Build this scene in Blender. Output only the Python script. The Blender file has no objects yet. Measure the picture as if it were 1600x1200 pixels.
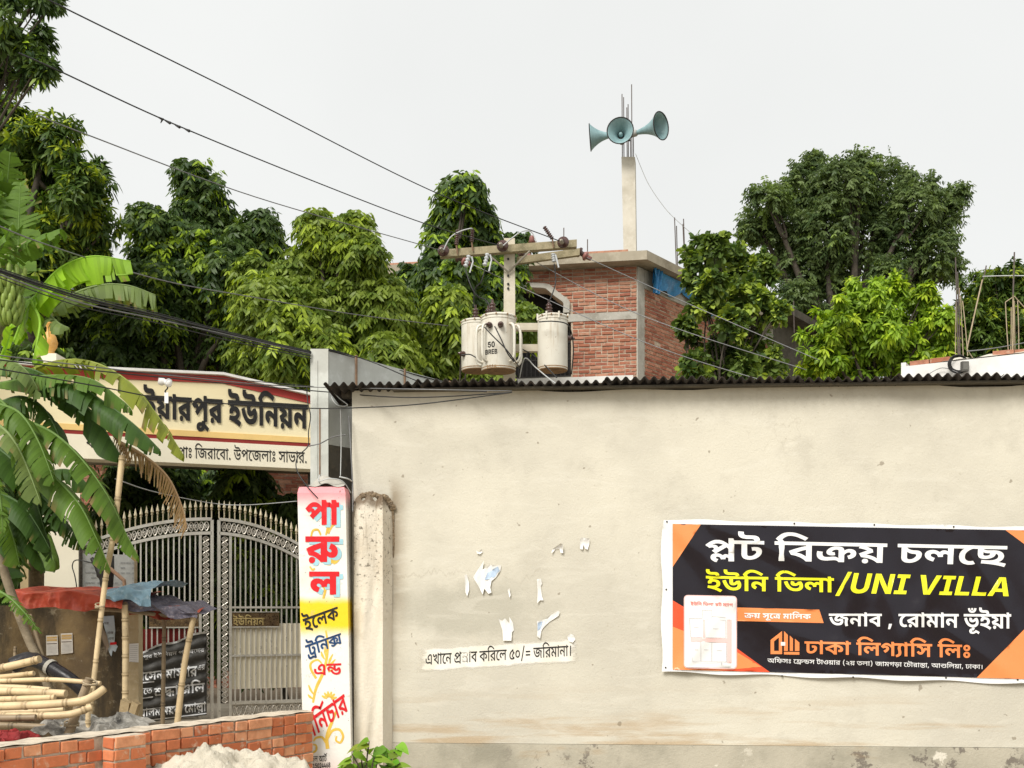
import bpy, bmesh, math, random
import numpy as np
from mathutils import Vector, Matrix, noise as MN
from mathutils.geometry import delaunay_2d_cdt

# ------------------------------------------------------------------ camera, sky, sun, exposure
scene = bpy.context.scene
COL = scene.collection
F_PX, EYE, HORIZON = 1700.0, 1.6, 950.0
cam_data = bpy.data.cameras.new('camera')
cam_data.sensor_width = 36.0
cam_data.lens = 36.0 * F_PX / 1600.0
cam_data.shift_y = (HORIZON - 600.0) / 1600.0
cam_data.clip_end = 2000.0
cam = bpy.data.objects.new('camera', cam_data)
cam.location = (0, 0, EYE)
cam.rotation_euler = (math.radians(90), 0, 0)
COL.objects.link(cam)
scene.camera = cam

SUN_EL, SUN_AZ = 44.0, 208.0          # degrees; azimuth clockwise from +Y (north)
world = bpy.data.worlds.new('World')
scene.world = world
world.use_nodes = True
wn, wl = world.node_tree.nodes, world.node_tree.links
wn.clear()
w_out = wn.new('ShaderNodeOutputWorld')
w_bg = wn.new('ShaderNodeBackground')
w_sky = wn.new('ShaderNodeTexSky')
w_sky.sky_type = 'NISHITA'
w_sky.sun_disc = False
w_sky.sun_elevation = math.radians(SUN_EL)
w_sky.sun_rotation = math.radians(SUN_AZ)
w_sky.air_density = 1.0
w_sky.dust_density = 6.0
w_mix = wn.new('ShaderNodeMix')
w_mix.data_type = 'RGBA'
w_mix.inputs[0].default_value = 0.94      # an even white overcast over the clear sky
w_mix.inputs[7].default_value = (6.25, 6.3, 6.15, 1)
wl.new(w_sky.outputs[0], w_mix.inputs[6])
w_noise = wn.new('ShaderNodeTexNoise')       # faint unevenness of the cloud sheet
w_noise.inputs['Scale'].default_value = 2.2
w_noise.inputs['Detail'].default_value = 4
w_rng = wn.new('ShaderNodeMapRange')
for _i, _v in enumerate((0.3, 0.7, 0.955, 1.045)): w_rng.inputs[_i+1].default_value = _v
w_tc = wn.new('ShaderNodeTexCoord')
wl.new(w_tc.outputs['Generated'], w_noise.inputs['Vector'])
wl.new(w_noise.outputs['Fac'], w_rng.inputs[0])
w_mul = wn.new('ShaderNodeVectorMath'); w_mul.operation = 'SCALE'
wl.new(w_mix.outputs[2], w_mul.inputs[0]); wl.new(w_rng.outputs[0], w_mul.inputs['Scale'])
wl.new(w_mul.outputs[0], w_bg.inputs[0])
w_bg.inputs[1].default_value = 0.105
wl.new(w_bg.outputs[0], w_out.inputs[0])

sun_data = bpy.data.lights.new('sun', 'SUN')
sun_data.energy = 2.7
sun_data.angle = math.radians(24)
sun_data.color = (1.0, 0.965, 0.91)
sun = bpy.data.objects.new('sun', sun_data)
_el, _az = math.radians(SUN_EL), math.radians(SUN_AZ)
_to_sun = Vector((math.sin(_az) * math.cos(_el), math.cos(_az) * math.cos(_el), math.sin(_el)))
sun.rotation_euler = _to_sun.to_track_quat('Z', 'Y').to_euler()
sun.location = (-6, -10, 20)
COL.objects.link(sun)

scene.view_settings.view_transform = 'Standard'
scene.view_settings.look = 'None'
scene.view_settings.exposure = 0.48
scene.view_settings.gamma = 1.0
scene.view_settings.use_curve_mapping = False
scene.cycles.max_bounces = 6
scene.cycles.transparent_max_bounces = 6

random.seed(7)
RNG = np.random.default_rng(11)

# ------------------------------------------------------------------ geometry helpers
def P(px, py, Y):
    """the point at depth Y whose picture lies at (px, py) of the 1600 x 1200 photograph"""
    return Vector(((px - 800.0) / F_PX * Y, Y, EYE + (HORIZON - py) / F_PX * Y))

class Plane:
    """a vertical plane through two ground points; off moves towards the viewer"""
    def __init__(s, a, b):
        s.a, s.b = Vector((a[0], a[1])), Vector((b[0], b[1]))
        s.d = (s.b - s.a).normalized()
        s.n = Vector((s.d.y, -s.d.x))
        if s.n.y > 0: s.n = -s.n
    def ray(s, px, py, off=0.0):
        k = (px - 800.0) / F_PX
        o = s.a + s.n * off
        # (k*Y - o.x, Y - o.y) . n = 0
        Y = (o.x * s.n.x + o.y * s.n.y) / (k * s.n.x + s.n.y)
        return P(px, py, Y)
    def at(s, t, z, off=0.0):
        q = s.a + s.d * t + s.n * off
        return Vector((q.x, q.y, z))
    def t_of(s, px):
        q = s.ray(px, 900)
        return (Vector((q.x, q.y)) - s.a).dot(s.d)

def wloc(o):
    v = Vector((0, 0, 0))
    while o is not None:
        v += o.location
        o = o.parent
    return v

class MB:
    def __init__(s): s.v, s.f = [], []
    def add(s, verts, faces):
        k = len(s.v)
        s.v += [tuple(p) for p in verts]
        s.f += [tuple(i + k for i in f) for f in faces]
    def box(s, lo, hi):
        x0, y0, z0 = lo; x1, y1, z1 = hi
        s.add([(x0,y0,z0),(x1,y0,z0),(x1,y1,z0),(x0,y1,z0),(x0,y0,z1),(x1,y0,z1),(x1,y1,z1),(x0,y1,z1)],
              [(0,3,2,1),(4,5,6,7),(0,1,5,4),(1,2,6,5),(2,3,7,6),(3,0,4,7)])
    def slab(s, pl, t0, t1, z0, z1, o0, o1):
        """box on a Plane: along t, height z, from offset o0 to o1"""
        pts = [pl.at(t, z, o) for z in (z0, z1) for (t, o) in ((t0,o0),(t1,o0),(t1,o1),(t0,o1))]
        s.add(pts, [(0,3,2,1),(4,5,6,7),(0,1,5,4),(1,2,6,5),(2,3,7,6),(3,0,4,7)])
    def hexa(s, pts):
        s.add(pts, [(0,3,2,1),(4,5,6,7),(0,1,5,4),(1,2,6,5),(2,3,7,6),(3,0,4,7)])
    def prism(s, poly, z0, z1):
        n = len(poly)
        s.add([(p[0],p[1],z0) for p in poly] + [(p[0],p[1],z1) for p in poly],
              [tuple(range(n))[::-1], tuple(range(n, 2*n))] + [(i,(i+1)%n,n+(i+1)%n,n+i) for i in range(n)])
    def tube(s, pts, rad, n=8, caps=True):
        pts = [Vector(p) for p in pts]
        if not hasattr(rad, '__len__'): rad = [rad] * len(pts)
        rings, u = [], None
        for i, p in enumerate(pts):
            t = (pts[min(i+1, len(pts)-1)] - pts[max(i-1, 0)])
            if t.length < 1e-9: t = Vector((0,0,1))
            t.normalize()
            if u is None:
                u = t.orthogonal().normalized()
            else:
                u = (u - t * u.dot(t))
                u = u.normalized() if u.length > 1e-6 else t.orthogonal().normalized()
            w = t.cross(u)
            rings.append([p + (u * math.cos(2*math.pi*k/n) + w * math.sin(2*math.pi*k/n)) * rad[i] for k in range(n)])
        verts = [q for r in rings for q in r]
        faces = [(i*n+k, i*n+(k+1)%n, (i+1)*n+(k+1)%n, (i+1)*n+k) for i in range(len(pts)-1) for k in range(n)]
        if caps:
            faces += [tuple(range(n))[::-1], tuple((len(pts)-1)*n + k for k in range(n))]
        s.add(verts, faces)
    def lathe(s, prof, origin, axis=(0,0,1), n=16, caps=True):
        axis = Vector(axis).normalized(); origin = Vector(origin)
        u = axis.orthogonal().normalized(); w = axis.cross(u)
        verts = [origin + axis*h + (u*math.cos(2*math.pi*k/n) + w*math.sin(2*math.pi*k/n))*r for (r,h) in prof for k in range(n)]
        faces = [(i*n+k, i*n+(k+1)%n, (i+1)*n+(k+1)%n, (i+1)*n+k) for i in range(len(prof)-1) for k in range(n)]
        if caps:
            if prof[0][0] > 1e-5: faces.append(tuple(range(n))[::-1])
            if prof[-1][0] > 1e-5: faces.append(tuple((len(prof)-1)*n + k for k in range(n)))
        s.add(verts, faces)
    def grid(s, fn, nu, nv):
        k = len(s.v)
        for j in range(nv+1):
            for i in range(nu+1):
                s.v.append(tuple(fn(i/nu, j/nv)))
        for j in range(nv):
            for i in range(nu):
                a = k + j*(nu+1) + i
                s.f.append((a, a+1, a+nu+2, a+nu+1))
    def build(s, name, mat, parent=None, smooth=False, kind=None, thick=None):
        off = wloc(parent) if parent is not None else Vector((0,0,0))
        me = bpy.data.meshes.new(name)
        me.from_pydata([(p[0]-off.x, p[1]-off.y, p[2]-off.z) for p in s.v], [], s.f)
        me.materials.append(mat)
        if smooth:
            me.shade_smooth() if hasattr(me, 'shade_smooth') else None
            if smooth == 'auto':
                try: me.set_sharp_from_angle(angle=math.radians(40))
                except Exception: pass
        me.update()
        o = bpy.data.objects.new(name, me)
        COL.objects.link(o)
        o.parent = parent
        if kind: o['kind'] = kind
        if thick:
            md = o.modifiers.new('thickness', 'SOLIDIFY'); md.thickness = thick; md.offset = 0
        return o

def tag(o, label, cat, group=None):
    o['label'] = label; o['category'] = cat; o['kind'] = 'thing'
    if group: o['group'] = group
    return o

def thing(name, label, cat, loc=(0,0,0), group=None):
    o = bpy.data.objects.new(name, None)
    o.empty_display_size = 0.1
    o.location = loc
    COL.objects.link(o)
    return tag(o, label, cat, group)

def part(name, me, parent, loc, rot=None):
    """a further object on shared mesh data, loc in world coordinates"""
    o = bpy.data.objects.new(name, me)
    COL.objects.link(o)
    o.parent = parent
    o.location = Vector(loc) - wloc(parent)
    if rot is not None: o.rotation_euler = rot
    return o

def spline(pts, n=8):
    """Catmull-Rom through the points, returns a finer list"""
    pts = [Vector(p) for p in pts]
    if len(pts) < 3:
        return [pts[0].lerp(pts[1], i/n) for i in range(n+1)]
    out = []
    for i in range(len(pts)-1):
        p0, p1, p2, p3 = pts[max(i-1,0)], pts[i], pts[i+1], pts[min(i+2,len(pts)-1)]
        for k in range(n):
            t = k/n
            out.append(0.5*((2*p1) + (p2-p0)*t + (2*p0-5*p1+4*p2-p3)*t*t + (3*p1-p0-3*p2+p3)*t**3))
    out.append(pts[-1])
    return out

# outlines of the letters used on the signs (contours as steps, 1000 units to the em), and the set lines
GLYPHS = [
[[97,201,10,0,10,-3,10,-3,10,-5,10,-7,11,-8,11,-10,11,-11,12,-14,-17,-28,-6,8,-7,8,-6,7,-10,9,-9,8,-10,6,-10,4,-11,3,-11,1,-11,-1,-10,-3,-9,-4,-9,-7,-9,-8,-11,-10,0,6,8,5,8,4,8,2,9,1,10,-2,9,-5,7,-8,2,-13,0,-3,-1,-4,0,-4,-1,-3,-39,-16,5,4,4,5,2,5,1,5,-1,5,-3,4,-4,2,-6,1,-5,-1,-4,-1,-4,-1,-5,-3,-32,28,10,12,10,10,10,9,9,7,10,6,10,5,10,4,11,2],[173,139,-93,-76,-28,28,24,18,11,3,3,4,3,4,4,3,3,3,4,3,3,3,42,33],[248,199,0,-35,-31,0,0,-99,-42,5,0,55,2,24,-1,7,0,8,-1,8,0,8,0,40,35,0,7,-21],[88,64,14,-1,13,-4,10,-7,9,-8,5,7,5,4,6,2,6,1,9,-2,7,-3,7,-5,7,-8,-10,4,0,5,-1,6,0,6,0,5,0,7,42,-1,0,-86,-42,0,0,48,5,-27,-3,6,-5,7,-5,4,-6,2,-3,-1,-2,-2,-2,-3,-1,-5,0,-2,1,-2,0,-2,0,-2,-35,-2,-3,11,-5,9,-8,5,-9,1,-5,0,-4,-2,-2,-3,0,-4,0,-5,3,-4,5,-3,9,-4,-14,-31,-13,5,-11,7,-8,8,-7,9,-3,10,-2,11,2,11,4,9,6,8,10,6,11,4]],
[[193,199,0,-35,-125,0,0,-94,0,-9,1,-7,2,-4,2,-4,6,-3,9,-1,8,1,9,2,8,5,8,7,6,7,5,7,3,7,1,8,-1,5,-3,5,-5,3,-8,1,-4,-1,-3,0,-3,0,-3,-1,-6,35,7,1,7,1,8,1,8,0,16,-1,11,-4,9,-7,6,-9,4,-10,1,-12,-1,-11,-2,-11,-4,-10,-6,-10,-6,-9,-8,-9,-9,-7,-9,-7,-11,-5,-11,-4,-12,-3,-13,-1,-15,1,-11,3,-9,4,-8,5,-6,7,-5,10,-3,9,-2,11,0,14,0,94,-29,0,0,35],[122,199,-2,9,-4,5,-6,4,-10,1,-24,0,-16,0,-13,2,-11,2,-14,6,-10,8,-5,8,-4,8,-2,10,0,11,0,5,0,4,0,5,1,5,40,-3,0,-2,0,-3,0,-2,0,-2,0,-6,1,-6,2,-5,3,-4,4,-3,5,-2,7,-1,11,0,25,0,12,-1,10,0,8,-2,10,-4,8,-6,6,-7,4,-9,3,-11,1,-14]],
[],
[[100,199,0,-35,-30,0,0,-164,-42,0,0,164,-31,0,0,35,31,0,-5,6,-6,7,-6,7,-5,7,11,16,11,13,10,11,10,9,11,7,12,5,12,4,12,2,14,0,10,0,10,-1,9,-1,10,-2,9,-3,10,-4,11,-5,11,-5,12,-7,13,-7,14,-9,16,-9,-22,-29,-16,11,-15,9,-13,7,-12,7,-11,5,-10,3,-10,3,-11,2,-11,0,-14,-1,-12,-5,-10,-6,-9,-8,-8,-9,-7,-9,4,-5,3,-6,4,-5,4,-5]],
[[204,199,0,-35,-30,0,0,-164,-42,0,-9,11,-9,10,-11,9,-12,9,-12,7,-13,6,-14,6,-15,4,-16,3,-16,38,20,10,22,11,23,10,23,10,23,8,23,6,-6,-10,0,16,-136,0,0,35],[132,128,6,-7,-14,-5,-13,-4,-13,-5,-12,-6,-13,-6,-14,-6,13,-4,14,-5,10,-4,9,-6,9,-6,9,-7,8,-8,8,-8,-7,-4,0,8,0,7,0,7,0,8]],
[[315,199,0,-35,-318,0,0,35],[160,160,13,0,11,-2,8,-4,7,-4,6,-6,4,-7,3,-10,1,-14,0,-2,0,-2,0,-2,0,-3,0,-2,0,-4,0,-98,-42,0,-6,10,-8,5,-9,3,-10,1,-10,-1,-9,-1,-10,-1,-9,-1,-11,-2,-11,0,-11,1,-12,1,-12,4,-10,5,-10,9,-7,11,-3,10,-2,11,-1,13,0,7,1,8,1,8,2,7,40,-6,-1,-4,0,-5,-1,-6,0,-5,1,-13,4,-9,5,-6,7,-3,8,-2,8,0,10,0,9,1,8,1,7,2,8,1,8,0,11,-1,9,-3,9,-5,7,-8,0,74,0,5,-1,4,-1,2,-2,2,-2,1,-3,1,-3,1,-4,0,-5,-1,-6,-1,-5,-2,-5,-3,-5,-3,-4,-4,-2,-4,-1,-3,0,-3,2,-2,3,-1,4,-1,3,0,3,1,2,0,3,0,4,-30,-5,-1,-6,-1,-7,-1,-8,0,-16,2,-12,6,-8,9,-3,15,2,11,4,10,8,11,9,9,8,6,8,5,9,4,10,3,10,2],[254,135,14,-2,12,-4,9,-7,7,-9,4,-11,1,-12,-1,-12,-4,-12,-8,-11,-10,-9,-9,-6,-11,-4,-12,-4,-10,34,12,3,7,6,5,6,1,6,-1,6,-3,5,-4,2,-6,1,-10,-2,-9,-6,-6,-6,-7,-9,-8,-13,-17,22,10,16,10,12,10,9,10,6,12,4]],
[[216,199,0,-35,-31,0,0,-164,-42,0,-9,10,-10,9,-11,8,-12,7,-13,6,-14,5,-15,4,-17,3,-17,3,-15,36,9,6,10,5,10,6,10,5,11,6,10,5,-9,5,-10,4,-10,4,-11,4,-11,3,-12,2,12,26,12,-8,-34,0,0,35],[143,164,-91,0,4,2,11,-4,10,-4,9,-6,9,-6,8,-6,7,-6,4,-28,-9,-4,-9,-4,-9,-4,-9,-5,-9,-4,-9,-5,0,2,10,-2,11,-3,11,-3,11,-5,12,-5,11,-7,10,-7,8,-8,8,-9,-7,-2,-1,8,-1,8,0,9,0,9],[55,-9,-9,2,-8,5,-5,8,-1,9,1,10,5,7,8,6,9,1,9,-1,8,-5,5,-8,1,-10,-1,-9,-5,-8,-8,-5]],
[[193,199,0,-35,-125,0,0,-8,0,-31,0,-4,0,-4,0,-4,0,-4,0,-39,0,-9,1,-7,2,-4,2,-4,6,-3,9,-1,8,1,9,2,8,5,8,7,6,7,5,7,3,7,1,8,-1,6,-4,4,-5,2,-6,1,-3,0,-9,0,-8,2,-8,3,-9,4,-6,4,-5,4,-5,4,-4,5,3,39,7,-9,7,-7,9,-5,10,-5,10,-2,11,-1,7,0,15,-1,11,-2,8,-4,7,-6,4,-6,3,-6,2,-8,0,-7,-1,-12,-2,-12,-4,-11,-6,-9,-6,-9,-8,-9,-9,-7,-9,-7,-11,-5,-11,-4,-12,-3,-13,-1,-15,1,-11,3,-9,3,-7,6,-7,7,-5,10,-3,9,-2,11,0,14,0,94,-29,0,0,35]],
[[252,199,0,-35,-31,0,0,-164,-42,0,0,101,8,-18,-5,8,-7,8,-7,5,-9,1,-3,0,-4,-1,-4,-3,-3,-3,-2,-6,-1,-8,0,-2,1,-3,0,-2,0,-3,-36,-2,-2,10,-4,8,-5,7,-7,5,-7,4,-10,1,-5,-1,-5,-2,-4,-2,-3,-3,-2,-5,0,-4,2,-11,7,-7,10,-6,12,-5,-12,-36,-12,4,-11,5,-10,6,-9,6,-7,8,-6,8,-4,9,-3,10,-1,10,2,15,6,13,9,10,12,7,9,4,10,2,10,1,12,-1,10,-2,10,-4,8,-5,9,-6,9,-9,-6,2,5,10,8,7,9,5,10,1,10,-1,10,-3,8,-6,8,-7,-7,-5,0,7,-1,7,0,7,0,8,0,16,-182,0,0,35]],
[[131,199,0,-35,-18,0,-11,-6,-10,-7,-10,-9,-8,-9,-7,-11,-6,-12,-3,-12,-1,-14,0,-12,2,-10,3,-8,7,-9,8,-6,8,-3,9,-1,6,0,5,1,6,1,7,3,16,-31,-11,-5,-10,-4,-11,-1,-10,-1,-16,1,-13,4,-13,5,-11,8,-9,9,-7,12,-5,14,-3,15,-1,17,1,15,2,13,5,13,6,12,7,11,9,10,11,9,11,7,13,6,-21,-14,-5,0,-6,-1,-8,0,-9,0,-33,0,0,35]],
[[218,94,-1,-12,-3,-10,-4,-10,-5,-8,-6,-7,-8,-7,-8,-5,-9,-4,-10,-4,-10,-3,-11,-2,-10,-2,-8,18,12,-1,12,-2,12,-1,12,-2,12,-3,12,-3,12,-3,13,-3,13,-5,-12,-33,-20,7,-20,6,-20,5,-19,4,-19,3,-19,3,-19,2,-19,2,-19,1,4,35,9,-1,10,-1,12,-1,14,0,17,0,15,2,13,3,10,5,9,5,6,6,6,11,2,12,-3,13,-8,10,-8,4,-10,3,-13,1,-1,0,-2,0,-2,-1,-3,0,-4,30,4,0,5,1,6,0,6,0,14,-1,12,-2,11,-3,13,-7,10,-8,7,-9,4,-10,3,-10],[77,61,-15,1,-12,3,-10,5,-8,8,-3,6,-3,8,-2,10,-1,14,0,52,41,0,0,-12,-1,-20,0,-4,1,-4,0,-4,0,-2,0,-10,0,-5,0,-4,1,-3,2,-1,5,-4,8,-1,9,1,9,2,7,3,5,5,4,4,1,5,0,3,-3,2,-3,2,-5,0,-8,0,-14,2,-12,4,-11,8,-10,9,5,28,7,-6,6,-5,6,-5,8,-3,9,-2,10,0,27,0,4,-1,2,-1,2,-2,4,-3,7,-4,5,-5,4,-7,1,-10,-1,-10,-4,-10,-5,-9,-8,-8,-9,-6,-11,-6,-13,-4,-13,-3],[-3,164,0,35,241,0,0,-35]],
[[113,199,-1,9,-4,5,-6,4,-11,1,-19,0,-15,0,-13,2,-11,2,-14,6,-10,8,-5,8,-4,8,-2,10,-1,11,1,5,0,4,0,5,1,5,40,-3,0,-2,0,-3,-1,-2,0,-2,1,-6,1,-6,2,-5,3,-4,4,-3,5,-2,7,-1,10,0,21,0,11,-1,10,0,8,-2,11,-4,8,-6,6,-7,4,-9,2,-11,1,-14],[84,155,18,-1,16,-3,13,-5,11,-6,8,-7,6,-9,6,-13,2,-14,-2,-16,-5,-14,-10,-11,-12,-8,-16,-6,-18,-4,-8,13,11,-3,11,-4,10,-3,11,-5,10,-4,10,-6,11,-6,10,-6,10,-7,-23,-29,-10,7,-10,6,-11,7,-12,6,-12,5,-12,6,-13,4,-13,5,-13,4,-14,3,-14,4,-15,2,7,34,11,-3,11,-2,10,-1,11,0,13,0,11,1,9,3,10,4,8,7,4,7,1,9,-2,11,-7,8,-10,5,-14,2,-9,0,-6,-2,-5,-2,-3,-3,-2,-3,-1,-5,1,-2,0,-2,1,-2,0,-1,-39,-6,-2,5,-2,6,-1,6,0,5,2,11,6,10,9,8,13,5,10,3,12,2],[46,137,-3,10,-6,8,-10,7,-13,4,24,14,15,-3,11,-5,8,-6,7,-5,6,-11,3,-12],[187,199,0,-35,-190,0,0,35]],
[[163,199,-2,9,-3,5,-7,4,-10,1,-46,0,-15,0,-13,2,-11,2,-14,6,-10,8,-5,8,-4,8,-2,10,-1,11,1,5,0,4,0,5,1,5,40,-3,0,-2,0,-3,-1,-2,0,-2,1,-6,1,-6,2,-5,3,-4,4,-3,5,-2,7,-1,10,0,47,0,12,-1,10,0,8,-2,10,-4,9,-6,5,-7,4,-9,3,-11,1,-14],[240,199,0,-35,-111,0,0,-41,0,-5,2,-4,2,-2,4,-1,5,1,4,2,5,4,5,5,5,6,5,6,38,7,6,-10,6,-11,4,-10,3,-11,2,-11,0,-12,-1,-13,-3,-12,-5,-11,-8,-10,-10,-8,-12,-7,-14,-5,-15,-4,-18,-1,-14,1,-14,2,-13,3,-13,5,-12,7,-12,9,-11,11,-10,13,-10,16,-9,19,-8,21,-8,24,40,11,7,-24,8,-20,9,-17,9,-14,10,-11,11,-9,11,-5,12,-4,13,-1,14,1,12,4,10,5,7,8,4,10,1,11,-1,12,-3,9,-5,7,-5,8,32,2,-7,-9,-8,-9,-8,-7,-12,-9,-12,-6,-12,-3,-13,-1,-9,0,-9,3,-7,3,-6,6,-5,7,-4,8,-2,11,0,14,0,36,-90,0,0,35]],
[[206,199,0,-35,-31,0,0,-164,-42,0,0,67,7,-16,-7,8,-7,8,-8,7,-11,9,-12,8,-12,5,-11,1,-7,-1,-7,-2,-4,-5,-1,-7,1,-7,4,-5,7,-5,9,-4,-19,-35,-13,6,-11,8,-9,9,-7,11,-4,11,-2,13,1,10,3,10,4,8,9,9,12,7,13,4,13,1,14,-1,14,-3,13,-5,12,-8,8,-6,8,-6,7,-8,-6,-3,0,8,-1,8,0,8,0,7,0,40,-136,0,0,35]],
[[141,9,-14,1,-15,2,-13,3,-14,5,-12,7,-12,9,-11,11,-11,13,-10,15,-9,18,-8,20,-7,24,40,11,8,-24,8,-20,9,-17,9,-13,10,-11,11,-7,12,-6,12,-3,14,-1,14,1,12,4,10,5,7,8,4,9,2,11,-1,8,-1,7,-3,6,-3,6,-3,4,-4,4,33,27,7,-11,6,-11,5,-10,3,-11,2,-12,0,-12,-1,-13,-3,-12,-5,-11,-8,-9,-10,-9,-11,-7,-14,-5,-16,-3],[130,82,-13,1,-12,4,-9,5,-7,8,-4,10,-2,11,1,7,1,7,2,7,3,6,38,-9,-1,-3,-1,-2,-1,-3,0,-3,1,-5,2,-3,4,-2,5,-1,6,1,5,1,5,3,5,4,6,6,6,8,35,6,2,-20,-7,-9,-8,-8,-7,-7,-8,-6,-9,-5,-8,-4,-9,-3,-10,-2],[243,199,0,-35,-246,0,0,35]],
[[100,199,0,-35,-30,0,0,-164,-42,0,0,142,-5,9,-6,7,-8,4,-11,2,-1,0,0,35,6,0,7,-1,7,-3,6,-6,6,-10,-1,3,0,4,0,6,0,4,0,24,34,0,7,-21]],
[[230,199,0,-35,-31,0,0,-164,-42,0,0,101,8,-14,-6,7,-6,6,-5,3,-5,1,-4,-1,-3,-1,-4,-4,-4,-5,-5,-9,-8,-12,-9,-12,-8,-11,-8,-7,-8,-5,-9,-3,-11,-1,-9,1,-9,2,-9,5,-9,7,-6,6,-5,7,-6,10,29,18,6,-9,5,-6,5,-3,6,-1,4,1,4,1,4,3,4,6,6,9,7,12,8,9,8,13,8,9,9,5,10,2,8,-1,8,-3,7,-6,8,-7,-5,-1,0,6,-1,7,0,6,0,7,0,16,-160,0,0,35],[77,79,-2,12,-2,11,-2,8,-4,11,-6,7,-9,6,-12,4,-9,3,-11,1,-12,2,12,37,23,-12,11,-2,10,-3,8,-2,10,-5,8,-7,5,-8,4,-9,2,-12,2,-13]],
[[-62,-84,-13,2,-11,3,-10,5,-8,8,-5,10,-2,13,3,14,9,11,9,6,9,3,11,2,0,13,42,0,0,-20,-16,-21,-2,0,-3,1,-3,0,-3,0,-7,-1,-5,-1,-4,-3,-1,-5,1,-4,4,-4,5,-1,5,-1,14,2,12,6,11,8,9,10,11,-4,10,-4,11,-5,10,-5,11,-6,10,-6,-18,-29,-11,7,-11,7,-9,5,-8,4,-8,-5,-7,-5,-9,-4,-9,-3,-11,-2]],
[[160,160,13,0,11,-2,8,-4,7,-4,6,-6,4,-7,3,-10,1,-14,0,-113,-42,0,-6,10,-8,5,-9,3,-10,1,-10,-1,-9,-1,-10,-1,-9,-1,-11,-2,-11,0,-11,1,-12,1,-12,4,-10,5,-10,9,-7,11,-3,10,-2,11,-1,13,0,7,1,8,1,8,2,7,40,-6,-1,-4,0,-5,-1,-6,0,-5,1,-13,4,-9,5,-6,7,-3,8,-2,8,0,10,0,9,1,8,1,7,2,8,1,8,0,11,-1,9,-3,9,-5,7,-8,0,74,0,5,-1,4,-1,2,-2,2,-2,1,-3,1,-3,1,-4,0,-5,-1,-6,-1,-5,-2,-5,-3,-5,-3,-4,-4,-2,-4,-1,-3,0,-3,2,-2,3,-1,4,-1,3,0,3,1,2,0,3,0,4,-30,-5,-1,-6,-1,-7,-1,-8,0,-16,2,-12,6,-8,9,-3,15,2,11,4,10,8,11,9,9,8,6,8,5,9,4,10,3,10,2],[244,199,0,-35,-247,0,0,35]],
[[210,199,0,-35,-31,0,0,-164,-42,0,0,42,5,-17,-8,10,-7,9,-8,9,-11,10,-10,8,-12,4,-11,2,-7,-1,-6,-3,-4,-5,-2,-7,2,-7,5,-6,7,-4,10,-4,-12,-37,-12,4,-11,5,-9,6,-10,10,-7,11,-5,12,-1,12,1,10,2,10,5,8,9,9,11,7,13,3,14,2,10,-1,9,-1,9,-2,13,-6,12,-7,8,-7,7,-8,8,-8,-7,-5,0,8,0,7,0,8,0,8,0,66,-140,0,0,35],[103,103,0,-2,0,-3,-1,-3,0,-3,-42,11,-1,13,-4,10,-6,8,-10,6,-8,2,-11,2,-13,2,8,32,18,-5,12,-2,11,-2,10,-4,12,-6,9,-7,7,-10,5,-11,3,-13]],
[[277,199,0,-35,-104,0,0,-19,1,-13,0,-132,-42,0,-9,11,-9,10,-11,9,-12,9,-12,7,-13,6,-14,6,-15,4,-16,3,-16,38,20,10,22,11,23,10,23,10,23,8,23,6,-7,-9,0,15,-135,0,0,35],[132,128,6,-7,-14,-5,-13,-4,-13,-5,-13,-6,-8,-4,-9,-4,-9,-4,13,-4,14,-5,10,-4,9,-6,9,-6,9,-7,8,-8,8,-8,-6,-4,-1,7,0,6,0,8,0,7],[264,83,-1,-11,-3,-10,-6,-8,-9,-7,-8,-4,-10,-2,-12,0,-6,0,-6,0,-5,1,-5,1,1,35,2,-1,2,0,3,0,3,0,10,1,5,3,3,5,1,5,-4,10,-10,9,-11,5,-13,4,-16,4,0,35,17,-3,16,-5,14,-6,14,-7,11,-8,10,-10,7,-11,5,-12]],
[[141,10,-15,0,-15,2,-13,4,-14,5,-12,7,-12,8,-11,11,-10,13,-10,16,-9,17,-8,21,-7,23,40,11,8,-24,8,-20,9,-17,9,-13,10,-11,11,-7,12,-5,13,-4,14,-1,13,1,11,3,8,5,7,9,3,12,-1,9,-2,8,-2,7,-3,5,30,-1,-10,-9,-10,-7,-10,-6,-12,-5,-12,-3,-15,-1,-13,1,-12,3,-10,6,-7,8,-5,11,-1,14,2,12,5,13,6,8,9,8,11,7,-6,0,-5,0,-5,0,-6,0,-100,0,0,35,325,0,0,-35,-94,0,-10,0,-10,0,-11,1,-9,0,-12,-4,-11,-5,-9,-5,-12,-7,-9,-8,-5,-8,-2,-7,1,-6,3,-4,3,-2,5,-1,8,1,7,3,7,4,9,6,46,-14,2,-7,2,-8,1,-8,0,-9,0,-11,-3,-10,-5,-11,-6,-9,-9,-9,-11,-7,-13,-5,-16,-3],[288,63,0,-13,2,-14,2,-10,3,-11,3,-10,-41,-9,-4,12,-3,11,-2,11,-2,11,-1,12,0,12,1,12,1,11,2,11,3,11,-15,3,-14,3,-12,5,-11,5,-10,6,-8,7,-7,7,-7,8,-5,9,44,4,4,-6,7,-5,8,-5,11,-4,8,-2,10,-1,11,0,3,0,3,0,4,1,5,0,19,-32,-5,-11,-4,-12,-2,-13]],
[[74,45,2,-4,-3,-12,-4,-14,-3,-9,-3,-9,-4,-9,-5,-13,-5,-13,-35,0,4,14,3,14,3,15,2,14,2,14,2,12]],
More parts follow.
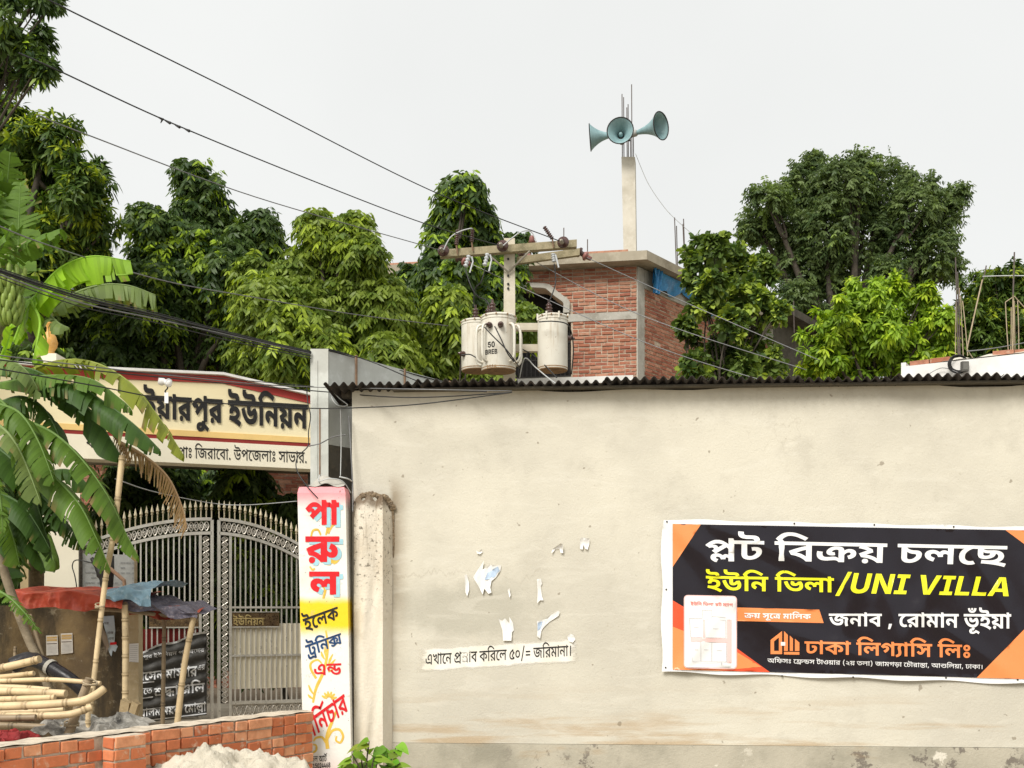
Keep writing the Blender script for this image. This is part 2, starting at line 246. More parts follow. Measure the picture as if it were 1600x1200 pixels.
[[204,199,0,-35,-30,0,0,-164,-42,0,-9,11,-9,10,-11,9,-12,9,-12,7,-13,6,-14,6,-15,4,-16,3,-16,38,20,10,22,11,23,10,23,10,23,8,23,6,-6,-10,0,16,-136,0,0,35],[132,128,6,-7,-14,-5,-13,-4,-13,-5,-12,-6,-13,-6,-14,-6,13,-4,14,-5,10,-4,9,-6,9,-6,9,-7,8,-8,8,-8,-7,-4,0,8,0,7,0,7,0,8],[55,-4,-10,2,-7,5,-5,8,-2,9,2,10,5,7,7,5,10,2,9,-2,7,-5,5,-7,2,-10,-2,-9,-5,-8,-7,-5]],
[[18,280,-2,-12,-3,-11,-4,-10,-5,-9,-7,-7,-9,-7,-10,-4,-12,-3,-14,-1,-14,1,-12,3,-10,4,-9,7,-7,7,-6,9,-4,10,-4,11,-2,12,35,4,1,-12,3,-9,5,-8,9,-8,14,-2,13,2,10,8,4,7,4,10,1,12],[-32,269,-1,-6,-4,-5,-5,-4,-7,-1,-7,2,-6,3,-3,5,-1,7,1,6,3,4,5,4,8,1,7,-1,6,-3,3,-5]],
[[193,199,0,-35,-125,0,0,-94,0,-9,1,-7,2,-4,2,-4,6,-3,9,-1,8,1,9,2,8,5,8,7,6,7,5,7,3,7,1,8,-1,5,-3,5,-5,3,-8,1,-4,-1,-3,0,-3,0,-3,-1,-6,35,7,1,7,1,8,1,8,0,16,-1,11,-4,9,-7,6,-9,4,-10,1,-12,-1,-11,-2,-11,-4,-10,-6,-10,-6,-9,-8,-9,-9,-7,-9,-7,-11,-5,-11,-4,-12,-3,-13,-1,-15,1,-11,3,-9,4,-8,5,-6,7,-5,10,-3,9,-2,11,0,14,0,94,-29,0,0,35]],
[[154,0,0,129,8,-14,-7,9,-8,9,-8,9,-9,8,-10,6,-10,6,-11,3,-11,1,-14,-2,-10,-5,-9,-7,-8,-8,-4,1,7,3,7,4,9,2,11,0,13,-1,11,-4,9,-7,6,-8,4,-9,1,-11,-1,-13,-5,-11,-8,-11,-11,-11,-14,-11,-17,-10,-24,34,11,5,10,6,8,5,9,9,2,8,-1,5,-2,4,-5,2,-6,1,-7,-1,-7,-1,-7,-3,-8,-4,-33,27,7,11,8,10,8,8,9,8,9,7,9,6,10,4,10,2,11,1,10,0,10,-2,9,-3,9,-4,9,-6,8,-6,9,-7,10,-9,10,-9,-14,3,-1,5,0,6,-1,8,0,10,0,33,35,0,7,-21,31,0,0,-35,-31,0,0,-164]],
[[94,199,0,-35,-25,0,19,6,-8,-8,-7,-7,-4,-7,-3,-7,-2,-8,0,-8,0,-11,2,-11,3,-11,3,-12,2,-11,1,-12,-1,-13,-2,-11,-5,-11,-7,-10,-9,-8,-13,-8,-10,-5,-13,-4,-14,-4,-10,35,16,5,11,5,7,6,4,7,2,8,1,8,-1,12,-2,12,-2,11,-3,11,-2,11,-1,11,1,9,1,8,3,7,4,7,5,7,7,7,-4,-6,-41,0,0,35]],
[[20,152,2,13,5,11,8,10,10,7,12,5,13,1,13,-1,12,-5,10,-7,8,-10,5,-11,2,-13,-2,-14,-5,-11,-8,-10,-10,-7,-12,-4,-13,-2,-13,1,-12,5,-10,7,-8,10,-5,11],[53,152,1,-7,4,-6,5,-4,7,-1,7,1,5,4,4,6,1,7,-1,6,-4,6,-5,4,-7,1,-7,-1,-5,-4,-4,-6],[20,48,2,13,5,11,8,10,10,7,12,5,13,1,13,-1,12,-5,10,-7,8,-10,5,-11,2,-13,-2,-14,-5,-11,-8,-10,-10,-7,-12,-4,-13,-2,-13,1,-12,5,-10,7,-8,10,-5,11],[53,48,1,-7,4,-6,5,-4,7,-1,7,1,5,4,4,6,1,7,-1,6,-4,6,-5,4,-7,1,-7,-1,-5,-4,-4,-6]],
[[294,199,0,-26,-33,0,0,-173,-29,0,-10,17,-13,15,-15,13,-15,11,10,22,13,-8,12,-10,11,-11,8,-11,0,4,0,4,0,4,-1,5,0,4,0,5,0,109,-235,0,0,26],[122,28,-22,3,-21,8,-20,13,-19,21,-16,29,-16,38,28,9,11,-30,12,-23,13,-18,15,-13,16,-7,19,-2,15,1,13,4,9,6,6,8,3,10,2,11,-3,15,-7,12,-10,8,-13,3,-8,-1,-7,-4,-3,-5,-2,-7,1,-3,0,-3,1,-4,1,-3,-28,-5,-2,6,-2,6,0,6,-1,5,2,11,5,10,8,7,10,5,11,3,11,1,18,-2,16,-7,13,-10,9,-13,6,-16,2,-18,-2,-16,-6,-16,-10,-13,-15,-11,-19,-6],[109,146,-3,10,-6,8,-10,7,-13,4,12,15,14,-4,16,-8,10,-8,7,-10,3,-13]],
[[91,199,0,-26,-33,0,0,-173,-29,0,0,173,-32,0,0,26,30,0,-6,6,-5,7,-5,7,-5,6,13,20,13,16,14,14,16,10,19,6,21,2,16,-1,16,-2,15,-5,15,-7,15,-8,16,-10,17,-12,18,-13,-15,-20,-22,16,-19,13,-18,11,-16,7,-16,4,-18,1,-16,-1,-13,-5,-12,-7,-10,-9,-9,-11,-7,-13,3,-5,3,-5,5,-6,5,-6]],
[[275,199,0,-26,-231,0,-3,3,13,-4,13,-6,12,-7,11,-7,10,-8,8,-7,2,-20,-11,-5,-11,-6,-12,-5,-11,-6,-11,-6,-9,-5,-3,4,21,-5,19,-6,17,-8,16,-10,14,-12,14,-13,-1,6,0,5,0,6,0,6,0,104,7,0,18,0,17,-2,16,-4,15,-6,13,-8,12,-10,8,-9,5,-10,4,-10,1,-12,-1,-10,-3,-10,-6,-9,-8,-7,-12,-4,-15,-2,-5,0,-5,1,-5,0,-5,1,2,26,2,-1,3,0,3,0,3,0,12,1,7,5,3,6,1,7,-4,14,-11,12,-19,9,-24,5,0,-134,-29,0,-14,16,-15,14,-18,12,-19,10,-23,7,-27,6,-12,31,10,6,10,6,11,6,11,6,11,5,11,5,-13,9,-15,7,-17,6,-20,5,11,23,3,-7,-30,0,0,26]],
[[223,199,0,-26,-33,0,0,-173,-28,0,0,110,7,-18,-8,10,-8,8,-6,5,-7,1,-4,0,-4,-2,-4,-4,-4,-6,-6,-9,-7,-12,-8,-14,-8,-11,-7,-9,-8,-6,-9,-3,-10,-1,-9,1,-8,2,-8,5,-8,7,-9,10,-8,12,22,14,7,-12,6,-7,6,-4,6,-1,5,1,5,2,5,4,5,7,6,10,8,13,7,10,8,14,8,9,8,5,10,2,9,-2,9,-4,9,-7,10,-9,-7,-1,0,7,-1,7,0,6,0,7,0,26,-165,0,0,26],[85,85,-4,19,-3,15,-4,11,-7,8,-10,6,-12,5,-15,3,-19,3,7,27,18,-7,17,-4,13,-4,11,-5,9,-6,6,-8,4,-10,3,-12,2,-14]],
[[24,155,1,12,5,11,7,9,10,6,11,5,12,1,13,-1,11,-5,9,-6,7,-9,5,-11,1,-12,-1,-13,-5,-11,-7,-9,-9,-7,-11,-4,-13,-1,-12,1,-11,4,-10,7,-7,9,-5,11],[48,155,2,-9,5,-7,7,-5,8,-1,9,1,7,5,4,7,2,9,-2,8,-4,7,-7,5,-9,1,-8,-1,-7,-5,-5,-7],[24,45,1,12,5,11,7,9,10,7,11,4,12,1,13,-1,11,-4,9,-7,7,-9,5,-11,1,-12,-1,-13,-5,-11,-7,-9,-9,-6,-11,-5,-13,-1,-12,1,-11,5,-10,6,-7,9,-5,11],[48,45,2,-9,5,-7,7,-5,8,-1,9,1,7,5,4,7,2,9,-2,9,-4,6,-7,5,-9,1,-8,-1,-7,-5,-5,-7]],
[],
[[118,199,0,-26,-9,0,-11,-4,-11,-6,-10,-9,-10,-10,-9,-13,-7,-14,-5,-16,-1,-17,1,-20,5,-15,8,-11,9,-8,10,-4,9,-1,7,0,6,2,6,2,7,3,12,-22,-9,-6,-10,-3,-10,-2,-10,-1,-20,3,-17,8,-14,12,-11,17,-7,21,-2,24,3,24,7,22,11,19,14,16,18,13,19,9,-20,-11,-6,-1,-7,0,-7,-1,-8,0,-42,0,0,26]],
[[293,199,0,-26,-231,0,-3,3,13,-4,13,-6,12,-7,12,-7,10,-8,8,-7,2,-20,-11,-5,-12,-6,-12,-5,-11,-6,-10,-6,-10,-5,-3,4,22,-5,19,-6,17,-8,15,-9,14,-10,14,-13,0,6,-1,5,0,6,0,6,0,101,7,0,18,0,17,-2,16,-4,15,-6,14,-8,12,-10,7,-9,6,-10,3,-10,1,-12,-1,-10,-3,-10,-6,-9,-8,-7,-12,-4,-15,-2,-5,0,-5,1,-4,0,-5,1,1,26,3,-1,2,0,3,0,3,0,12,1,7,5,4,6,1,7,-4,14,-12,12,-18,9,-25,5,0,-134,-28,4,-15,16,-16,13,-17,10,-19,9,-23,7,-26,6,-13,31,10,6,11,6,11,6,11,6,11,5,11,5,-14,9,-15,7,-17,6,-19,5,10,23,4,-7,-49,0,0,26],[189,-37,-28,0,-5,11,-8,8,-10,5,-13,1,-9,0,-9,-1,-8,-1,-9,-2,-9,-1,-10,0,-10,0,-10,2,-10,3,-9,5,-8,6,-6,9,-4,11,-1,14,0,6,1,5,1,5,1,4,28,-3,-1,-4,-1,-3,0,-4,0,-4,2,-13,6,-8,10,-4,12,-1,9,0,8,1,8,1,7,2,8,1,8,0,12,-1,11,-4,10,-6,8,-8,0,29,28,6]],
[[268,199,0,-26,-116,0,0,-55,1,-8,2,-5,3,-3,5,-1,6,1,6,3,6,4,7,7,7,9,8,10,24,4,9,-15,7,-16,4,-16,1,-16,-2,-19,-7,-17,-11,-14,-16,-11,-20,-7,-23,-2,-20,2,-20,6,-18,10,-18,16,-16,22,-15,29,26,11,10,-20,10,-17,12,-14,14,-10,16,-6,18,-2,22,3,16,9,10,14,4,18,-1,13,-3,11,-5,9,-6,7,19,5,-10,-15,-10,-12,-11,-9,-10,-6,-11,-4,-11,-1,-7,0,-7,2,-7,3,-5,4,-5,6,-3,7,-3,11,-1,15,0,3,1,0,0,6,0,5,-1,6,0,6,0,24,-126,0,0,26],[59,158,13,-1,13,-3,13,-5,12,-7,11,-9,11,-10,4,-34,-19,18,-19,14,-18,9,-18,3,-7,-1,-6,-3,-5,-5,-1,-7,1,-5,2,-4,3,-4,6,-4,-17,-22,-11,8,-8,10,-5,10,-1,12,1,12,5,10,8,8,10,6,11,3]],
[[187,199,0,-26,-129,0,0,-106,1,-12,1,-7,1,-5,3,-3,6,-5,10,-2,12,2,10,4,10,6,9,8,8,9,6,10,3,11,1,10,-1,9,-3,6,-7,3,-9,1,-4,0,-5,0,-4,-1,-4,-1,-4,26,7,1,6,2,7,0,8,0,12,-1,10,-3,9,-6,6,-9,4,-11,1,-13,-2,-18,-7,-18,-10,-16,-12,-13,-13,-10,-14,-7,-15,-5,-16,-2,-12,1,-10,3,-8,4,-7,5,-5,7,-4,8,-3,12,-1,16,0,110,-32,0,0,26],[125,199,-1,11,-5,7,-7,4,-12,1,-28,0,-19,1,-15,3,-11,4,-9,6,-7,7,-5,9,-3,11,-1,12,0,4,0,4,1,4,0,5,28,-2,-1,-3,0,-3,0,-3,0,-2,0,-7,1,-6,2,-5,3,-4,5,-4,7,-3,9,-1,13,-1,25,0,16,-1,12,-1,9,-4,8,-6,5,-6,4,-8,2,-11,1,-12]],
[[91,199,0,-26,-33,0,0,-173,-29,0,0,148,-4,10,-7,8,-8,6,-11,1,-2,0,0,26,5,0,8,-1,7,-4,8,-6,6,-9,-1,3,0,4,0,6,-1,4,0,24,22,0,7,-21]],
[[165,201,22,-3,17,-9,11,-15,4,-20,-2,-15,-6,-13,-10,-12,-13,-10,-15,-8,-17,-8,-11,26,18,7,14,9,9,10,3,13,-2,10,-4,7,-8,4,-11,2,-10,-1,-10,-3,-10,-4,-8,-5,-7,-6,-5,-6,-3,-6,-1,-5,1,-4,2,-4,5,-3,9,-2,-7,-27,-18,5,-12,8,-7,11,-3,13,2,12,5,11,8,11,11,10,12,8,15,7,15,4],[222,71,-5,-24,-15,-19,-24,-12,-31,-4,-22,2,-21,6,-20,10,-19,15,-16,20,-16,25,-13,32,-12,38,28,8,13,-41,15,-33,17,-24,19,-17,22,-10,25,-4,18,3,14,6,10,10,3,15,-2,11,-6,9,-9,8,-12,6,29,12,12,-9,10,-11,6,-13]],
[[206,199,0,-26,-32,0,0,-173,-29,0,-14,16,-16,14,-18,12,-20,10,-24,8,-27,5,-12,31,10,6,10,6,11,6,11,6,11,5,11,5,-13,9,-15,7,-17,6,-20,5,11,23,3,-7,-30,0,0,26],[145,173,-100,0,-4,3,13,-4,13,-6,12,-7,11,-7,10,-8,8,-7,2,-20,-11,-5,-11,-6,-12,-5,-11,-6,-11,-6,-9,-5,-3,4,23,-5,21,-7,19,-9,17,-11,15,-13,14,-15,-5,-1,-1,7,0,8,0,7,0,8],[57,-4,-8,2,-6,4,-5,6,-1,8,1,8,5,7,6,4,8,2,8,-2,6,-4,5,-7,1,-8,-1,-8,-5,-6,-6,-4]],
[[196,199,0,-26,-33,0,0,-173,-28,0,-12,18,-15,16,-18,14,-20,12,-23,9,-23,6,-14,32,31,17,33,16,34,14,34,11,-7,-12,0,20,-138,0,0,26],[135,146,6,-8,-23,-9,-25,-10,-24,-11,-23,-13,16,-4,18,-8,18,-9,16,-12,15,-15,11,-16,-4,-1,0,8,-1,7,0,8,0,9],[58,-2,-8,1,-6,4,-5,7,-1,7,1,8,5,7,6,4,8,2,8,-2,6,-4,5,-6,1,-9,-1,-7,-5,-7,-6,-4]],
[[82,-42,-21,32,-14,37,-9,39,-3,40,3,40,9,39,14,36,21,32,29,0,-19,-33,-14,-36,-9,-39,-3,-39,3,-40,8,-38,14,-37,20,-33]],
[[40,172,1,7,2,7,5,8,6,8,23,-12,-3,-4,-2,-4,-1,-3,0,-3,0,-4,2,-3,4,-3,5,-2,9,-2,13,-3,27,-8,18,-11,10,-15,3,-18,-5,-20,-13,-17,-21,-12,-28,-5,-3,0,-3,1,-3,0,-3,1,10,5,15,-6,14,-6,14,-8,14,-8,14,-10,14,-10,-17,-20,-17,13,-17,12,-16,9,-16,8,-17,7,-17,6,-20,5,-21,5,5,25,11,-2,12,-3,13,-1,15,-1,27,2,17,7,9,9,3,12,-1,7,-2,6,-5,5,-7,5,-11,3,-14,3,-17,5,-14,4,-10,6,-6,7,-4,7]],
[[132,15,-26,3,-24,9,-23,17,-19,25,-17,34,-15,43,28,8,12,-35,12,-29,14,-21,16,-15,19,-9,21,-3,14,1,11,2,9,4,7,6,5,7,4,8,2,9,1,9,-1,12,-4,11,-6,9,-8,7,-9,4,-10,2,-10,-2,-7,-3,-4,-6,-2,-8,0,-3,1,-4,1,-4,1,-4,-28,-5,-2,7,-2,6,-1,6,0,5,2,13,5,9,8,8,10,6,12,3,14,1,19,-2,17,-7,14,-11,10,-14,6,-18,3,-20,-3,-19,-6,-17,-11,-14,-15,-12,-20,-7],[231,199,0,-26,-234,0,0,26]],
[[241,199,0,-26,-33,0,0,-173,-29,0,0,106,3,-11,-7,9,-7,7,-8,5,-9,2,-4,-1,-5,-1,-4,-3,-4,-4,-2,-6,-1,-8,0,-3,0,-3,0,-3,1,-2,-25,-2,-2,12,-5,9,-6,8,-7,6,-9,3,-9,1,-7,0,-7,-3,-5,-3,-3,-5,-2,-5,-1,-7,2,-11,7,-9,11,-8,15,-6,-10,-27,-15,6,-14,7,-11,10,-8,11,-6,14,-2,15,2,14,6,11,8,10,11,7,13,4,14,2,16,-2,13,-5,12,-8,12,-12,-5,1,4,9,8,7,9,4,10,2,11,-2,9,-3,9,-5,9,-8,-4,-4,0,6,-1,7,0,7,0,7,0,24,-182,0,0,26]],
[[26,-42,19,33,14,36,9,38,3,40,-3,40,-8,38,-14,37,-20,33,29,0,21,-32,14,-37,9,-39,3,-40,-3,-40,-9,-39,-14,-36,-21,-32]],
[[131,18,-19,1,-19,5,-17,9,-16,13,-15,17,-14,22,-12,28,-11,33,28,8,12,-36,13,-28,14,-20,17,-14,18,-8,21,-3,21,2,15,8,8,12,3,16,-1,10,-1,8,-3,6,-2,5,21,0,-9,-9,-10,-7,-10,-7,-11,-5,-12,-3,-13,-1,-12,1,-11,4,-8,6,-7,8,-4,10,-2,12,3,14,7,14,12,13,19,12,-6,0,-7,-1,-8,0,-7,0,-99,0,0,26,306,0,0,-26,-99,0,-8,0,-7,1,-7,0,-7,0,-22,-10,-17,-10,-11,-9,-8,-8,-4,-8,-1,-8,1,-7,4,-5,5,-2,6,-1,10,1,10,4,9,6,11,9,32,-11,3,-7,2,-9,1,-9,1,-10,-2,-16,-6,-14,-10,-13,-14,-10,-19,-7],[264,65,0,-15,2,-14,4,-16,5,-16,-28,-7,-5,18,-4,18,-3,18,0,19,0,15,2,13,3,12,4,11,-22,2,-19,5,-16,8,-13,9,-11,12,-9,14,29,5,6,-8,7,-7,9,-6,11,-5,14,-3,16,-1,4,0,5,1,4,0,4,0,15,-24,-7,-14,-4,-13,-2,-15]],
[[204,199,0,-26,-33,0,0,-173,-29,0,0,43,6,-17,-11,16,-12,14,-11,13,-12,10,-13,6,-14,2,-10,-2,-8,-4,-6,-7,-2,-9,2,-10,6,-7,9,-6,12,-5,-9,-28,-16,7,-13,8,-9,9,-7,10,-4,11,-1,12,2,14,6,12,8,9,11,6,12,4,12,2,18,-2,15,-5,14,-7,11,-10,11,-12,10,-14,-6,-2,0,8,0,7,-1,8,0,8,0,81,-145,0,0,26],[97,103,0,-2,0,-2,0,-2,0,-2,-29,8,-2,16,-4,12,-7,10,-11,6,-14,5,-19,3,5,25,16,-4,15,-2,13,-5,11,-6,10,-7,7,-10,5,-12,3,-14]],
[[155,0,0,134,7,-18,-10,13,-10,12,-9,10,-9,9,-9,6,-10,5,-10,3,-10,1,-15,-2,-12,-6,-9,-9,-9,-10,-4,-2,6,4,8,3,10,2,11,0,13,-1,11,-4,8,-7,6,-8,3,-9,1,-9,-3,-18,-10,-16,-16,-15,-24,-15,-18,26,16,8,14,8,9,10,3,11,-1,6,-4,5,-6,4,-8,1,-8,-1,-7,-1,-8,-3,-8,-3,-27,22,10,16,11,13,12,11,13,8,14,6,16,1,15,-1,14,-4,13,-7,13,-10,13,-12,13,-15,-8,3,0,6,-1,8,0,9,0,9,0,33,21,0,7,-21,33,0,0,-26,-32,0,0,-173]],
[[233,199,0,-26,-116,0,0,-53,1,-7,2,-5,3,-4,5,-1,6,1,6,3,7,5,6,6,8,9,8,11,23,4,9,-16,7,-15,4,-17,2,-16,-3,-19,-6,-17,-12,-14,-15,-11,-20,-7,-23,-3,-21,2,-19,5,-18,10,-16,14,-15,18,-14,24,-13,30,-11,36,28,8,12,-39,13,-31,15,-22,17,-16,19,-8,21,-3,22,3,16,9,11,14,3,18,-1,13,-3,10,-5,9,-5,8,19,5,-11,-14,-10,-12,-11,-9,-10,-7,-11,-4,-10,-1,-8,1,-7,1,-6,3,-5,4,-5,6,-4,8,-2,11,-1,15,0,47,-92,0,0,26],[117,-50,-8,2,-7,4,-4,6,-1,8,1,8,4,7,7,4,8,1,8,-1,6,-4,4,-7,2,-8,-2,-8,-4,-6,-6,-4]],
[[187,199,0,-26,-129,0,0,-9,-1,-23,1,-4,0,-6,0,-7,0,-6,0,-51,1,-12,1,-7,1,-5,3,-3,6,-5,10,-2,12,2,10,4,10,6,9,8,8,9,5,10,4,10,1,11,-1,8,-4,5,-7,2,-9,1,-2,0,-12,0,-10,2,-8,3,-9,4,-7,4,-6,5,-5,6,-5,6,3,30,7,-10,8,-8,8,-7,10,-5,12,-3,15,-1,5,0,12,0,9,-2,6,-2,6,-4,6,-5,4,-7,2,-8,1,-10,-2,-19,-7,-18,-10,-15,-12,-14,-13,-10,-14,-7,-15,-5,-17,-2,-12,1,-9,3,-8,4,-7,5,-5,7,-4,8,-3,12,-1,16,0,110,-32,0,0,26]],
[[58,0,-29,0,0,173,-32,0,0,26,94,0,0,-26,-33,0],[31,199,-2,11,-4,7,-7,4,-12,1,-54,0,-19,1,-15,3,-11,4,-9,6,-7,7,-5,9,-3,11,-1,12,0,4,1,4,0,4,1,5,27,-2,0,-3,-1,-3,0,-3,0,-2,0,-7,2,-6,1,-5,3,-4,5,-4,7,-3,10,-1,13,-1,50,0,16,-1,12,-1,9,-4,8,-6,5,-6,4,-8,2,-11,1,-12]],
[[162,95,-20,2,-17,9,-14,13,-10,17,4,1,-3,-10,-4,-10,-6,-9,-8,-8,-9,-5,-12,-2,-9,1,-9,3,-8,4,-8,7,-9,10,-9,13,22,13,8,-12,7,-7,6,-3,6,-1,7,1,6,4,5,6,4,10,3,14,1,18,27,0,2,-11,4,-10,5,-10,5,-8,6,-7,8,-5,9,-3,9,-1,10,2,7,4,4,7,1,9,-1,11,-5,11,-8,10,-8,9,30,5,5,-5,5,-7,4,-8,4,-8,2,-10,1,-10,-3,-19,-9,-14,-16,-8],[238,199,0,-26,-241,0,0,26],[139,-20,-26,3,-24,7,-22,12,-20,19,-17,25,-15,32,28,9,11,-25,13,-20,14,-16,17,-11,19,-6,21,-2,23,2,15,8,8,11,3,15,-1,9,-3,8,-4,6,-7,5,-8,3,-9,1,-7,0,-5,-2,-4,-3,-3,-3,-1,-5,-1,-4,0,-3,1,-3,1,-4,1,-3,-28,-5,-2,5,-1,7,-1,5,0,5,2,12,4,9,8,7,10,5,11,3,13,1,19,-2,16,-6,12,-9,9,-11,5,-14,2,-15,-2,-17,-7,-15,-10,-13,-15,-9,-20,-6]],
[[64,39,2,-4,-3,-11,-4,-13,-5,-12,-4,-13,-6,-12,-5,-12,-24,0,4,19,5,21,3,19,3,18]],
[[293,199,0,-26,-32,0,0,-173,-29,0,-10,17,-13,15,-15,13,-15,11,10,22,13,-8,12,-10,11,-11,8,-11,0,4,0,4,0,4,-1,5,0,4,0,5,0,109,-235,0,0,26],[122,28,-22,3,-21,8,-20,13,-19,21,-16,29,-16,38,28,9,11,-30,12,-23,13,-18,15,-13,16,-7,19,-2,15,1,13,4,9,6,6,8,3,10,2,11,-3,15,-7,12,-10,8,-13,3,-8,-1,-7,-4,-3,-5,-2,-7,1,-3,0,-3,1,-4,1,-3,-28,-5,-2,6,-2,6,0,6,-1,5,2,11,5,10,8,7,10,5,11,3,11,1,18,-2,16,-7,13,-10,9,-13,6,-16,2,-18,-2,-16,-6,-16,-10,-13,-15,-11,-19,-6],[109,146,-3,10,-6,8,-10,7,-13,4,12,15,14,-4,16,-8,10,-8,7,-10,3,-13],[382,199,0,-26,-33,0,0,-173,-29,0,0,151,-6,10,-6,7,-7,4,-9,1,-3,0,0,26,4,0,8,-1,8,-4,7,-6,5,-9,0,3,0,4,-1,6,0,4,0,24,21,0,8,-21]],
[[144,201,12,-1,10,-5,8,-8,9,-13,16,21,23,4,10,-9,8,-11,6,-13,2,-16,-2,-16,-6,-14,-10,-13,-13,-11,-15,-9,-17,-8,-11,26,19,8,14,10,9,12,3,15,-1,7,-3,8,-4,6,-8,6,18,7,-30,-37,-23,-1,-3,13,-5,9,-7,5,-9,2,-5,0,-5,-2,-4,-3,-3,-4,-2,-5,0,-6,2,-9,6,-7,10,-5,15,-2,-2,-27,-17,2,-14,6,-10,8,-6,10,-4,12,-2,13,2,14,4,11,6,9,9,6,9,4],[70,201,11,-1,11,-4,10,-7,7,-9,5,-13,2,-15,-2,-12,-3,-11,-7,-10,-10,-8,-12,-5,-16,-2,-3,28,15,2,10,5,5,7,1,8,-1,9,-5,7,-8,4,-12,1,-5,0,-5,-1,-5,-1,-5,-1,-3,26,7,2,6,1,6,0],[168,9,-34,3,-32,10,-29,18,-25,25,-22,34,-18,44,27,9,16,-37,17,-30,21,-22,23,-15,26,-9,29,-3,22,2,17,7,11,10,4,15,-2,12,-6,9,-9,7,-11,6,29,12,12,-9,9,-11,6,-13,2,-15,-2,-17,-8,-14,-12,-12,-17,-9,-20,-5]],
[[187,199,0,-26,-129,0,0,-106,1,-12,1,-7,1,-5,3,-3,6,-5,10,-2,12,2,10,4,10,6,9,8,8,9,6,10,3,11,1,10,-1,9,-3,6,-7,3,-9,1,-4,0,-5,0,-4,-1,-4,-1,-4,26,7,1,6,2,7,0,8,0,12,-1,10,-3,9,-6,6,-9,4,-11,1,-13,-2,-18,-7,-18,-10,-16,-12,-13,-13,-10,-14,-7,-15,-5,-16,-2,-12,1,-10,3,-8,4,-7,5,-5,7,-4,8,-3,12,-1,16,0,110,-32,0,0,26]],
[[265,199,0,-26,-104,0,0,-19,0,-7,0,-147,-29,0,-11,18,-15,16,-18,15,-20,12,-22,9,-22,5,-14,32,31,17,32,15,33,13,34,12,-7,-13,0,22,-136,0,0,26],[132,144,7,-8,-16,-5,-16,-7,-16,-7,-16,-7,-15,-7,-14,-8,17,-4,17,-8,18,-10,16,-12,13,-14,10,-15,-3,-2,-1,7,0,8,0,8,-1,9],[248,90,-1,-10,-3,-10,-5,-9,-9,-7,-11,-4,-15,-2,-6,0,-5,1,-5,0,-4,1,2,26,2,0,2,-1,3,0,3,0,12,2,7,4,3,6,2,7,-4,14,-12,12,-20,10,-27,6,1,27,24,-5,21,-8,19,-11,14,-14,9,-16]],
[[61,0,0,199,30,0,0,-199]],
[[114,199,-1,11,-5,7,-7,4,-12,1,-22,0,-19,1,-15,3,-11,4,-9,6,-7,7,-5,9,-3,11,-1,12,0,4,0,4,1,4,1,5,27,-2,0,-3,-1,-3,0,-3,0,-2,0,-7,1,-6,2,-5,3,-4,5,-4,7,-3,10,-1,13,-1,18,0,16,-1,12,-1,9,-4,8,-6,5,-6,4,-8,2,-11,1,-12],[79,159,24,-2,18,-7,14,-9,10,-12,5,-13,2,-14,-4,-23,-14,-18,-22,-12,-31,-6,1,6,15,-5,16,-6,16,-8,16,-9,16,-10,15,-12,-16,-20,-19,13,-17,12,-16,9,-17,9,-17,7,-18,7,-20,5,-21,5,5,25,11,-3,11,-1,11,-2,13,0,20,1,14,4,11,6,7,8,3,8,2,9,-3,14,-9,10,-13,7,-17,2,-10,-1,-8,-1,-5,-3,-4,-3,-2,-5,-1,-5,0,-3,1,-2,0,-3,1,-2,-27,-5,-2,5,-1,5,-1,6,0,4,2,11,5,10,9,7,11,5,14,4],[54,146,-3,10,-7,8,-10,7,-13,4,12,15,14,-4,16,-8,10,-8,7,-10,3,-13],[176,199,0,-26,-179,0,0,26]],
[[163,199,-2,11,-4,7,-8,4,-11,1,-45,0,-19,1,-15,3,-11,4,-9,6,-7,7,-5,9,-3,11,-1,12,0,4,0,4,1,4,0,5,28,-2,-1,-3,0,-3,0,-3,0,-2,0,-7,1,-6,2,-5,3,-4,5,-4,7,-3,9,-1,13,-1,42,0,15,-1,12,-1,10,-4,8,-6,5,-6,3,-8,3,-11,1,-12],[233,199,0,-26,-116,0,0,-53,1,-7,2,-5,3,-4,5,-1,6,1,6,3,7,5,6,6,8,9,8,11,23,4,9,-16,7,-15,4,-17,2,-16,-3,-19,-6,-17,-12,-14,-15,-11,-20,-7,-23,-3,-21,2,-19,5,-18,10,-16,14,-15,18,-14,24,-13,30,-11,36,28,8,12,-39,13,-31,15,-22,17,-16,19,-8,21,-3,22,3,16,9,11,14,3,18,-1,13,-3,10,-5,9,-5,8,19,5,-11,-14,-10,-12,-11,-9,-10,-7,-11,-4,-10,-1,-8,1,-7,1,-6,3,-5,4,-5,6,-4,8,-2,11,-1,15,0,47,-92,0,0,26]],
[[199,199,0,-26,-33,0,0,-173,-29,0,0,75,5,-17,-10,13,-12,12,-13,11,-12,8,-13,5,-12,2,-10,-2,-9,-4,-5,-7,-2,-10,1,-8,5,-7,8,-6,12,-6,-14,-25,-18,9,-13,13,-9,15,-3,16,2,15,6,12,9,9,11,7,12,4,12,1,16,-1,14,-5,13,-6,12,-9,12,-10,11,-12,-5,-2,0,8,-1,7,0,8,0,7,0,53,-140,0,0,26]],
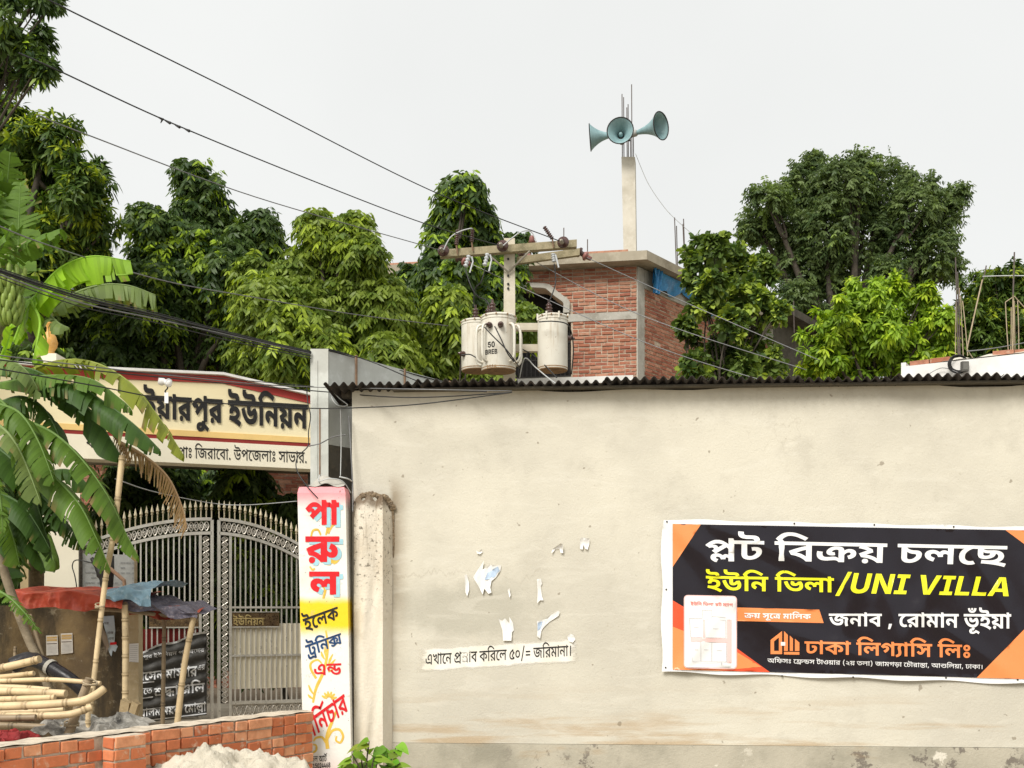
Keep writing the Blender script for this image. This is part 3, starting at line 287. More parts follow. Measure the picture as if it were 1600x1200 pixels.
[[137,13,-21,1,-19,5,-18,9,-17,13,-16,18,-14,23,-13,29,-11,35,28,8,12,-38,14,-29,15,-21,17,-15,20,-8,21,-3,16,1,13,5,10,7,8,9,4,11,2,12,-1,9,-1,8,-2,7,-3,6,-4,6,-4,4,20,26,10,-17,8,-17,4,-17,1,-16,-2,-19,-7,-17,-11,-15,-16,-11,-19,-7],[125,89,-19,2,-14,8,-9,12,-2,16,0,7,2,7,2,7,2,6,29,-8,-2,-4,-2,-4,-1,-4,0,-4,1,-7,3,-5,5,-3,7,-1,6,1,7,2,6,3,7,6,8,9,8,12,24,4,-2,-18,-9,-13,-10,-11,-10,-9,-11,-6,-13,-4],[236,199,0,-26,-239,0,0,26]],
[[94,201,18,-2,16,-5,15,-10,15,-13,16,-18,18,-22,-17,-16,-11,15,-10,12,-10,10,-9,9,-10,6,-9,5,-11,2,-10,1,-12,-1,-11,-2,-9,-5,-10,-5,-8,-7,-9,-7,-2,1,6,4,7,2,6,2,8,0,13,-2,10,-7,6,-10,2,-12,0,-3,-1,-3,0,-3,-1,-2,-35,-20,5,6,5,5,3,6,1,8,-1,6,-3,5,-6,3,-7,1,-5,0,-5,-1,-5,-2,-5,-3,-26,24,14,14,13,12,14,9,15,7,15,5],[163,149,-91,-76,-20,21,28,22,5,1,4,3,3,4,4,3,3,3,4,3,4,3,39,32],[236,199,0,-26,-33,0,0,-101,-29,1,0,53,2,18,-1,8,0,8,-1,9,0,10,0,41,21,0,8,-21],[87,71,13,-1,12,-4,10,-7,8,-8,4,6,5,4,6,3,7,0,10,-1,8,-3,8,-6,8,-7,-11,5,0,4,-1,4,0,4,0,4,0,12,29,-1,0,-82,-29,0,0,51,10,-27,-7,7,-7,7,-6,4,-7,1,-6,-1,-4,-2,-3,-5,-1,-7,0,-3,0,-3,0,-2,0,-2,-23,-1,-3,14,-7,10,-9,6,-11,3,-7,-2,-6,-3,-3,-5,-1,-5,1,-7,4,-6,8,-5,11,-5,-10,-25,-18,9,-13,10,-9,14,-3,17,3,14,9,12,14,8]],
[[87,199,0,-26,-23,0,19,7,-11,-9,-7,-9,-6,-8,-3,-8,-2,-9,0,-11,0,-11,2,-11,3,-12,3,-12,2,-13,0,-13,0,-12,-2,-11,-4,-10,-6,-10,-9,-8,-11,-8,-15,-6,-19,-6,-8,25,18,6,12,6,8,7,4,9,2,9,1,10,0,12,-2,12,-3,12,-3,12,-2,11,0,12,0,10,2,10,3,8,4,9,6,8,8,9,3,-7,-54,0,0,26]],
[[236,199,0,-26,-33,0,0,-173,-29,0,0,126,6,-19,-12,17,-11,14,-10,11,-10,10,-10,7,-10,5,-10,3,-11,1,-13,-1,-11,-4,-10,-5,-9,-8,-8,-8,-8,-9,-2,1,5,3,6,2,6,2,6,0,16,-2,11,-7,6,-11,2,-13,0,-4,0,-3,-1,-3,0,-3,-7,3,4,4,4,4,3,4,4,4,5,4,4,4,39,36,18,-19,-92,-86,-21,20,27,26,-11,-15,-11,-7,5,5,3,6,3,7,1,7,-2,7,-3,5,-6,4,-7,1,-5,-1,-5,-1,-5,-1,-5,-3,-26,24,14,16,13,14,14,12,14,8,16,5,17,2,16,-1,15,-5,14,-8,14,-11,13,-14,15,-17,-5,-1,-1,8,0,8,-1,9,0,10,0,41,21,0,8,-21]],
[[114,199,-2,8,-3,5,-5,3,-9,1,-17,0,-17,1,-14,1,-12,2,-10,4,-9,5,-6,6,-6,7,-3,9,-2,10,-1,12,0,5,0,4,1,5,1,6,51,-3,0,-3,0,-3,-1,-2,0,-1,1,-6,1,-5,1,-3,3,-3,4,-2,5,-2,7,-1,10,0,17,0,12,0,10,-1,8,-2,11,-3,9,-6,7,-8,5,-11,2,-8,2,-10,1,-11],[92,149,18,-1,16,-3,13,-4,11,-6,9,-7,6,-9,5,-8,3,-10,1,-9,-2,-15,-5,-13,-9,-9,-11,-8,-14,-6,-16,-4,-14,13,11,-2,10,-2,11,-3,10,-4,10,-3,10,-5,10,-4,10,-6,10,-6,-27,-38,-10,6,-11,6,-12,6,-12,6,-12,5,-13,5,-13,5,-13,4,-14,4,-15,3,-14,3,-15,2,9,41,11,-2,13,-2,12,-1,13,0,14,0,11,2,10,2,6,5,5,5,1,7,-2,8,-5,6,-8,3,-11,2,-6,-1,-5,-1,-4,-1,-3,-2,-1,-3,-1,-4,0,-2,0,-2,1,-2,1,-2,-52,-5,-2,6,-1,6,-1,6,0,7,2,11,7,10,7,6,9,5,10,4,11,3,13,1],[48,129,-3,10,-7,8,-10,7,-13,4,31,14,15,-2,11,-5,8,-6,7,-6,6,-10,3,-13],[194,199,0,-43,-197,0,0,43]],
[[218,199,0,-43,-28,0,0,-156,-54,0,-10,8,-11,8,-10,6,-11,6,-12,5,-12,5,-13,3,-15,3,-15,2,-19,46,9,4,8,5,8,4,9,4,9,4,11,4,-13,6,-13,4,-10,2,-10,3,-10,2,14,32,15,-10,-38,0,0,43],[136,156,-79,0,12,1,8,-3,8,-4,8,-4,8,-4,7,-5,7,-5,3,-36,-7,-2,-9,-3,-9,-4,-9,-4,-8,-3,-8,-4,-2,3,13,-2,13,-5,9,-3,9,-4,9,-5,8,-5,8,-6,7,-6,-4,-3,-1,7,-1,7,0,8,0,10],[52,-14,-11,2,-9,5,-5,8,-2,10,2,10,5,8,9,5,11,2,11,-2,8,-5,6,-8,1,-10,-1,-10,-6,-8,-8,-5]],
[[106,199,0,-43,-27,0,0,-156,-55,0,0,137,-4,8,-6,6,-6,4,-9,1,-2,0,0,43,6,0,6,-1,7,-3,5,-6,5,-8,-1,4,0,6,-1,5,0,5,0,20,47,0,8,-22]],
[[206,199,0,-43,-27,0,0,-156,-55,0,-8,10,-10,9,-9,7,-10,7,-11,6,-11,5,-13,5,-13,3,-15,4,-19,48,20,11,21,9,21,8,22,7,21,6,21,6,-4,-9,0,14,-130,0,0,43],[124,110,6,-3,-11,-3,-11,-4,-10,-3,-10,-4,-10,-4,-11,-5,12,-3,12,-5,12,-6,12,-8,11,-8,9,-10,-9,0,0,7,-1,8,0,7,-1,8],[53,-9,-11,1,-8,6,-6,8,-2,10,2,10,6,8,8,5,11,1,11,-1,8,-5,6,-8,2,-10,-2,-10,-6,-8,-8,-6]],
[[257,199,0,-43,-28,0,0,-156,-54,0,0,125,5,-24,-7,10,-7,8,-7,8,-9,9,-10,9,-9,6,-9,5,-10,2,-10,1,-9,0,-9,-2,-7,-4,-7,-5,-8,-6,-10,-9,-12,4,8,5,7,3,8,2,8,1,14,-2,11,-7,6,-9,2,-11,0,-4,0,-5,-1,-4,-1,-4,-16,5,3,4,4,5,5,5,6,5,5,4,5,5,37,30,31,-30,-98,-85,-34,33,25,19,-8,-11,-10,-3,6,5,4,5,2,4,1,4,-1,5,-2,3,-4,2,-5,1,-5,-1,-4,-1,-5,-2,-5,-3,-35,33,11,11,10,11,10,9,10,8,10,7,11,5,10,4,12,3,12,0,10,0,9,-2,9,-3,9,-4,9,-4,8,-6,9,-7,9,-9,9,-9,-5,-5,0,6,-1,8,0,8,0,7,0,40,46,0,8,-22]],
[[-100,-85,-14,1,-12,3,-12,5,-10,8,-6,10,-2,14,1,11,5,10,9,8,11,6,15,4,17,1,14,-1,13,-1,14,-3,13,-4,14,-6,14,-7,14,-8,16,-10,15,-11,-27,-32,-11,11,-12,9,-11,8,-11,7,-11,6,-10,4,-10,3,-10,2,-9,1,-7,-1,-4,-2,-3,-3,0,-4,0,-3,2,-3,3,-1,5,-1,5,1,4,2,4,3,2,4,1,5,1,5,1,6,0,7,0,28,55,0,0,-13,-1,-12,-2,-14,-4,-13,-7,-13,-6,-7,-7,-7,-9,-5,-12,-5,-13,-2]],
[],
[[163,199,-2,8,-3,5,-5,3,-9,1,-42,0,-17,1,-15,1,-12,2,-10,4,-8,5,-7,6,-5,7,-4,9,-2,10,0,12,0,5,0,4,1,5,1,6,51,-3,0,-3,-1,-3,0,-2,0,-1,0,-6,1,-5,2,-3,3,-3,4,-2,5,-2,7,-1,10,0,42,0,12,0,10,-1,8,-2,11,-3,9,-6,7,-8,5,-11,2,-8,2,-10,1,-11],[252,199,0,-43,-110,0,0,-30,1,-4,1,-4,3,-2,4,-1,4,1,4,2,4,2,4,4,4,5,3,6,41,7,8,-11,6,-11,4,-10,4,-10,2,-12,1,-12,-2,-13,-3,-12,-6,-11,-8,-10,-10,-8,-13,-7,-15,-5,-17,-3,-20,-1,-14,0,-14,2,-14,3,-14,5,-13,7,-13,8,-12,11,-11,12,-11,15,-10,18,-8,21,-8,23,51,13,6,-21,7,-19,8,-15,9,-12,10,-10,10,-7,11,-5,12,-3,13,-1,12,1,11,2,10,4,9,10,3,14,-1,10,-4,8,-5,7,-7,6,48,3,-8,-10,-9,-8,-8,-7,-13,-8,-12,-6,-13,-3,-14,-1,-12,1,-11,2,-9,5,-8,6,-5,7,-4,9,-2,11,-1,13,0,29,-91,0,0,43]],
[[106,199,0,-43,-27,0,0,-156,-55,0,0,156,-27,0,0,43,29,0,-6,7,-6,6,-5,7,-5,7,12,17,12,13,11,12,11,8,12,7,12,5,12,3,12,2,14,0,10,0,10,-1,9,-1,10,-2,10,-3,10,-3,11,-5,11,-5,13,-6,13,-7,14,-8,15,-9,-24,-36,-17,10,-15,8,-13,8,-12,5,-11,5,-10,3,-14,3,-14,1,-13,-1,-11,-3,-9,-6,-8,-6,-7,-7,-7,-8,3,-5,4,-6,4,-5,3,-4]],
[[213,199,0,-43,-27,0,0,-156,-55,0,0,60,7,-15,-7,9,-7,7,-7,6,-11,8,-10,6,-11,4,-10,1,-5,0,-3,-2,-3,-2,0,-4,1,-5,3,-3,6,-4,8,-3,-23,-43,-14,7,-13,8,-10,10,-8,11,-5,12,-1,12,1,11,2,10,5,9,9,10,12,6,13,4,14,2,13,-1,13,-3,12,-4,12,-7,8,-5,8,-6,8,-7,-6,-3,0,7,-1,9,0,8,0,7,0,29,-134,0,0,43]],
[[196,199,0,-26,-33,0,0,-173,-28,0,-12,18,-15,16,-18,14,-20,12,-23,9,-23,6,-14,32,31,17,33,16,34,14,34,11,-7,-12,0,20,-138,0,0,26],[135,146,6,-8,-23,-9,-25,-10,-24,-11,-23,-13,16,-4,18,-8,18,-9,16,-12,15,-15,11,-16,-4,-1,0,8,-1,7,0,8,0,9]],
[[22,18,1,11,5,7,7,4,8,1,9,-1,7,-4,5,-7,1,-10,-1,-11,-5,-7,-7,-4,-9,-1,-8,1,-7,4,-5,7]],
[[165,201,13,-1,10,-2,8,-3,7,-5,6,-6,4,-7,3,-10,1,-12,0,-155,-28,0,-4,8,-4,7,-5,5,-6,3,-8,3,-9,0,-11,0,-10,-1,-10,-1,-11,-2,-11,-1,-13,0,-12,1,-12,1,-13,4,-11,6,-10,8,-8,12,-6,16,-1,19,0,8,1,9,1,8,1,8,29,-4,-1,-6,-1,-6,-1,-7,0,-9,1,-12,3,-9,4,-8,6,-5,8,-4,7,-2,9,-1,8,0,16,0,13,2,14,2,15,1,13,-1,10,-3,10,-5,8,-8,0,110,0,10,-1,6,-2,5,-3,4,-7,3,-10,1,-11,-1,-10,-4,-9,-5,-8,-7,-7,-8,-5,-8,-3,-8,-1,-7,0,-4,1,-3,2,-3,3,-2,5,-2,7,-1,3,1,4,0,3,0,3,0,2,-25,-4,-1,-5,-1,-6,0,-7,-1,-15,3,-13,7,-9,12,-3,18,1,13,5,13,8,13,11,12,12,10,14,8,16,5]],
[[230,199,0,-26,-33,0,0,-173,-29,0,-10,13,-11,12,-12,11,-14,10,-14,9,-17,8,-17,6,-20,4,-8,32,16,-11,28,-6,22,-8,19,-10,16,-12,12,-12,11,-11,0,7,-1,7,0,8,0,8,0,155,21,0,8,-21],[146,150,-3,-17,-7,-15,-11,-12,-16,-9,-18,-7,-22,-4,-18,4,-6,15,23,3,18,5,14,6,10,8,6,10,2,11,-1,9,-4,8,-6,8,-8,8,22,19,10,-11,8,-12,5,-13],[59,137,-18,2,-14,8,-9,12,-3,16,1,7,1,7,3,7,2,5,28,-7,-2,-4,-2,-4,-1,-4,0,-4,1,-7,3,-5,5,-2,7,-1,6,0,6,2,7,4,7,6,7,8,7,12,20,5,2,-15,-8,-14,-8,-12,-10,-9,-11,-7,-13,-5]],
[[249,199,0,-26,-33,0,0,-161,-28,0,0,114,6,-19,-12,17,-11,14,-11,11,-10,10,-10,7,-10,5,-10,3,-11,1,-12,-1,-11,-4,-10,-5,-9,-8,-9,-8,-8,-9,-2,1,6,3,5,2,6,2,7,0,15,-2,11,-7,6,-11,2,-13,0,-4,0,-3,0,-3,-1,-3,-6,3,3,4,4,4,4,4,4,4,4,4,4,4,40,36,18,-19,-92,-86,-21,20,27,26,-12,-15,-10,-7,4,5,4,6,2,7,1,7,-1,7,-4,5,-5,4,-8,1,-5,-1,-4,-1,-5,-1,-5,-3,-26,24,13,16,13,14,14,12,15,8,15,5,17,2,17,-1,15,-5,13,-8,14,-11,14,-14,14,-17,-5,-1,0,8,-1,8,0,9,0,10,0,41,21,0,7,-21],[216,-14,-28,0,-3,8,-5,7,-5,5,-6,3,-8,2,-8,1,-16,-1,-16,-2,-17,-2,-18,-1,-12,1,-12,1,-13,4,-11,5,-10,7,-8,11,-5,14,-2,18,1,6,0,6,1,7,1,6,29,-4,-1,-4,-1,-5,-1,-6,0,-6,1,-12,5,-9,6,-6,9,-5,11,-2,13,-1,15,1,15,2,15,2,16,1,12,-1,10,-4,10,-5,8,-8,0,32,28,0]],
[[162,93,-20,3,-18,9,-13,14,-10,17,4,1,-3,-10,-4,-10,-6,-9,-8,-8,-9,-5,-12,-2,-9,1,-9,3,-8,4,-8,7,-9,10,-9,13,22,13,8,-12,6,-7,6,-3,7,-1,7,1,6,4,5,6,4,10,3,14,1,18,27,0,2,-11,4,-10,4,-10,6,-8,6,-7,8,-5,8,-3,10,-1,10,2,6,4,5,7,1,9,-2,11,-5,11,-7,10,-8,9,29,5,5,-5,5,-7,5,-8,4,-8,2,-10,1,-10,-3,-19,-10,-15,-16,-9],[236,199,0,-26,-239,0,0,26],[200,-14,-28,0,-5,12,-8,7,-10,5,-14,2,-9,-1,-9,-1,-9,-1,-10,-1,-10,-2,-11,0,-10,1,-10,1,-10,4,-9,4,-8,7,-6,9,-4,11,-1,14,0,6,1,5,0,6,2,4,28,-4,-1,-3,-1,-4,0,-4,0,-4,1,-10,3,-6,5,-5,6,-4,7,-1,9,-1,10,0,8,2,8,1,8,1,8,1,9,1,12,-1,12,-3,10,-6,8,-8,0,82,28,14]],
[[102,0,-24,2,-21,7,-17,12,-14,15,-8,20,-3,23,4,25,10,22,18,21,23,19,29,18,34,17,14,-19,-3,-4,-2,-4,-1,-4,0,-5,2,-8,5,-6,8,-4,11,-1,1,0,1,0,1,0,2,0,12,-20,-17,-10,-14,-9,-10,-8,-7,-9,-5,-9,-1,-9,1,-9,5,-7,9,-6,15,-1,3,0,3,0,2,0,3,0,11,-29,-17,-9,-20,-6,-21,-4],[104,26,9,0,7,0,7,1,6,2,7,1,7,2,1,-3,-21,5,-14,10,-9,13,-3,15,2,12,4,11,6,10,10,10,13,11,15,11,2,-11,-11,2,-9,4,-7,5,-5,7,-3,7,-1,8,0,4,0,3,1,4,2,3,7,-4,-23,-13,-20,-14,-16,-14,-12,-16,-8,-17,-3,-19,2,-17,7,-13,10,-9,12,-7,13,-3]],
[[94,28,-20,2,-17,6,-15,10,-11,14,-7,18,-2,23,2,18,6,17,10,16,14,12,19,8,24,3,24,-3,18,-7,14,-12,9,-14,6,-18,2,-19,-2,-19,-7,-17,-10,-15,-14,-12,-19,-8],[98,149,-13,-1,-11,-5,-9,-7,-7,-9,-4,-13,-2,-14,1,-13,3,-10,6,-10,8,-7,10,-4,14,-2,13,2,11,4,9,8,7,10,4,12,1,14,-1,13,-3,11,-6,9,-8,7,-11,4]],
[[102,254,30,0,-85,-294,-30,0]],
[[22,148,147,0,0,-26,-147,0],[22,85,147,0,0,-26,-147,0]],
[[280,199,0,-43,-101,0,0,-92,-1,-8,0,-7,1,-6,0,-7,0,-7,0,-29,-55,0,-8,10,-10,9,-9,7,-10,7,-11,6,-11,5,-13,5,-13,3,-15,4,-19,48,20,11,21,9,21,8,21,7,22,6,21,6,-4,-9,0,14,-130,0,0,43],[124,110,6,-3,-11,-3,-11,-4,-10,-3,-10,-4,-10,-4,-11,-5,12,-3,12,-5,12,-6,12,-8,11,-8,9,-10,-9,0,0,7,-1,8,0,7,-1,8],[220,33,-12,1,-11,2,-9,5,-9,5,-8,8,-7,8,-7,10,-7,11,-7,12,30,15,5,-11,4,-9,6,-7,5,-4,7,-3,6,-1,5,1,3,1,2,3,1,4,-1,4,-2,4,-3,3,-5,3,-5,2,-7,2,16,44,13,-5,12,-5,9,-6,8,-7,6,-7,5,-8,4,-12,2,-14,-2,-14,-4,-13,-8,-9,-10,-8,-12,-4],[53,-9,-11,1,-8,6,-6,8,-2,10,2,10,6,8,8,5,11,1,11,-1,8,-5,6,-8,2,-10,-2,-10,-6,-8,-8,-6]],
[[258,199,0,-43,-27,0,0,-156,-55,0,0,96,9,-16,-4,5,-5,5,-5,3,-7,1,-3,0,-3,-1,-2,-2,-2,-3,-2,-4,0,-6,0,-3,0,-3,0,-2,1,-3,-47,-2,-2,8,-3,7,-5,6,-5,5,-6,3,-8,1,-4,-1,-3,-1,-3,-2,-2,-2,-1,-3,-1,-3,2,-7,6,-6,8,-4,11,-4,-15,-43,-13,4,-12,5,-10,6,-10,6,-7,8,-7,8,-4,9,-3,10,-1,12,1,10,2,10,4,8,9,10,12,8,9,4,10,2,11,1,14,-1,12,-3,10,-4,9,-5,9,-7,10,-8,-10,1,5,11,8,8,10,5,11,2,10,-2,10,-3,8,-5,7,-7,-10,-4,-1,7,-1,8,-1,7,0,8,0,8,-179,0,0,43]],
[[231,199,0,-35,-125,0,0,-88,0,-9,1,-7,2,-4,2,-4,6,-3,9,-1,8,1,8,2,8,5,9,7,6,7,5,7,2,7,1,8,-1,5,-2,5,-5,3,-8,1,-4,0,-3,-1,-4,0,-3,-1,-5,35,7,1,7,1,7,1,9,0,15,-1,12,-4,9,-7,6,-9,4,-10,1,-11,-1,-12,-2,-11,-4,-10,-6,-10,-6,-9,-8,-9,-9,-7,-10,-7,-10,-5,-12,-4,-11,-3,-13,-1,-15,1,-12,3,-9,4,-7,5,-6,7,-6,10,-2,9,-2,11,0,14,0,88,-67,0,0,35],[159,199,-1,9,-4,5,-6,4,-11,1,-24,0,-15,0,-13,2,-11,2,-14,6,-10,8,-5,8,-4,8,-2,10,-1,11,0,5,1,4,0,5,1,5,40,-3,0,-2,0,-3,-1,-2,0,-2,1,-6,1,-6,2,-5,3,-4,4,-3,5,-2,7,-1,10,0,26,0,11,-1,10,0,9,-2,10,-4,8,-6,6,-7,4,-9,2,-11,1,-14],[200,-59,-42,0,-5,8,-7,6,-10,3,-13,1,-7,0,-8,-1,-9,-1,-10,-2,-10,-1,-11,0,-11,1,-10,2,-10,3,-9,6,-9,8,-6,11,-3,9,-2,10,0,11,0,9,1,8,1,8,1,7,40,-5,-1,-5,-1,-6,0,-5,0,-6,1,-9,2,-8,4,-6,6,-4,7,-3,7,-1,8,1,7,1,7,1,7,2,7,1,9,0,10,-1,11,-3,9,-6,7,-7,0,21,0,8,0,9,1,9,1,7,40,41]],
[[157,174,0,-19,0,3,13,-3,12,-3,11,-4,10,-6,9,-6,7,-8,5,-9,3,-10,1,-11,-1,-9,-3,-9,-6,-7,-7,-5,-10,-4,-12,-1,-5,0,-5,0,-4,1,-4,0,2,30,1,0,2,0,2,0,2,0,6,1,3,2,2,3,0,3,-2,8,-7,7,-11,4,-14,3,1,12,0,-109,-40,0,-9,9,-10,8,-9,7,-10,6,-11,5,-10,5,-12,3,-13,3,-13,3,-16,37,12,6,12,6,13,5,12,6,13,5,13,5,12,4,12,4,12,3,0,-7,0,23],[116,136,9,-9,-13,-3,-13,-5,-9,-3,-10,-3,-9,-4,-12,-5,-12,-6,-3,4,15,-3,13,-4,13,-6,12,-6,11,-8,8,-7,0,6,0,5,0,5,0,5],[225,199,0,-35,-228,0,0,35],[313,199,0,-35,-31,0,0,-174,-42,0,0,17,1,10,0,8,-1,7,0,8,0,8,0,116,-22,0,0,35],[96,-9,-10,1,-10,3,-9,4,-9,7,-6,6,-6,8,-5,9,29,19,6,-10,6,-7,7,-3,9,-2,5,0,5,1,5,1,6,2,7,3,9,4,14,7,12,5,12,4,14,1,10,0,10,-3,10,-4,11,-7,7,-5,7,-6,9,-7,-10,-32,-11,10,-9,7,-8,6,-8,3,-8,2,-9,1,-5,0,-5,-1,-6,-1,-6,-3,-8,-3,-10,-5,-11,-5,-9,-4,-8,-2,-8,-2,-7,-1]],
[[171,201,14,-1,11,-2,9,-4,8,-5,6,-6,5,-8,3,-11,1,-16,0,-148,-42,0,-3,7,-5,5,-4,4,-6,3,-8,2,-9,0,-12,0,-10,-1,-10,-1,-10,-1,-10,-1,-12,0,-14,0,-13,2,-13,4,-12,6,-10,9,-8,12,-4,10,-2,12,-1,15,0,8,1,9,1,9,2,8,41,-6,-1,-5,-1,-6,-1,-7,0,-8,1,-11,2,-8,4,-6,6,-5,6,-3,7,-2,8,-1,7,0,15,1,13,1,12,2,12,1,12,-1,10,-3,9,-4,10,-8,0,97,-1,9,-1,6,-1,4,-3,3,-6,4,-8,1,-8,-1,-8,-3,-7,-5,-6,-5,-5,-6,-4,-6,-3,-6,-1,-5,1,-2,1,-3,1,-2,3,-2,5,-1,5,0,4,0,3,0,2,1,3,0,2,-34,-4,-1,-6,-1,-7,-1,-8,0,-12,1,-11,3,-10,5,-7,8,-5,11,-1,13,2,13,5,13,5,9,6,8,7,8,9,8,9,6,10,5,11,4,12,2]],
[[284,199,0,-35,-111,0,0,-52,1,-4,1,-4,2,-2,4,-1,5,1,4,2,5,4,5,4,5,6,5,7,38,7,6,-10,6,-10,4,-10,3,-11,2,-11,0,-12,-1,-11,-3,-12,-5,-10,-8,-10,-9,-9,-12,-7,-14,-5,-16,-3,-18,-1,-16,1,-15,2,-15,5,-13,6,-13,8,-13,10,-11,14,-11,15,-10,19,37,16,7,-12,7,-11,7,-10,7,-8,8,-7,9,-5,9,-4,11,-2,11,-1,14,2,12,3,10,6,7,7,4,10,2,11,-2,11,-3,10,-4,8,-6,6,32,0,-8,-9,-7,-9,-8,-7,-11,-9,-12,-6,-13,-3,-13,-2,-9,1,-9,2,-7,4,-6,5,-5,8,-3,8,-2,10,-1,12,0,3,1,3,0,5,-1,5,0,5,0,5,0,23,-134,0,0,35],[63,154,14,-1,14,-3,13,-5,13,-7,9,-5,8,-6,8,-8,3,-40,-14,11,-13,10,-13,8,-12,6,-13,3,-12,2,-7,-1,-4,-2,-3,-4,-1,-4,0,-4,2,-4,3,-3,6,-3,-19,-32,-11,6,-9,7,-7,8,-6,13,-3,14,2,13,6,12,9,8,11,6,13,3]],
[[286,199,0,-35,-234,0,4,2,11,-4,10,-4,9,-6,9,-6,8,-6,7,-6,4,-28,-9,-4,-9,-4,-9,-4,-9,-5,-9,-4,-9,-5,0,2,13,-3,14,-4,9,-4,10,-4,10,-5,9,-6,9,-6,7,-7,0,5,0,6,0,5,-1,6,0,90,15,0,14,0,13,-1,13,-1,11,-2,11,-3,10,-4,9,-5,9,-6,8,-7,9,-9,6,-11,4,-11,1,-12,-1,-11,-3,-10,-6,-8,-9,-7,-8,-4,-10,-2,-12,0,-6,0,-6,0,-5,1,-6,1,2,35,2,-1,2,0,3,0,3,0,10,1,5,3,3,5,1,5,-3,9,-9,8,-9,5,-13,4,-15,2,0,-119,-43,0,-8,10,-10,9,-11,8,-12,7,-13,6,-14,5,-14,4,-16,3,-17,3,-15,36,9,6,10,5,10,6,10,5,11,6,10,5,-9,5,-10,4,-10,4,-11,4,-11,3,-12,2,12,26,12,-8,-34,0,0,35]],
[[-97,238,111,55,17,-30,-110,-57]],
[[199,199,0,-26,-144,0,0,-93,-6,6,13,14,15,12,17,12,19,11,19,10,21,8,23,-21,-5,-10,-4,-11,-3,-10,-2,-11,-2,-12,0,-13,1,-14,2,-15,3,-16,5,-16,-28,-7,-5,18,-4,18,-2,18,-1,18,0,13,2,12,2,11,3,9,4,9,4,7,6,-5,-19,-9,-17,-10,-18,-11,-16,-13,-17,-15,-17,-15,-22,15,0,106,-29,0,0,26]],
[[-85,229,106,64,13,-21,-104,-66]],
[[26,0,0,41,160,0,0,-41],[139,233,0,-233,-52,0,0,188,-1,0,-53,-37,0,46,52,36]],
[[101,-3,-15,1,-15,3,-13,5,-12,7,-10,8,-9,10,-6,11,-4,12,-1,13,50,0,1,-6,1,-5,3,-5,4,-4,4,-3,5,-3,5,-2,6,-2,6,0,8,1,6,1,6,3,6,4,4,4,4,6,2,6,2,7,1,8,-1,7,-2,7,-2,7,-4,5,-5,5,-5,4,-6,3,-7,1,-7,1,-7,-1,-7,-1,-6,-2,-6,-4,-4,-4,-4,-4,-46,8,11,124,144,0,0,-42,-102,0,-6,-57,2,0,4,5,7,5,7,4,9,4,9,2,11,0,10,0,9,-2,9,-3,9,-5,8,-5,7,-6,6,-7,5,-8,4,-9,3,-10,2,-10,0,-11,-1,-15,-4,-14,-6,-13,-8,-11,-10,-10,-13,-8,-13,-5,-16,-4]],
[[103,-3,-19,1,-16,5,-15,8,-12,11,-10,13,-8,17,-6,19,-3,21,-1,24,1,24,3,22,6,19,8,16,10,14,12,11,15,8,16,4,19,2,19,-2,17,-4,15,-8,12,-11,10,-14,8,-16,5,-19,4,-22,1,-24,-1,-24,-4,-21,-5,-19,-8,-17,-10,-13,-12,-11,-15,-8,-17,-5],[103,39,9,1,7,3,7,5,5,6,4,9,4,10,2,12,1,15,1,16,-1,17,-1,14,-2,13,-4,10,-4,9,-5,6,-7,5,-7,3,-9,1,-8,-1,-7,-3,-7,-5,-5,-6,-5,-9,-3,-10,-2,-13,-2,-14,0,-17,0,-16,2,-15,2,-12,3,-10,5,-9,5,-6,7,-5,7,-3]],
[[21,0,0,37,83,76,7,6,5,6,5,5,5,6,3,5,3,5,2,5,2,6,0,6,-1,6,-1,6,-3,5,-3,5,-4,3,-5,3,-5,2,-6,2,-7,0,-6,0,-6,-2,-6,-2,-5,-3,-4,-4,-3,-5,-2,-5,-2,-7,0,-7,-49,0,1,15,4,13,6,12,7,11,10,9,12,7,13,5,15,3,16,1,16,-1,15,-3,13,-5,12,-7,9,-8,8,-9,6,-11,4,-12,1,-14,-1,-8,-2,-9,-2,-8,-5,-9,-6,-10,-8,-10,-10,-11,-13,-13,-15,-14,-32,-30,0,-2,97,0,0,-42]],
[[8,40,0,41,87,152,49,0,-84,-150,0,-2,138,0,0,-41],[120,0,0,52,2,18,0,75,47,0,0,-145]],
[[104,-3,-15,1,-14,3,-14,5,-12,7,-11,9,-8,11,-7,13,-4,14,-1,16,1,12,2,12,4,13,6,12,7,14,9,14,54,80,52,0,-73,-106,-15,0,3,4,4,3,4,4,5,3,6,3,7,2,7,2,7,1,8,0,14,-1,13,-3,11,-4,10,-7,9,-8,7,-10,5,-12,3,-13,1,-14,-1,-15,-4,-14,-6,-13,-8,-11,-10,-10,-12,-7,-14,-6,-14,-3],[104,37,7,0,6,2,6,3,5,4,4,4,4,6,3,6,1,6,1,8,-1,7,-1,7,-3,6,-4,5,-4,5,-5,3,-6,3,-6,2,-7,0,-7,0,-6,-2,-6,-3,-5,-3,-5,-5,-3,-5,-3,-6,-2,-7,0,-7,0,-7,2,-7,3,-6,3,-6,5,-4,5,-4,6,-3,6,-2]],
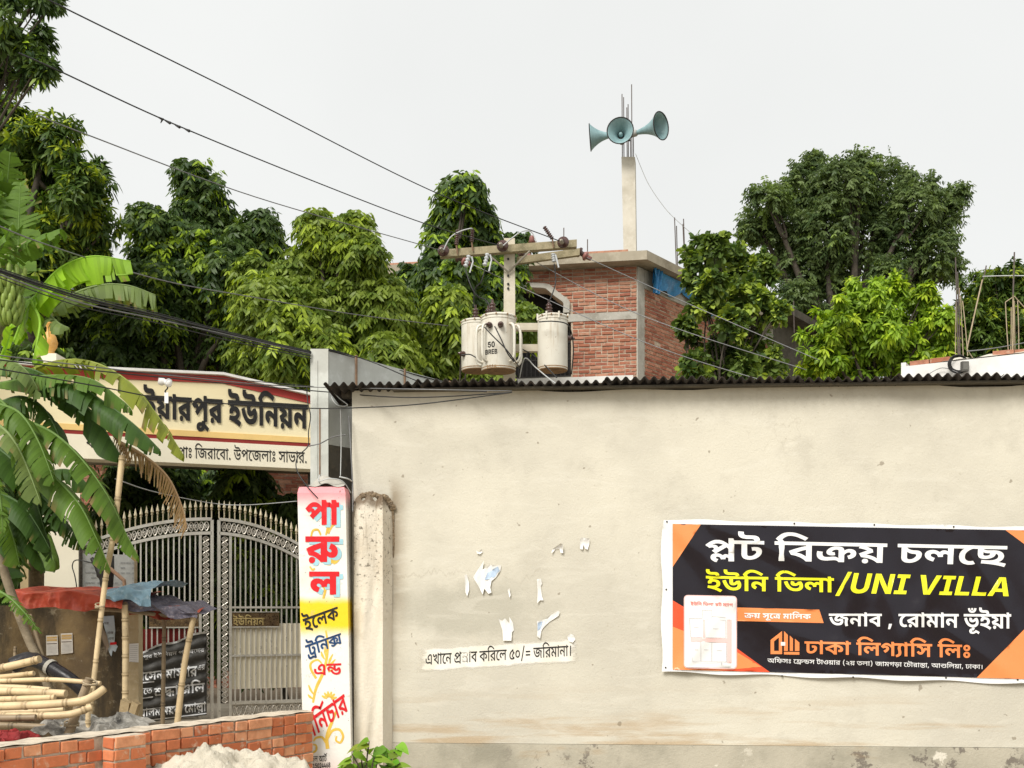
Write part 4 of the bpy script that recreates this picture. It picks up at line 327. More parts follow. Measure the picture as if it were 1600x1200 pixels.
[[103,-3,-17,1,-16,3,-14,4,-13,7,-11,8,-8,9,-7,10,-4,12,-1,12,1,9,2,9,4,8,5,8,6,7,7,6,8,4,9,4,9,2,0,2,-12,3,-10,6,-9,9,-6,10,-4,11,-2,12,1,12,4,11,6,10,8,8,10,8,12,6,13,4,14,3,15,1,16,-1,14,-3,13,-4,12,-6,9,-8,8,-9,6,-9,4,-11,1,-12,-1,-12,-4,-11,-7,-10,-9,-9,-10,-6,-11,-3,0,-2,9,-2,8,-4,8,-4,8,-6,6,-7,5,-8,4,-8,2,-9,1,-9,-2,-12,-3,-12,-7,-10,-9,-9,-11,-8,-13,-7,-14,-4,-16,-3],[103,34,7,1,7,1,6,2,5,3,5,4,3,5,3,5,1,6,1,6,-1,6,-1,6,-3,5,-4,5,-4,4,-5,3,-6,2,-7,2,-7,0,-7,0,-6,-2,-6,-2,-5,-3,-5,-4,-4,-5,-2,-5,-2,-6,0,-6,0,-6,2,-6,2,-5,4,-5,4,-3,6,-4,5,-2,7,-1],[103,137,6,1,6,1,5,2,5,3,3,4,4,4,2,5,1,5,1,6,-1,5,-1,5,-2,5,-3,4,-4,4,-5,3,-5,2,-6,1,-6,0,-6,0,-6,-1,-5,-2,-4,-3,-4,-4,-3,-4,-3,-5,-1,-5,0,-5,0,-6,1,-5,3,-5,3,-4,4,-4,4,-3,5,-2,6,-1]],
[[-93,-85,-10,1,-10,3,-10,4,-8,8,-5,9,-2,12,3,15,10,12,15,7,20,3,20,-2,20,-5,18,-8,20,-11,19,-14,22,-16,-17,-20,-20,16,-18,14,-17,10,-16,8,-15,4,-16,2,-9,-2,-7,-3,-4,-4,-2,-6,2,-7,4,-5,6,-3,8,0,10,1,7,3,6,6,5,6,2,7,2,8,1,7,0,6,0,22,29,0,0,-16,0,-10,-2,-12,-3,-12,-5,-12,-9,-10,-11,-9,-14,-5]],
[[209,199,0,-26,-33,0,0,-173,-29,0,-16,17,-16,14,-18,12,-20,9,-24,8,-27,5,-12,31,16,9,18,10,19,10,19,8,21,4,3,-20,-15,-7,-17,-7,-15,-8,-14,-8,20,-5,18,-7,17,-8,16,-10,14,-11,14,-12,0,6,-1,5,0,6,0,6,0,43,1,9,0,7,-1,8,0,8,0,8,0,33,-150,0,0,26],[23,180,19,-5,20,-7,20,-8,20,-11,19,-11,17,-13,16,-14,-4,-29,-13,13,-15,12,-17,12,-18,10,-19,9,-18,8,-19,7,-18,4]],
[[84,155,18,-1,16,-3,13,-5,11,-6,8,-7,6,-9,6,-13,2,-14,-2,-16,-5,-14,-10,-11,-12,-8,-16,-6,-18,-4,-8,13,11,-3,11,-4,10,-3,11,-5,10,-4,10,-6,11,-6,10,-6,10,-7,-23,-29,-10,7,-10,6,-11,7,-12,6,-12,5,-12,6,-13,4,-13,5,-13,4,-14,3,-14,4,-15,2,7,34,11,-3,11,-2,10,-1,11,0,13,0,11,1,9,3,10,4,8,7,4,7,1,9,-2,11,-7,8,-10,5,-14,2,-9,0,-6,-2,-5,-2,-3,-3,-2,-3,-1,-5,1,-2,0,-2,1,-2,0,-1,-39,-6,-2,5,-2,6,-1,6,0,5,2,11,6,10,9,8,13,5,10,3,12,2],[46,137,-3,10,-6,8,-10,7,-13,4,24,14,15,-3,11,-5,8,-6,7,-5,6,-11,3,-12],[187,199,0,-35,-190,0,0,35]],
[[62,33,-9,1,-9,2,-9,5,-9,7,-6,6,-5,7,-6,10,29,18,6,-9,5,-6,5,-3,6,-1,4,1,4,1,4,3,4,6,6,9,7,12,8,9,8,13,8,9,9,5,10,2,8,-1,8,-3,7,-6,8,-7,6,-20,-4,-16,-6,7,-6,6,-5,3,-5,1,-4,-1,-3,-1,-4,-4,-4,-5,-5,-9,-8,-12,-9,-12,-8,-11,-8,-7,-8,-5,-9,-3],[77,79,-2,12,-2,11,-2,8,-4,11,-6,7,-9,6,-12,4,-9,3,-11,1,-12,2,12,37,23,-12,11,-2,10,-3,8,-2,10,-5,8,-7,5,-8,4,-9,2,-12,2,-13],[324,199,0,-35,-125,0,0,-94,0,-9,1,-7,2,-4,2,-4,6,-3,9,-1,8,1,9,2,7,5,9,7,6,7,4,7,3,7,1,8,-1,5,-3,5,-5,3,-7,1,-4,-1,-3,0,-4,0,-3,-1,-6,35,7,1,7,1,8,1,9,0,15,-1,12,-4,9,-7,6,-9,4,-10,1,-12,-1,-11,-2,-11,-5,-10,-5,-10,-6,-9,-8,-9,-9,-7,-10,-7,-10,-5,-12,-4,-12,-3,-12,-1,-15,1,-12,3,-9,4,-7,5,-6,7,-6,10,-2,9,-2,11,-1,14,0,52,1,3,0,8,0,7,0,8,-1,7,0,9,-159,0,0,35],[252,199,-1,9,-4,5,-7,4,-10,1,-24,0,-15,0,-13,2,-11,2,-14,6,-10,8,-6,8,-3,8,-2,10,-1,11,0,5,1,4,0,5,1,5,40,-3,0,-2,-1,-3,0,-2,0,-2,1,-6,1,-6,2,-5,3,-4,4,-3,5,-2,7,-1,10,0,25,0,12,-1,10,0,8,-2,11,-4,8,-6,5,-7,4,-9,3,-11,1,-14]],
[[91,173,-33,0,0,-173,-29,0,0,173,-32,0,0,26,32,0,-3,18,-8,15,-10,13,-14,9,-16,7,-19,4,-20,3,-22,1,-17,0,-14,-2,-11,-2,-8,-3,-6,-4,-1,-5,1,-5,5,-2,8,-1,8,-1,31,0,16,-1,12,-2,9,-3,7,-6,6,-7,3,-7,2,-10,1,-11,-26,0,-1,6,-1,6,-2,4,-3,3,-3,2,-4,1,-6,1,-6,0,-30,0,-14,0,-11,2,-9,2,-8,3,-6,5,-5,6,-2,7,-1,7,5,17,16,13,27,9,38,2,59,-5,43,-17,28,-30,12,-42,32,0]],
[[238,199,0,-35,-31,0,0,-107,-42,0,0,105,1,8,0,6,-1,6,0,5,0,6,0,27,35,0,7,-21],[117,201,13,-1,11,-4,10,-5,9,-8,8,-10,7,-11,0,-43,-7,13,-8,11,-8,10,-9,7,-9,5,-10,1,-9,-1,-7,-3,-5,-6,-2,-8,3,-9,7,-6,7,-3,10,-2,11,-1,-4,-38,-15,2,-12,3,-10,4,-8,6,-7,7,-5,8,-3,9,-2,10,-1,10,1,12,2,10,3,8,8,11,9,7,11,4],[33,201,14,-1,13,-4,11,-8,9,-11,4,-9,3,-11,0,-13,-1,-13,-5,-13,-5,-8,-7,-7,-8,-6,-10,-4,-13,-3,-14,-1,-4,38,13,2,10,2,6,3,5,4,2,5,1,5,-2,8,-5,6,-8,3,-11,1,-8,0,-7,-1,-7,-1,-6,-1,-4,35,8,1,8,1,8,1],[207,-14,-41,0,-6,9,-7,5,-10,3,-14,1,-8,0,-9,-1,-10,-1,-10,-2,-10,-1,-11,0,-10,1,-10,1,-11,3,-9,5,-8,7,-7,10,-3,8,-2,10,0,12,0,5,0,5,1,5,0,5,40,-5,0,-3,0,-3,0,-3,0,-3,0,-9,3,-6,5,-5,5,-3,7,-1,8,0,12,0,12,2,11,2,11,1,12,-1,11,-3,9,-6,7,-7,0,42,42,0]],
[[272,199,0,-35,-207,0,0,-78,-9,8,13,11,15,9,16,10,18,8,19,8,20,7,23,-24,0,-44,-42,-12,0,59,21,-18,-9,-2,-10,-4,-11,-6,-13,-6,-12,-6,-12,-8,-12,-7,-12,-8,-10,-9,-35,23,0,89,-26,0,0,35],[247,27,1,-14,1,-13,2,-12,3,-13,-39,-7,-3,9,-2,10,-2,9,-1,14,-1,15,1,10,1,9,2,10,4,13,6,13,16,-14,-11,-3,-13,-3,-13,-4,-13,-4,-13,-4,-13,-4,-5,0,-13,-5,-13,-5,-13,-5,-12,-5,-12,-5,-11,-6,3,8,10,-2,10,-3,10,-4,9,-4,8,-5,8,-6,0,4,-1,3,0,4,0,4,0,33,42,26,0,-108,-42,0,-11,8,-11,8,-11,5,-12,5,-9,3,-9,2,-11,2,-15,35,11,7,11,5,11,6,11,5,11,5,11,4,11,4,11,5,11,4,12,2,12,4,12,4,12,4,12,4,13,3,13,4,24,-25,-5,-10,-3,-12,-2,-13]],
[[132,200,12,0,9,-2,8,-3,10,-6,7,-7,5,-9,1,-10,-1,-11,-3,-9,-6,-9,-7,-7,-8,-7,-9,-6,-11,-8,-7,-6,-3,-4,-1,-4,1,-4,2,-3,3,-1,3,-1,5,0,5,2,5,3,7,6,37,-16,1,-5,2,-5,0,-7,1,-6,-2,-16,-6,-13,-10,-11,-14,-9,-17,-5,-22,-2,-11,1,-11,1,-11,2,-12,4,-11,6,-12,7,-11,10,-10,12,-10,15,-9,18,-9,22,-7,25,40,11,5,-19,6,-17,6,-15,7,-12,6,-10,7,-8,10,-8,11,-6,11,-3,10,-1,11,1,9,2,8,3,5,5,3,5,1,7,0,2,-1,4,-1,3,-3,4,21,4,-11,-9,-11,-8,-13,-5,-15,-1,-11,1,-10,3,-8,6,-6,8,-3,9,-2,10,1,9,4,8,5,8,8,7,10,8,11,7,9,7,7,5,4,5,2,5,0,2,-1,2,-2,2,-2,2,-4,1,-6,1,-9,-1,-8,-2,-6,-4,-6,-4,-3,-4,-1,-4,1,-4,2,-3,2,-2,4,-2,-25,-26,-10,7,-8,8,-6,10,-2,13,1,9,5,9,6,8,9,8,11,7,13,6,9,2,10,2],[231,201,14,-1,11,-4,9,-5,9,-11,3,-14,-1,-8,-3,-9,-6,-9,-10,-8,-9,-5,-12,-4,-15,-3,-7,27,12,2,7,3,4,5,2,4,-1,5,-3,2,-4,1,-5,1,-12,-2,-12,-7,-8,-6,-7,-8,-7,-9,-27,14,8,10,8,8,7,8,8,7,8,5,9,5,9,3,10,2],[228,73,-9,1,-10,2,-11,4,-10,6,-10,7,-10,9,-7,11,-7,12,27,21,5,-13,6,-11,7,-9,8,-6,9,-3,9,-2,6,1,5,2,3,3,1,5,-1,6,-3,5,-7,4,-9,4,32,12,6,-3,6,-4,6,-5,5,-7,3,-8,1,-9,-3,-13,-10,-12,-10,-5,-13,-4],[262,46,0,-9,2,-10,2,-11,2,-9,-39,-9,-4,13,-3,13,-2,12,0,11,0,11,2,11,4,8,5,10,6,9,22,3,16,-16,-6,-9,-4,-9,-3,-9]],
[[310,199,0,-35,-30,0,0,-164,-43,0,-6,11,-9,10,-10,8,-10,8,-11,7,-10,6,19,27,11,-7,11,-8,9,-8,7,-7,0,3,0,4,0,3,0,4,-1,4,0,4,0,95,-240,0,0,35],[127,26,-17,1,-16,4,-16,5,-15,9,-13,11,-13,15,-12,18,-11,22,-9,26,40,11,7,-18,7,-17,7,-13,8,-12,9,-9,9,-7,10,-5,11,-3,12,-1,14,1,11,3,9,5,6,6,3,8,2,9,-2,11,-5,8,-7,6,-10,1,-6,-1,-5,-2,-3,-4,0,-6,0,-2,0,-3,1,-3,1,-3,-40,-5,-2,6,-2,5,-1,6,0,4,2,14,5,11,9,8,11,5,12,3,13,2,14,-1,13,-3,11,-5,10,-6,8,-8,6,-9,5,-10,3,-11,1,-12,-1,-12,-3,-10,-5,-10,-7,-10,-9,-7,-11,-7,-14,-5,-16,-3],[107,137,-3,10,-6,8,-10,7,-13,4,24,14,15,-3,10,-5,9,-6,7,-5,6,-11,3,-12],[408,199,0,-35,-31,0,0,-164,-42,0,0,142,-6,10,-5,7,-7,4,-7,1,-5,0,0,35,7,0,6,-1,7,-3,6,-7,5,-9,0,3,-1,4,0,6,0,4,0,24,34,0,8,-21]],
[[258,199,0,-35,-31,0,0,-95,-42,0,0,41,7,-20,-8,10,-7,8,-8,5,-9,2,-3,-1,-4,-1,-4,-2,-4,-4,-2,-6,-1,-7,0,-3,1,-2,0,-3,0,-2,-36,-2,-4,14,-7,11,-11,7,-14,2,-8,-1,-6,-3,-3,-4,-1,-6,1,-7,5,-6,8,-5,10,-4,-16,-35,-10,4,-9,4,-8,5,-10,9,-8,11,-5,12,-2,15,2,13,5,11,9,10,11,7,9,4,10,2,11,0,12,0,11,-2,9,-4,9,-5,9,-7,9,-8,-6,0,5,10,7,8,10,5,12,2,10,-1,9,-4,9,-5,8,-7,-3,-1,-1,6,0,5,0,6,0,5,0,9,-188,0,0,35],[100,63,15,-1,12,-4,11,-7,9,-8,4,6,6,4,6,3,6,0,8,-1,7,-3,7,-6,8,-8,-13,4,0,6,-1,5,0,5,0,7,0,6,42,0,0,-85,-42,0,0,44,8,-25,-3,7,-5,6,-5,5,-6,1,-3,0,-3,-2,-1,-4,-1,-4,0,-2,0,-2,1,-3,0,-1,-35,-2,-3,11,-6,8,-7,5,-9,2,-5,-1,-4,-2,-2,-3,-1,-3,1,-5,3,-4,5,-3,8,-4,-13,-32,-13,6,-11,7,-8,7,-7,9,-4,11,-1,11,1,11,4,9,7,8,9,6,11,4]],
[[122,244,-75,-279,-43,0,75,279]],
[[117,-3,-19,1,-17,4,-15,5,-14,9,-11,9,-9,12,-7,14,-4,15,-1,16,0,151,51,0,0,-147,1,-8,2,-8,3,-7,4,-6,5,-5,7,-4,7,-3,8,-2,9,-1,8,1,8,2,8,3,6,4,5,5,5,6,3,7,2,8,0,8,0,147,52,0,0,-151,-1,-16,-5,-15,-6,-14,-9,-12,-12,-9,-13,-9,-16,-5,-17,-4]],
[[20,0,0,233,57,0,69,-112,4,-6,4,-7,4,-7,4,-8,4,-8,4,-9,4,-9,4,-10,4,-11,-6,0,0,9,-1,9,0,10,-1,10,-1,10,0,10,0,8,-1,8,0,7,0,106,53,0,0,-233,-57,0,-63,102,-5,8,-5,8,-4,8,-5,8,-4,8,-4,9,-5,10,-5,11,-6,12,6,0,1,-11,0,-11,1,-10,1,-11,0,-9,1,-9,0,-8,0,-7,0,-6,0,-102]],
[[11,0,0,42,41,0,0,149,-41,0,0,42,133,0,0,-42,-41,0,0,-149,41,0,0,-42]],
[],
[[88,0,-80,233,57,0,35,-107,5,-16,4,-17,5,-17,5,-18,4,-19,5,-20,-11,0,5,20,5,19,4,18,5,17,4,17,5,16,33,107,57,0,-79,-233]],
[[20,0,0,233,51,0,0,-191,99,0,0,-42]],
[[8,0,78,233,68,0,81,-233,-57,0,-35,107,-5,16,-5,17,-5,18,-4,18,-5,20,-5,20,11,0,-5,-20,-4,-20,-5,-18,-4,-18,-4,-17,-5,-16,-34,-107],[59,52,0,40,125,0,0,-40]],
[[20,0,0,233,94,0,16,-1,15,-3,12,-4,11,-5,8,-7,7,-9,5,-9,3,-10,1,-12,-1,-8,-2,-8,-3,-7,-4,-7,-5,-6,-6,-4,-6,-4,-8,-4,-8,-2,0,-2,9,-1,9,-3,8,-4,7,-5,6,-6,6,-8,4,-9,2,-10,1,-10,-1,-12,-3,-11,-5,-11,-7,-9,-9,-7,-11,-7,-13,-4,-15,-3,-16,-1],[71,42,38,0,12,1,10,2,7,5,6,5,3,7,1,8,-1,6,-1,6,-3,5,-3,4,-5,4,-5,3,-6,2,-6,1,-7,1,-40,0],[71,136,35,0,6,0,6,1,5,2,5,3,4,3,3,4,3,5,1,5,1,5,-1,8,-3,6,-5,6,-7,4,-8,3,-9,0,-36,0]],
[[20,0,0,233,93,0,16,-1,15,-3,14,-6,11,-7,10,-9,8,-10,5,-12,4,-14,1,-15,-1,-15,-4,-13,-5,-12,-8,-10,-10,-9,-12,-7,-13,-4,-16,-3,-17,-1,-61,0,0,41,52,0,9,0,8,1,6,2,6,3,4,4,4,5,3,5,1,6,1,7,-1,7,-1,7,-3,5,-4,5,-4,4,-6,3,-6,2,-8,1,-9,1,-31,0,0,-191],[148,0,-56,106,55,0,58,-106]],
[[20,0,0,233,158,0,0,-42,-107,0,0,-53,99,0,0,-41,-99,0,0,-55,107,0,0,-42]]]
RUNS = {'ban1':(6952,[(0,0,0),(1,765,0),(2,1358,0),(3,1618,0),(4,1922,0),(5,2551,0),(6,3526,0),(2,4191,0),(7,4451,0),(8,5044,0),(9,5820,0),(10,6219,0)]),'ban2':(4647,[(11,0,0),(12,574,0),(3,1315,0),(13,1619,0),(2,2253,0),(3,2513,0),(14,2817,0),(8,3567,0),(15,4343,0)]),'ban3':(6905,[(5,0,0),(6,975,0),(2,1640,0),(16,1900,0),(17,2582,0),(9,2608,0),(18,3007,0),(2,3759,0),(19,4019,0),(15,4664,0),(3,4968,0),(8,5272,0),(20,6048,0)]),'ban4':(8856,[(21,0,0),(13,997,0),(15,1631,0),(4,1935,0),(2,2564,0),(22,2824,0),(2,3128,0),(9,3388,0),(23,3787,0),(15,4416,0),(19,4720,0),(15,5365,0),(13,5669,0),(2,6303,0),(14,6563,0),(17,7169,0),(24,7119,0),(11,7313,0),(6,7887,0),(15,8552,0)]),'ban5':(7477,[(25,0,0),(15,593,0),(20,897,0),(15,1754,0),(2,2058,0),(3,2318,0),(8,2622,0),(26,3398,0),(27,4098,0),(15,4383,0),(3,4687,0),(16,4991,0),(2,5699,0),(3,5959,0),(8,6263,0),(28,7039,0)]),'ban6':(28359,[(29,0,0),(30,909,0),(31,1184,0),(32,2033,0),(33,2721,0),(34,3159,0),(35,3419,0),(36,3778,0),(37,4684,0),(32,5511,0),(34,6199,0),(38,6459,0),(39,7032,0),(40,7307,0),(41,8055,0),(39,8690,0),(42,8965,0),(34,9569,0),(43,9829,0),(44,10257,0),(41,10856,0),(34,11491,0),(45,11751,0),(46,12464,0),(39,13206,0),(47,13481,0),(34,13908,0),(48,14168,0),(39,15104,0),(49,15379,0),(50,16007,0),(51,16673,0),(39,17392,0),(34,17667,0),(35,17927,0),(52,18285,0),(53,18858,0),(42,19133,0),(39,19737,0),(54,20012,0),(39,20744,0),(55,21019,0),(34,21292,0),(56,21552,0),(57,22735,0),(30,23575,0),(46,23850,0),(41,24591,0),(39,25226,0),(55,25501,0),(34,25774,0),(58,26034,0),(39,26607,0),(59,26882,0),(39,27701,0),(60,27976,0)]),'ban7':(8137,[(61,0,0),(62,540,0),(30,1259,0),(63,1534,0),(34,2145,0),(30,2405,0),(64,2680,0),(46,3408,0),(39,4150,0),(34,4425,0),(65,4685,0),(38,5412,0),(34,5985,0),(49,6245,0),(66,6873,0),(39,7135,0),(67,7410,0)]),'beam1':(7592,[(68,0,0),(69,595,0),(70,1267,0),(71,1589,0),(72,2225,0),(73,2941,0),(71,3017,0),(74,3653,0),(68,3913,0),(75,4508,0),(76,5286,0),(77,5608,0),(69,6265,0),(77,6936,0)]),'beam2':(13215,[(35,0,0),(67,359,0),(39,1086,0),(33,1361,0),(34,1799,0),(30,2059,0),(48,2334,0),(42,3270,0),(39,3874,0),(35,4149,0),(78,4507,0),(39,5111,0),(79,5386,0),(34,5658,0),(62,5918,0),(67,6637,0),(35,7364,0),(48,7723,0),(46,8659,0),(39,9400,0),(33,9675,0),(34,10113,0),(32,10373,0),(39,11061,0),(64,11336,0),(39,12064,0),(42,12339,0),(79,12943,0)]),'beam3':(1094,[(59,0,0),(39,819,0)]),'wall':(15180,[(80,0,0),(81,767,0),(39,1476,0),(35,1751,0),(63,2109,0),(34,2720,0),(82,2980,0),(83,3750,0),(39,4477,0),(78,4752,0),(34,5355,0),(59,5615,0),(30,6434,0),(42,6709,0),(35,7313,0),(46,7671,0),(34,8413,0),(84,8673,0),(85,9272,0),(86,9871,0),(87,10335,0),(34,10933,0),(48,11193,0),(30,12129,0),(42,12404,0),(49,13008,0),(39,13636,0),(63,13910,0),(39,14522,0),(60,14797,0)]),'pa':(1115,[(72,0,0),(70,793,0)]),'ru':(864,[(88,0,0)]),'la':(797,[(89,0,0)]),'ilek':(2606,[(11,0,0),(9,574,0),(8,973,0),(20,1749,0)]),'tro':(2617,[(90,0,0),(3,711,0),(13,1015,0),(91,1649,0)]),'end':(1676,[(92,0,0),(93,797,0)]),'furn':(3653,[(94,0,0),(15,885,0),(3,1189,0),(13,1493,0),(95,2127,0),(7,2127,0),(15,2720,0),(23,3024,0)]),'art':(3369,[(96,0,0),(46,611,0),(34,1353,0),(56,1613,0),(38,2796,0),(97,3369,0)]),'num':(5167,[(98,0,0),(99,646,0),(100,1292,0),(101,1938,0),(102,2584,0),(102,3229,0),(103,3875,0),(104,4521,0)]),'union':(3552,[(11,0,0),(12,574,0),(3,1315,0),(13,1619,0),(6,2253,0),(13,2918,0)]),'mem1':(11120,[(61,0,0),(41,540,0),(39,1176,0),(42,1451,0),(67,2054,0),(105,2770,0),(42,2782,0),(34,3386,0),(61,3646,0),(62,4186,0),(30,4905,0),(63,5180,0),(41,5791,0),(63,6426,0),(34,7037,0),(67,7297,0),(30,8025,0),(42,8300,0),(106,8904,0),(35,9546,0),(96,9904,0),(42,10516,0)]),'mem2':(6160,[(9,0,0),(107,399,0),(15,972,0),(9,1276,0),(16,1675,0),(13,2383,0),(2,3017,0),(19,3277,0),(15,3922,0),(108,4226,0),(15,5227,0),(23,5531,0)]),'mem2b':(1371,[(80,0,0),(42,767,0)]),'mem3':(2165,[(59,0,0),(109,819,0),(35,1094,0),(45,1452,0)]),'mem4':(3878,[(110,0,0),(111,734,0),(15,1573,0),(112,1877,0),(3,2798,0),(8,3102,0)]),'mem5':(7901,[(113,0,0),(8,1264,0),(19,2040,0),(2,2685,0),(19,2945,0),(6,3590,0),(13,4255,0),(15,4889,0),(2,5193,0),(9,5453,0),(19,5852,0),(15,6497,0),(114,6801,0),(15,7597,0)]),'uni':(5771,[(115,0,0),(116,394,0),(117,1124,0),(118,1887,0),(119,2371,0),(120,2640,0),(118,3398,0),(121,3882,0),(121,4447,0),(122,5013,0)]),'kva':(1292,[(99,0,0),(100,646,0)]),'breb':(2594,[(123,0,0),(124,663,0),(125,1323,0),(123,1931,0)]),'yr':(2584,[(101,0,0),(100,646,0),(98,1292,0),(103,1938,0)])}

# ------------------------------------------------------------------ flat shapes and lettering
def fill(contours, spacing=None):
    """triangles of a polygon set (non-zero winding); optional inner grid points"""
    pts, edges = [], []
    for c in contours:
        k = len(pts); n = len(c)
        pts += [Vector((p[0], p[1])) for p in c]
        edges += [(k+i, k+(i+1) % n) for i in range(n)]
    allc = [np.array([(p[0], p[1]) for p in c], float) for c in contours]
    def winding(X, Y):
        w = np.zeros(X.shape, int)
        for c in allc:
            a, b = c, np.roll(c, -1, 0)
            for (x0,y0),(x1,y1) in zip(a, b):
                if y0 == y1: continue
                m = (Y >= min(y0,y1)) & (Y < max(y0,y1))
                xi = x0 + (Y-y0)*(x1-x0)/(y1-y0)
                w += np.where(m & (X < xi), 1 if y1 > y0 else -1, 0)
        return w
    if spacing:
        A = np.vstack(allc); lo, hi = A.min(0), A.max(0)
        gx, gy = np.meshgrid(np.arange(lo[0]+spacing/2, hi[0], spacing), np.arange(lo[1]+spacing/2, hi[1], spacing))
        ins = winding(gx, gy) != 0
        pts += [Vector((x, y)) for x, y in zip(gx[ins], gy[ins])]
    v, e, f, *_ = delaunay_2d_cdt(pts, edges, [], 0, 1e-5)
    V = np.array([(p.x, p.y) for p in v])
    T = np.array([t for t in f if len(t) == 3])
    if len(T) == 0: return V, T
    C = V[T].mean(1)
    return V, T[winding(C[:,0], C[:,1]) != 0]

_gcache = {}
def steps(t):
    return np.array(t, float).reshape(-1, 2).cumsum(0)*(1000/320)
def glyph(i):
    if i not in _gcache:
        cs = []
        for c in GLYPHS[i]: cs.append(steps(c))
        _gcache[i] = cs
    return _gcache[i]

def lettering(key, quad, to3d, mat, parent, name='lettering', shear=0.0, spacing=None, drop=None):
    """quad: picture positions of the run's top-left, top-right, bottom-right, bottom-left corners"""
    w, run = RUNS[key]
    G = [(cs, x, y) for g, x, y in run for cs in [glyph(g)] if cs]
    P_all = np.vstack([np.vstack(cs) + [x, y] for cs, x, y in G])
    if shear: P_all = P_all + np.stack([P_all[:,1]*shear, 0*P_all[:,1]], 1)
    lo, hi = P_all.min(0), P_all.max(0)
    tl, tr, br, bl = [np.array(q, float) for q in quad]
    mb = MB()
    for cs, x, y in G:
        C = []
        for c in cs:
            q = c + [x, y]
            if shear: q = q + np.stack([q[:,1]*shear, 0*q[:,1]], 1)
            u = ((q - lo) / (hi - lo))
            a, b = u[:,:1], 1 - u[:,1:]
            C.append((1-a)*(1-b)*tl + a*(1-b)*tr + a*b*br + (1-a)*b*bl)
        V, T = fill(C, spacing)
        if len(T) == 0: continue
        if drop is not None:
            T = [t for t in T if not drop(V[t].mean(0))]
        mb.add([to3d(p[0], p[1]) for p in V], [tuple(t) for t in T])
    return mb.build(name, mat, parent, smooth=bool(spacing))

def sheet(contours, to3d, mat, parent, name, spacing=None):
    V, T = fill(contours, spacing)
    mb = MB(); mb.add([to3d(p[0], p[1]) for p in V], [tuple(t) for t in T])
    return mb.build(name, mat, parent, smooth=bool(spacing))

def ribbon(pts, width):
    """outline of a brush stroke along 2-D points; width number or list"""
    q = [(p.x, p.y) for p in spline([(a, b, 0) for a, b in pts], 6)]
    n = len(q)
    if not hasattr(width, '__len__'): width = [width, width]
    L, R = [], []
    for i in range(n):
        a, b = q[max(i-1,0)], q[min(i+1,n-1)]
        dx, dy = b[0]-a[0], b[1]-a[1]; m = math.hypot(dx, dy) or 1
        w = np.interp(i/(n-1), np.linspace(0,1,len(width)), width) / 2
        L.append((q[i][0]-dy/m*w, q[i][1]+dx/m*w)); R.append((q[i][0]+dy/m*w, q[i][1]-dx/m*w))
    return L + R[::-1]

# ------------------------------------------------------------------ materials
class NT:
    def __init__(s, name):
        s.m = bpy.data.materials.new(name); s.m.use_nodes = True
        s.t = s.m.node_tree; s.n = s.t.nodes; s.l = s.t.links
        s.bsdf = s.n['Principled BSDF']
        s.pos = s.n.new('ShaderNodeNewGeometry').outputs['Position']
    def link(s, a, b): s.l.new(a, b)
    def val(s, sock, v):
        if isinstance(v, bpy.types.NodeSocket): s.l.new(v, sock)
        elif v is not None: sock.default_value = v
    def scaled(s, sc):
        n = s.n.new('ShaderNodeVectorMath'); n.operation = 'MULTIPLY'
        s.l.new(s.pos, n.inputs[0]); n.inputs[1].default_value = sc
        return n.outputs[0]
    def noise(s, scale, detail=4, rough=0.55, vec=None, dist=0.0):
        n = s.n.new('ShaderNodeTexNoise')
        n.inputs['Scale'].default_value = scale; n.inputs['Detail'].default_value = detail
        n.inputs['Roughness'].default_value = rough; n.inputs['Distortion'].default_value = dist
        s.l.new(vec if vec is not None else s.pos, n.inputs['Vector'])
        return n.outputs['Fac']
    def rng(s, v, a, b, c=0.0, d=1.0, smooth=True):
        n = s.n.new('ShaderNodeMapRange')
        n.interpolation_type = 'SMOOTHSTEP' if smooth else 'LINEAR'
        s.val(n.inputs[0], v)
        for i, x in enumerate((a, b, c, d)): n.inputs[i+1].default_value = x
        return n.outputs[0]
    def math(s, op, a, b=None):
        n = s.n.new('ShaderNodeMath'); n.operation = op
        s.val(n.inputs[0], a)
        if b is not None: s.val(n.inputs[1], b)
        return n.outputs[0]
    def mix(s, f, a, b, blend='MIX'):
        n = s.n.new('ShaderNodeMix'); n.data_type = 'RGBA'; n.blend_type = blend
        s.val(n.inputs[0], f)
        for sock, c in ((n.inputs[6], a), (n.inputs[7], b)):
            s.val(sock, c if isinstance(c, bpy.types.NodeSocket) else tuple(c) + (1,))
        return n.outputs[2]
    def xyz(s):
        n = s.n.new('ShaderNodeSeparateXYZ'); s.l.new(s.pos, n.inputs[0]); return n.outputs
    def rand(s):
        o = s.n.new('ShaderNodeObjectInfo').outputs['Random']
        g = s.n.new('ShaderNodeNewGeometry').outputs['Random Per Island']
        return s.math('FRACT', s.math('ADD', o, g))
    def bump(s, h, strength=0.3, dist=0.01):
        n = s.n.new('ShaderNodeBump'); n.inputs['Strength'].default_value = strength
        n.inputs['Distance'].default_value = dist
        s.val(n.inputs['Height'], h); s.l.new(n.outputs[0], s.bsdf.inputs['Normal'])
    def done(s, color, rough=0.7, metal=0.0, spec=None):
        s.val(s.bsdf.inputs['Base Color'], color if isinstance(color, bpy.types.NodeSocket) else tuple(color)+(1,))
        s.val(s.bsdf.inputs['Roughness'], rough); s.val(s.bsdf.inputs['Metallic'], metal)
        if spec is not None: s.bsdf.inputs['Specular IOR Level'].default_value = spec
        return s.m

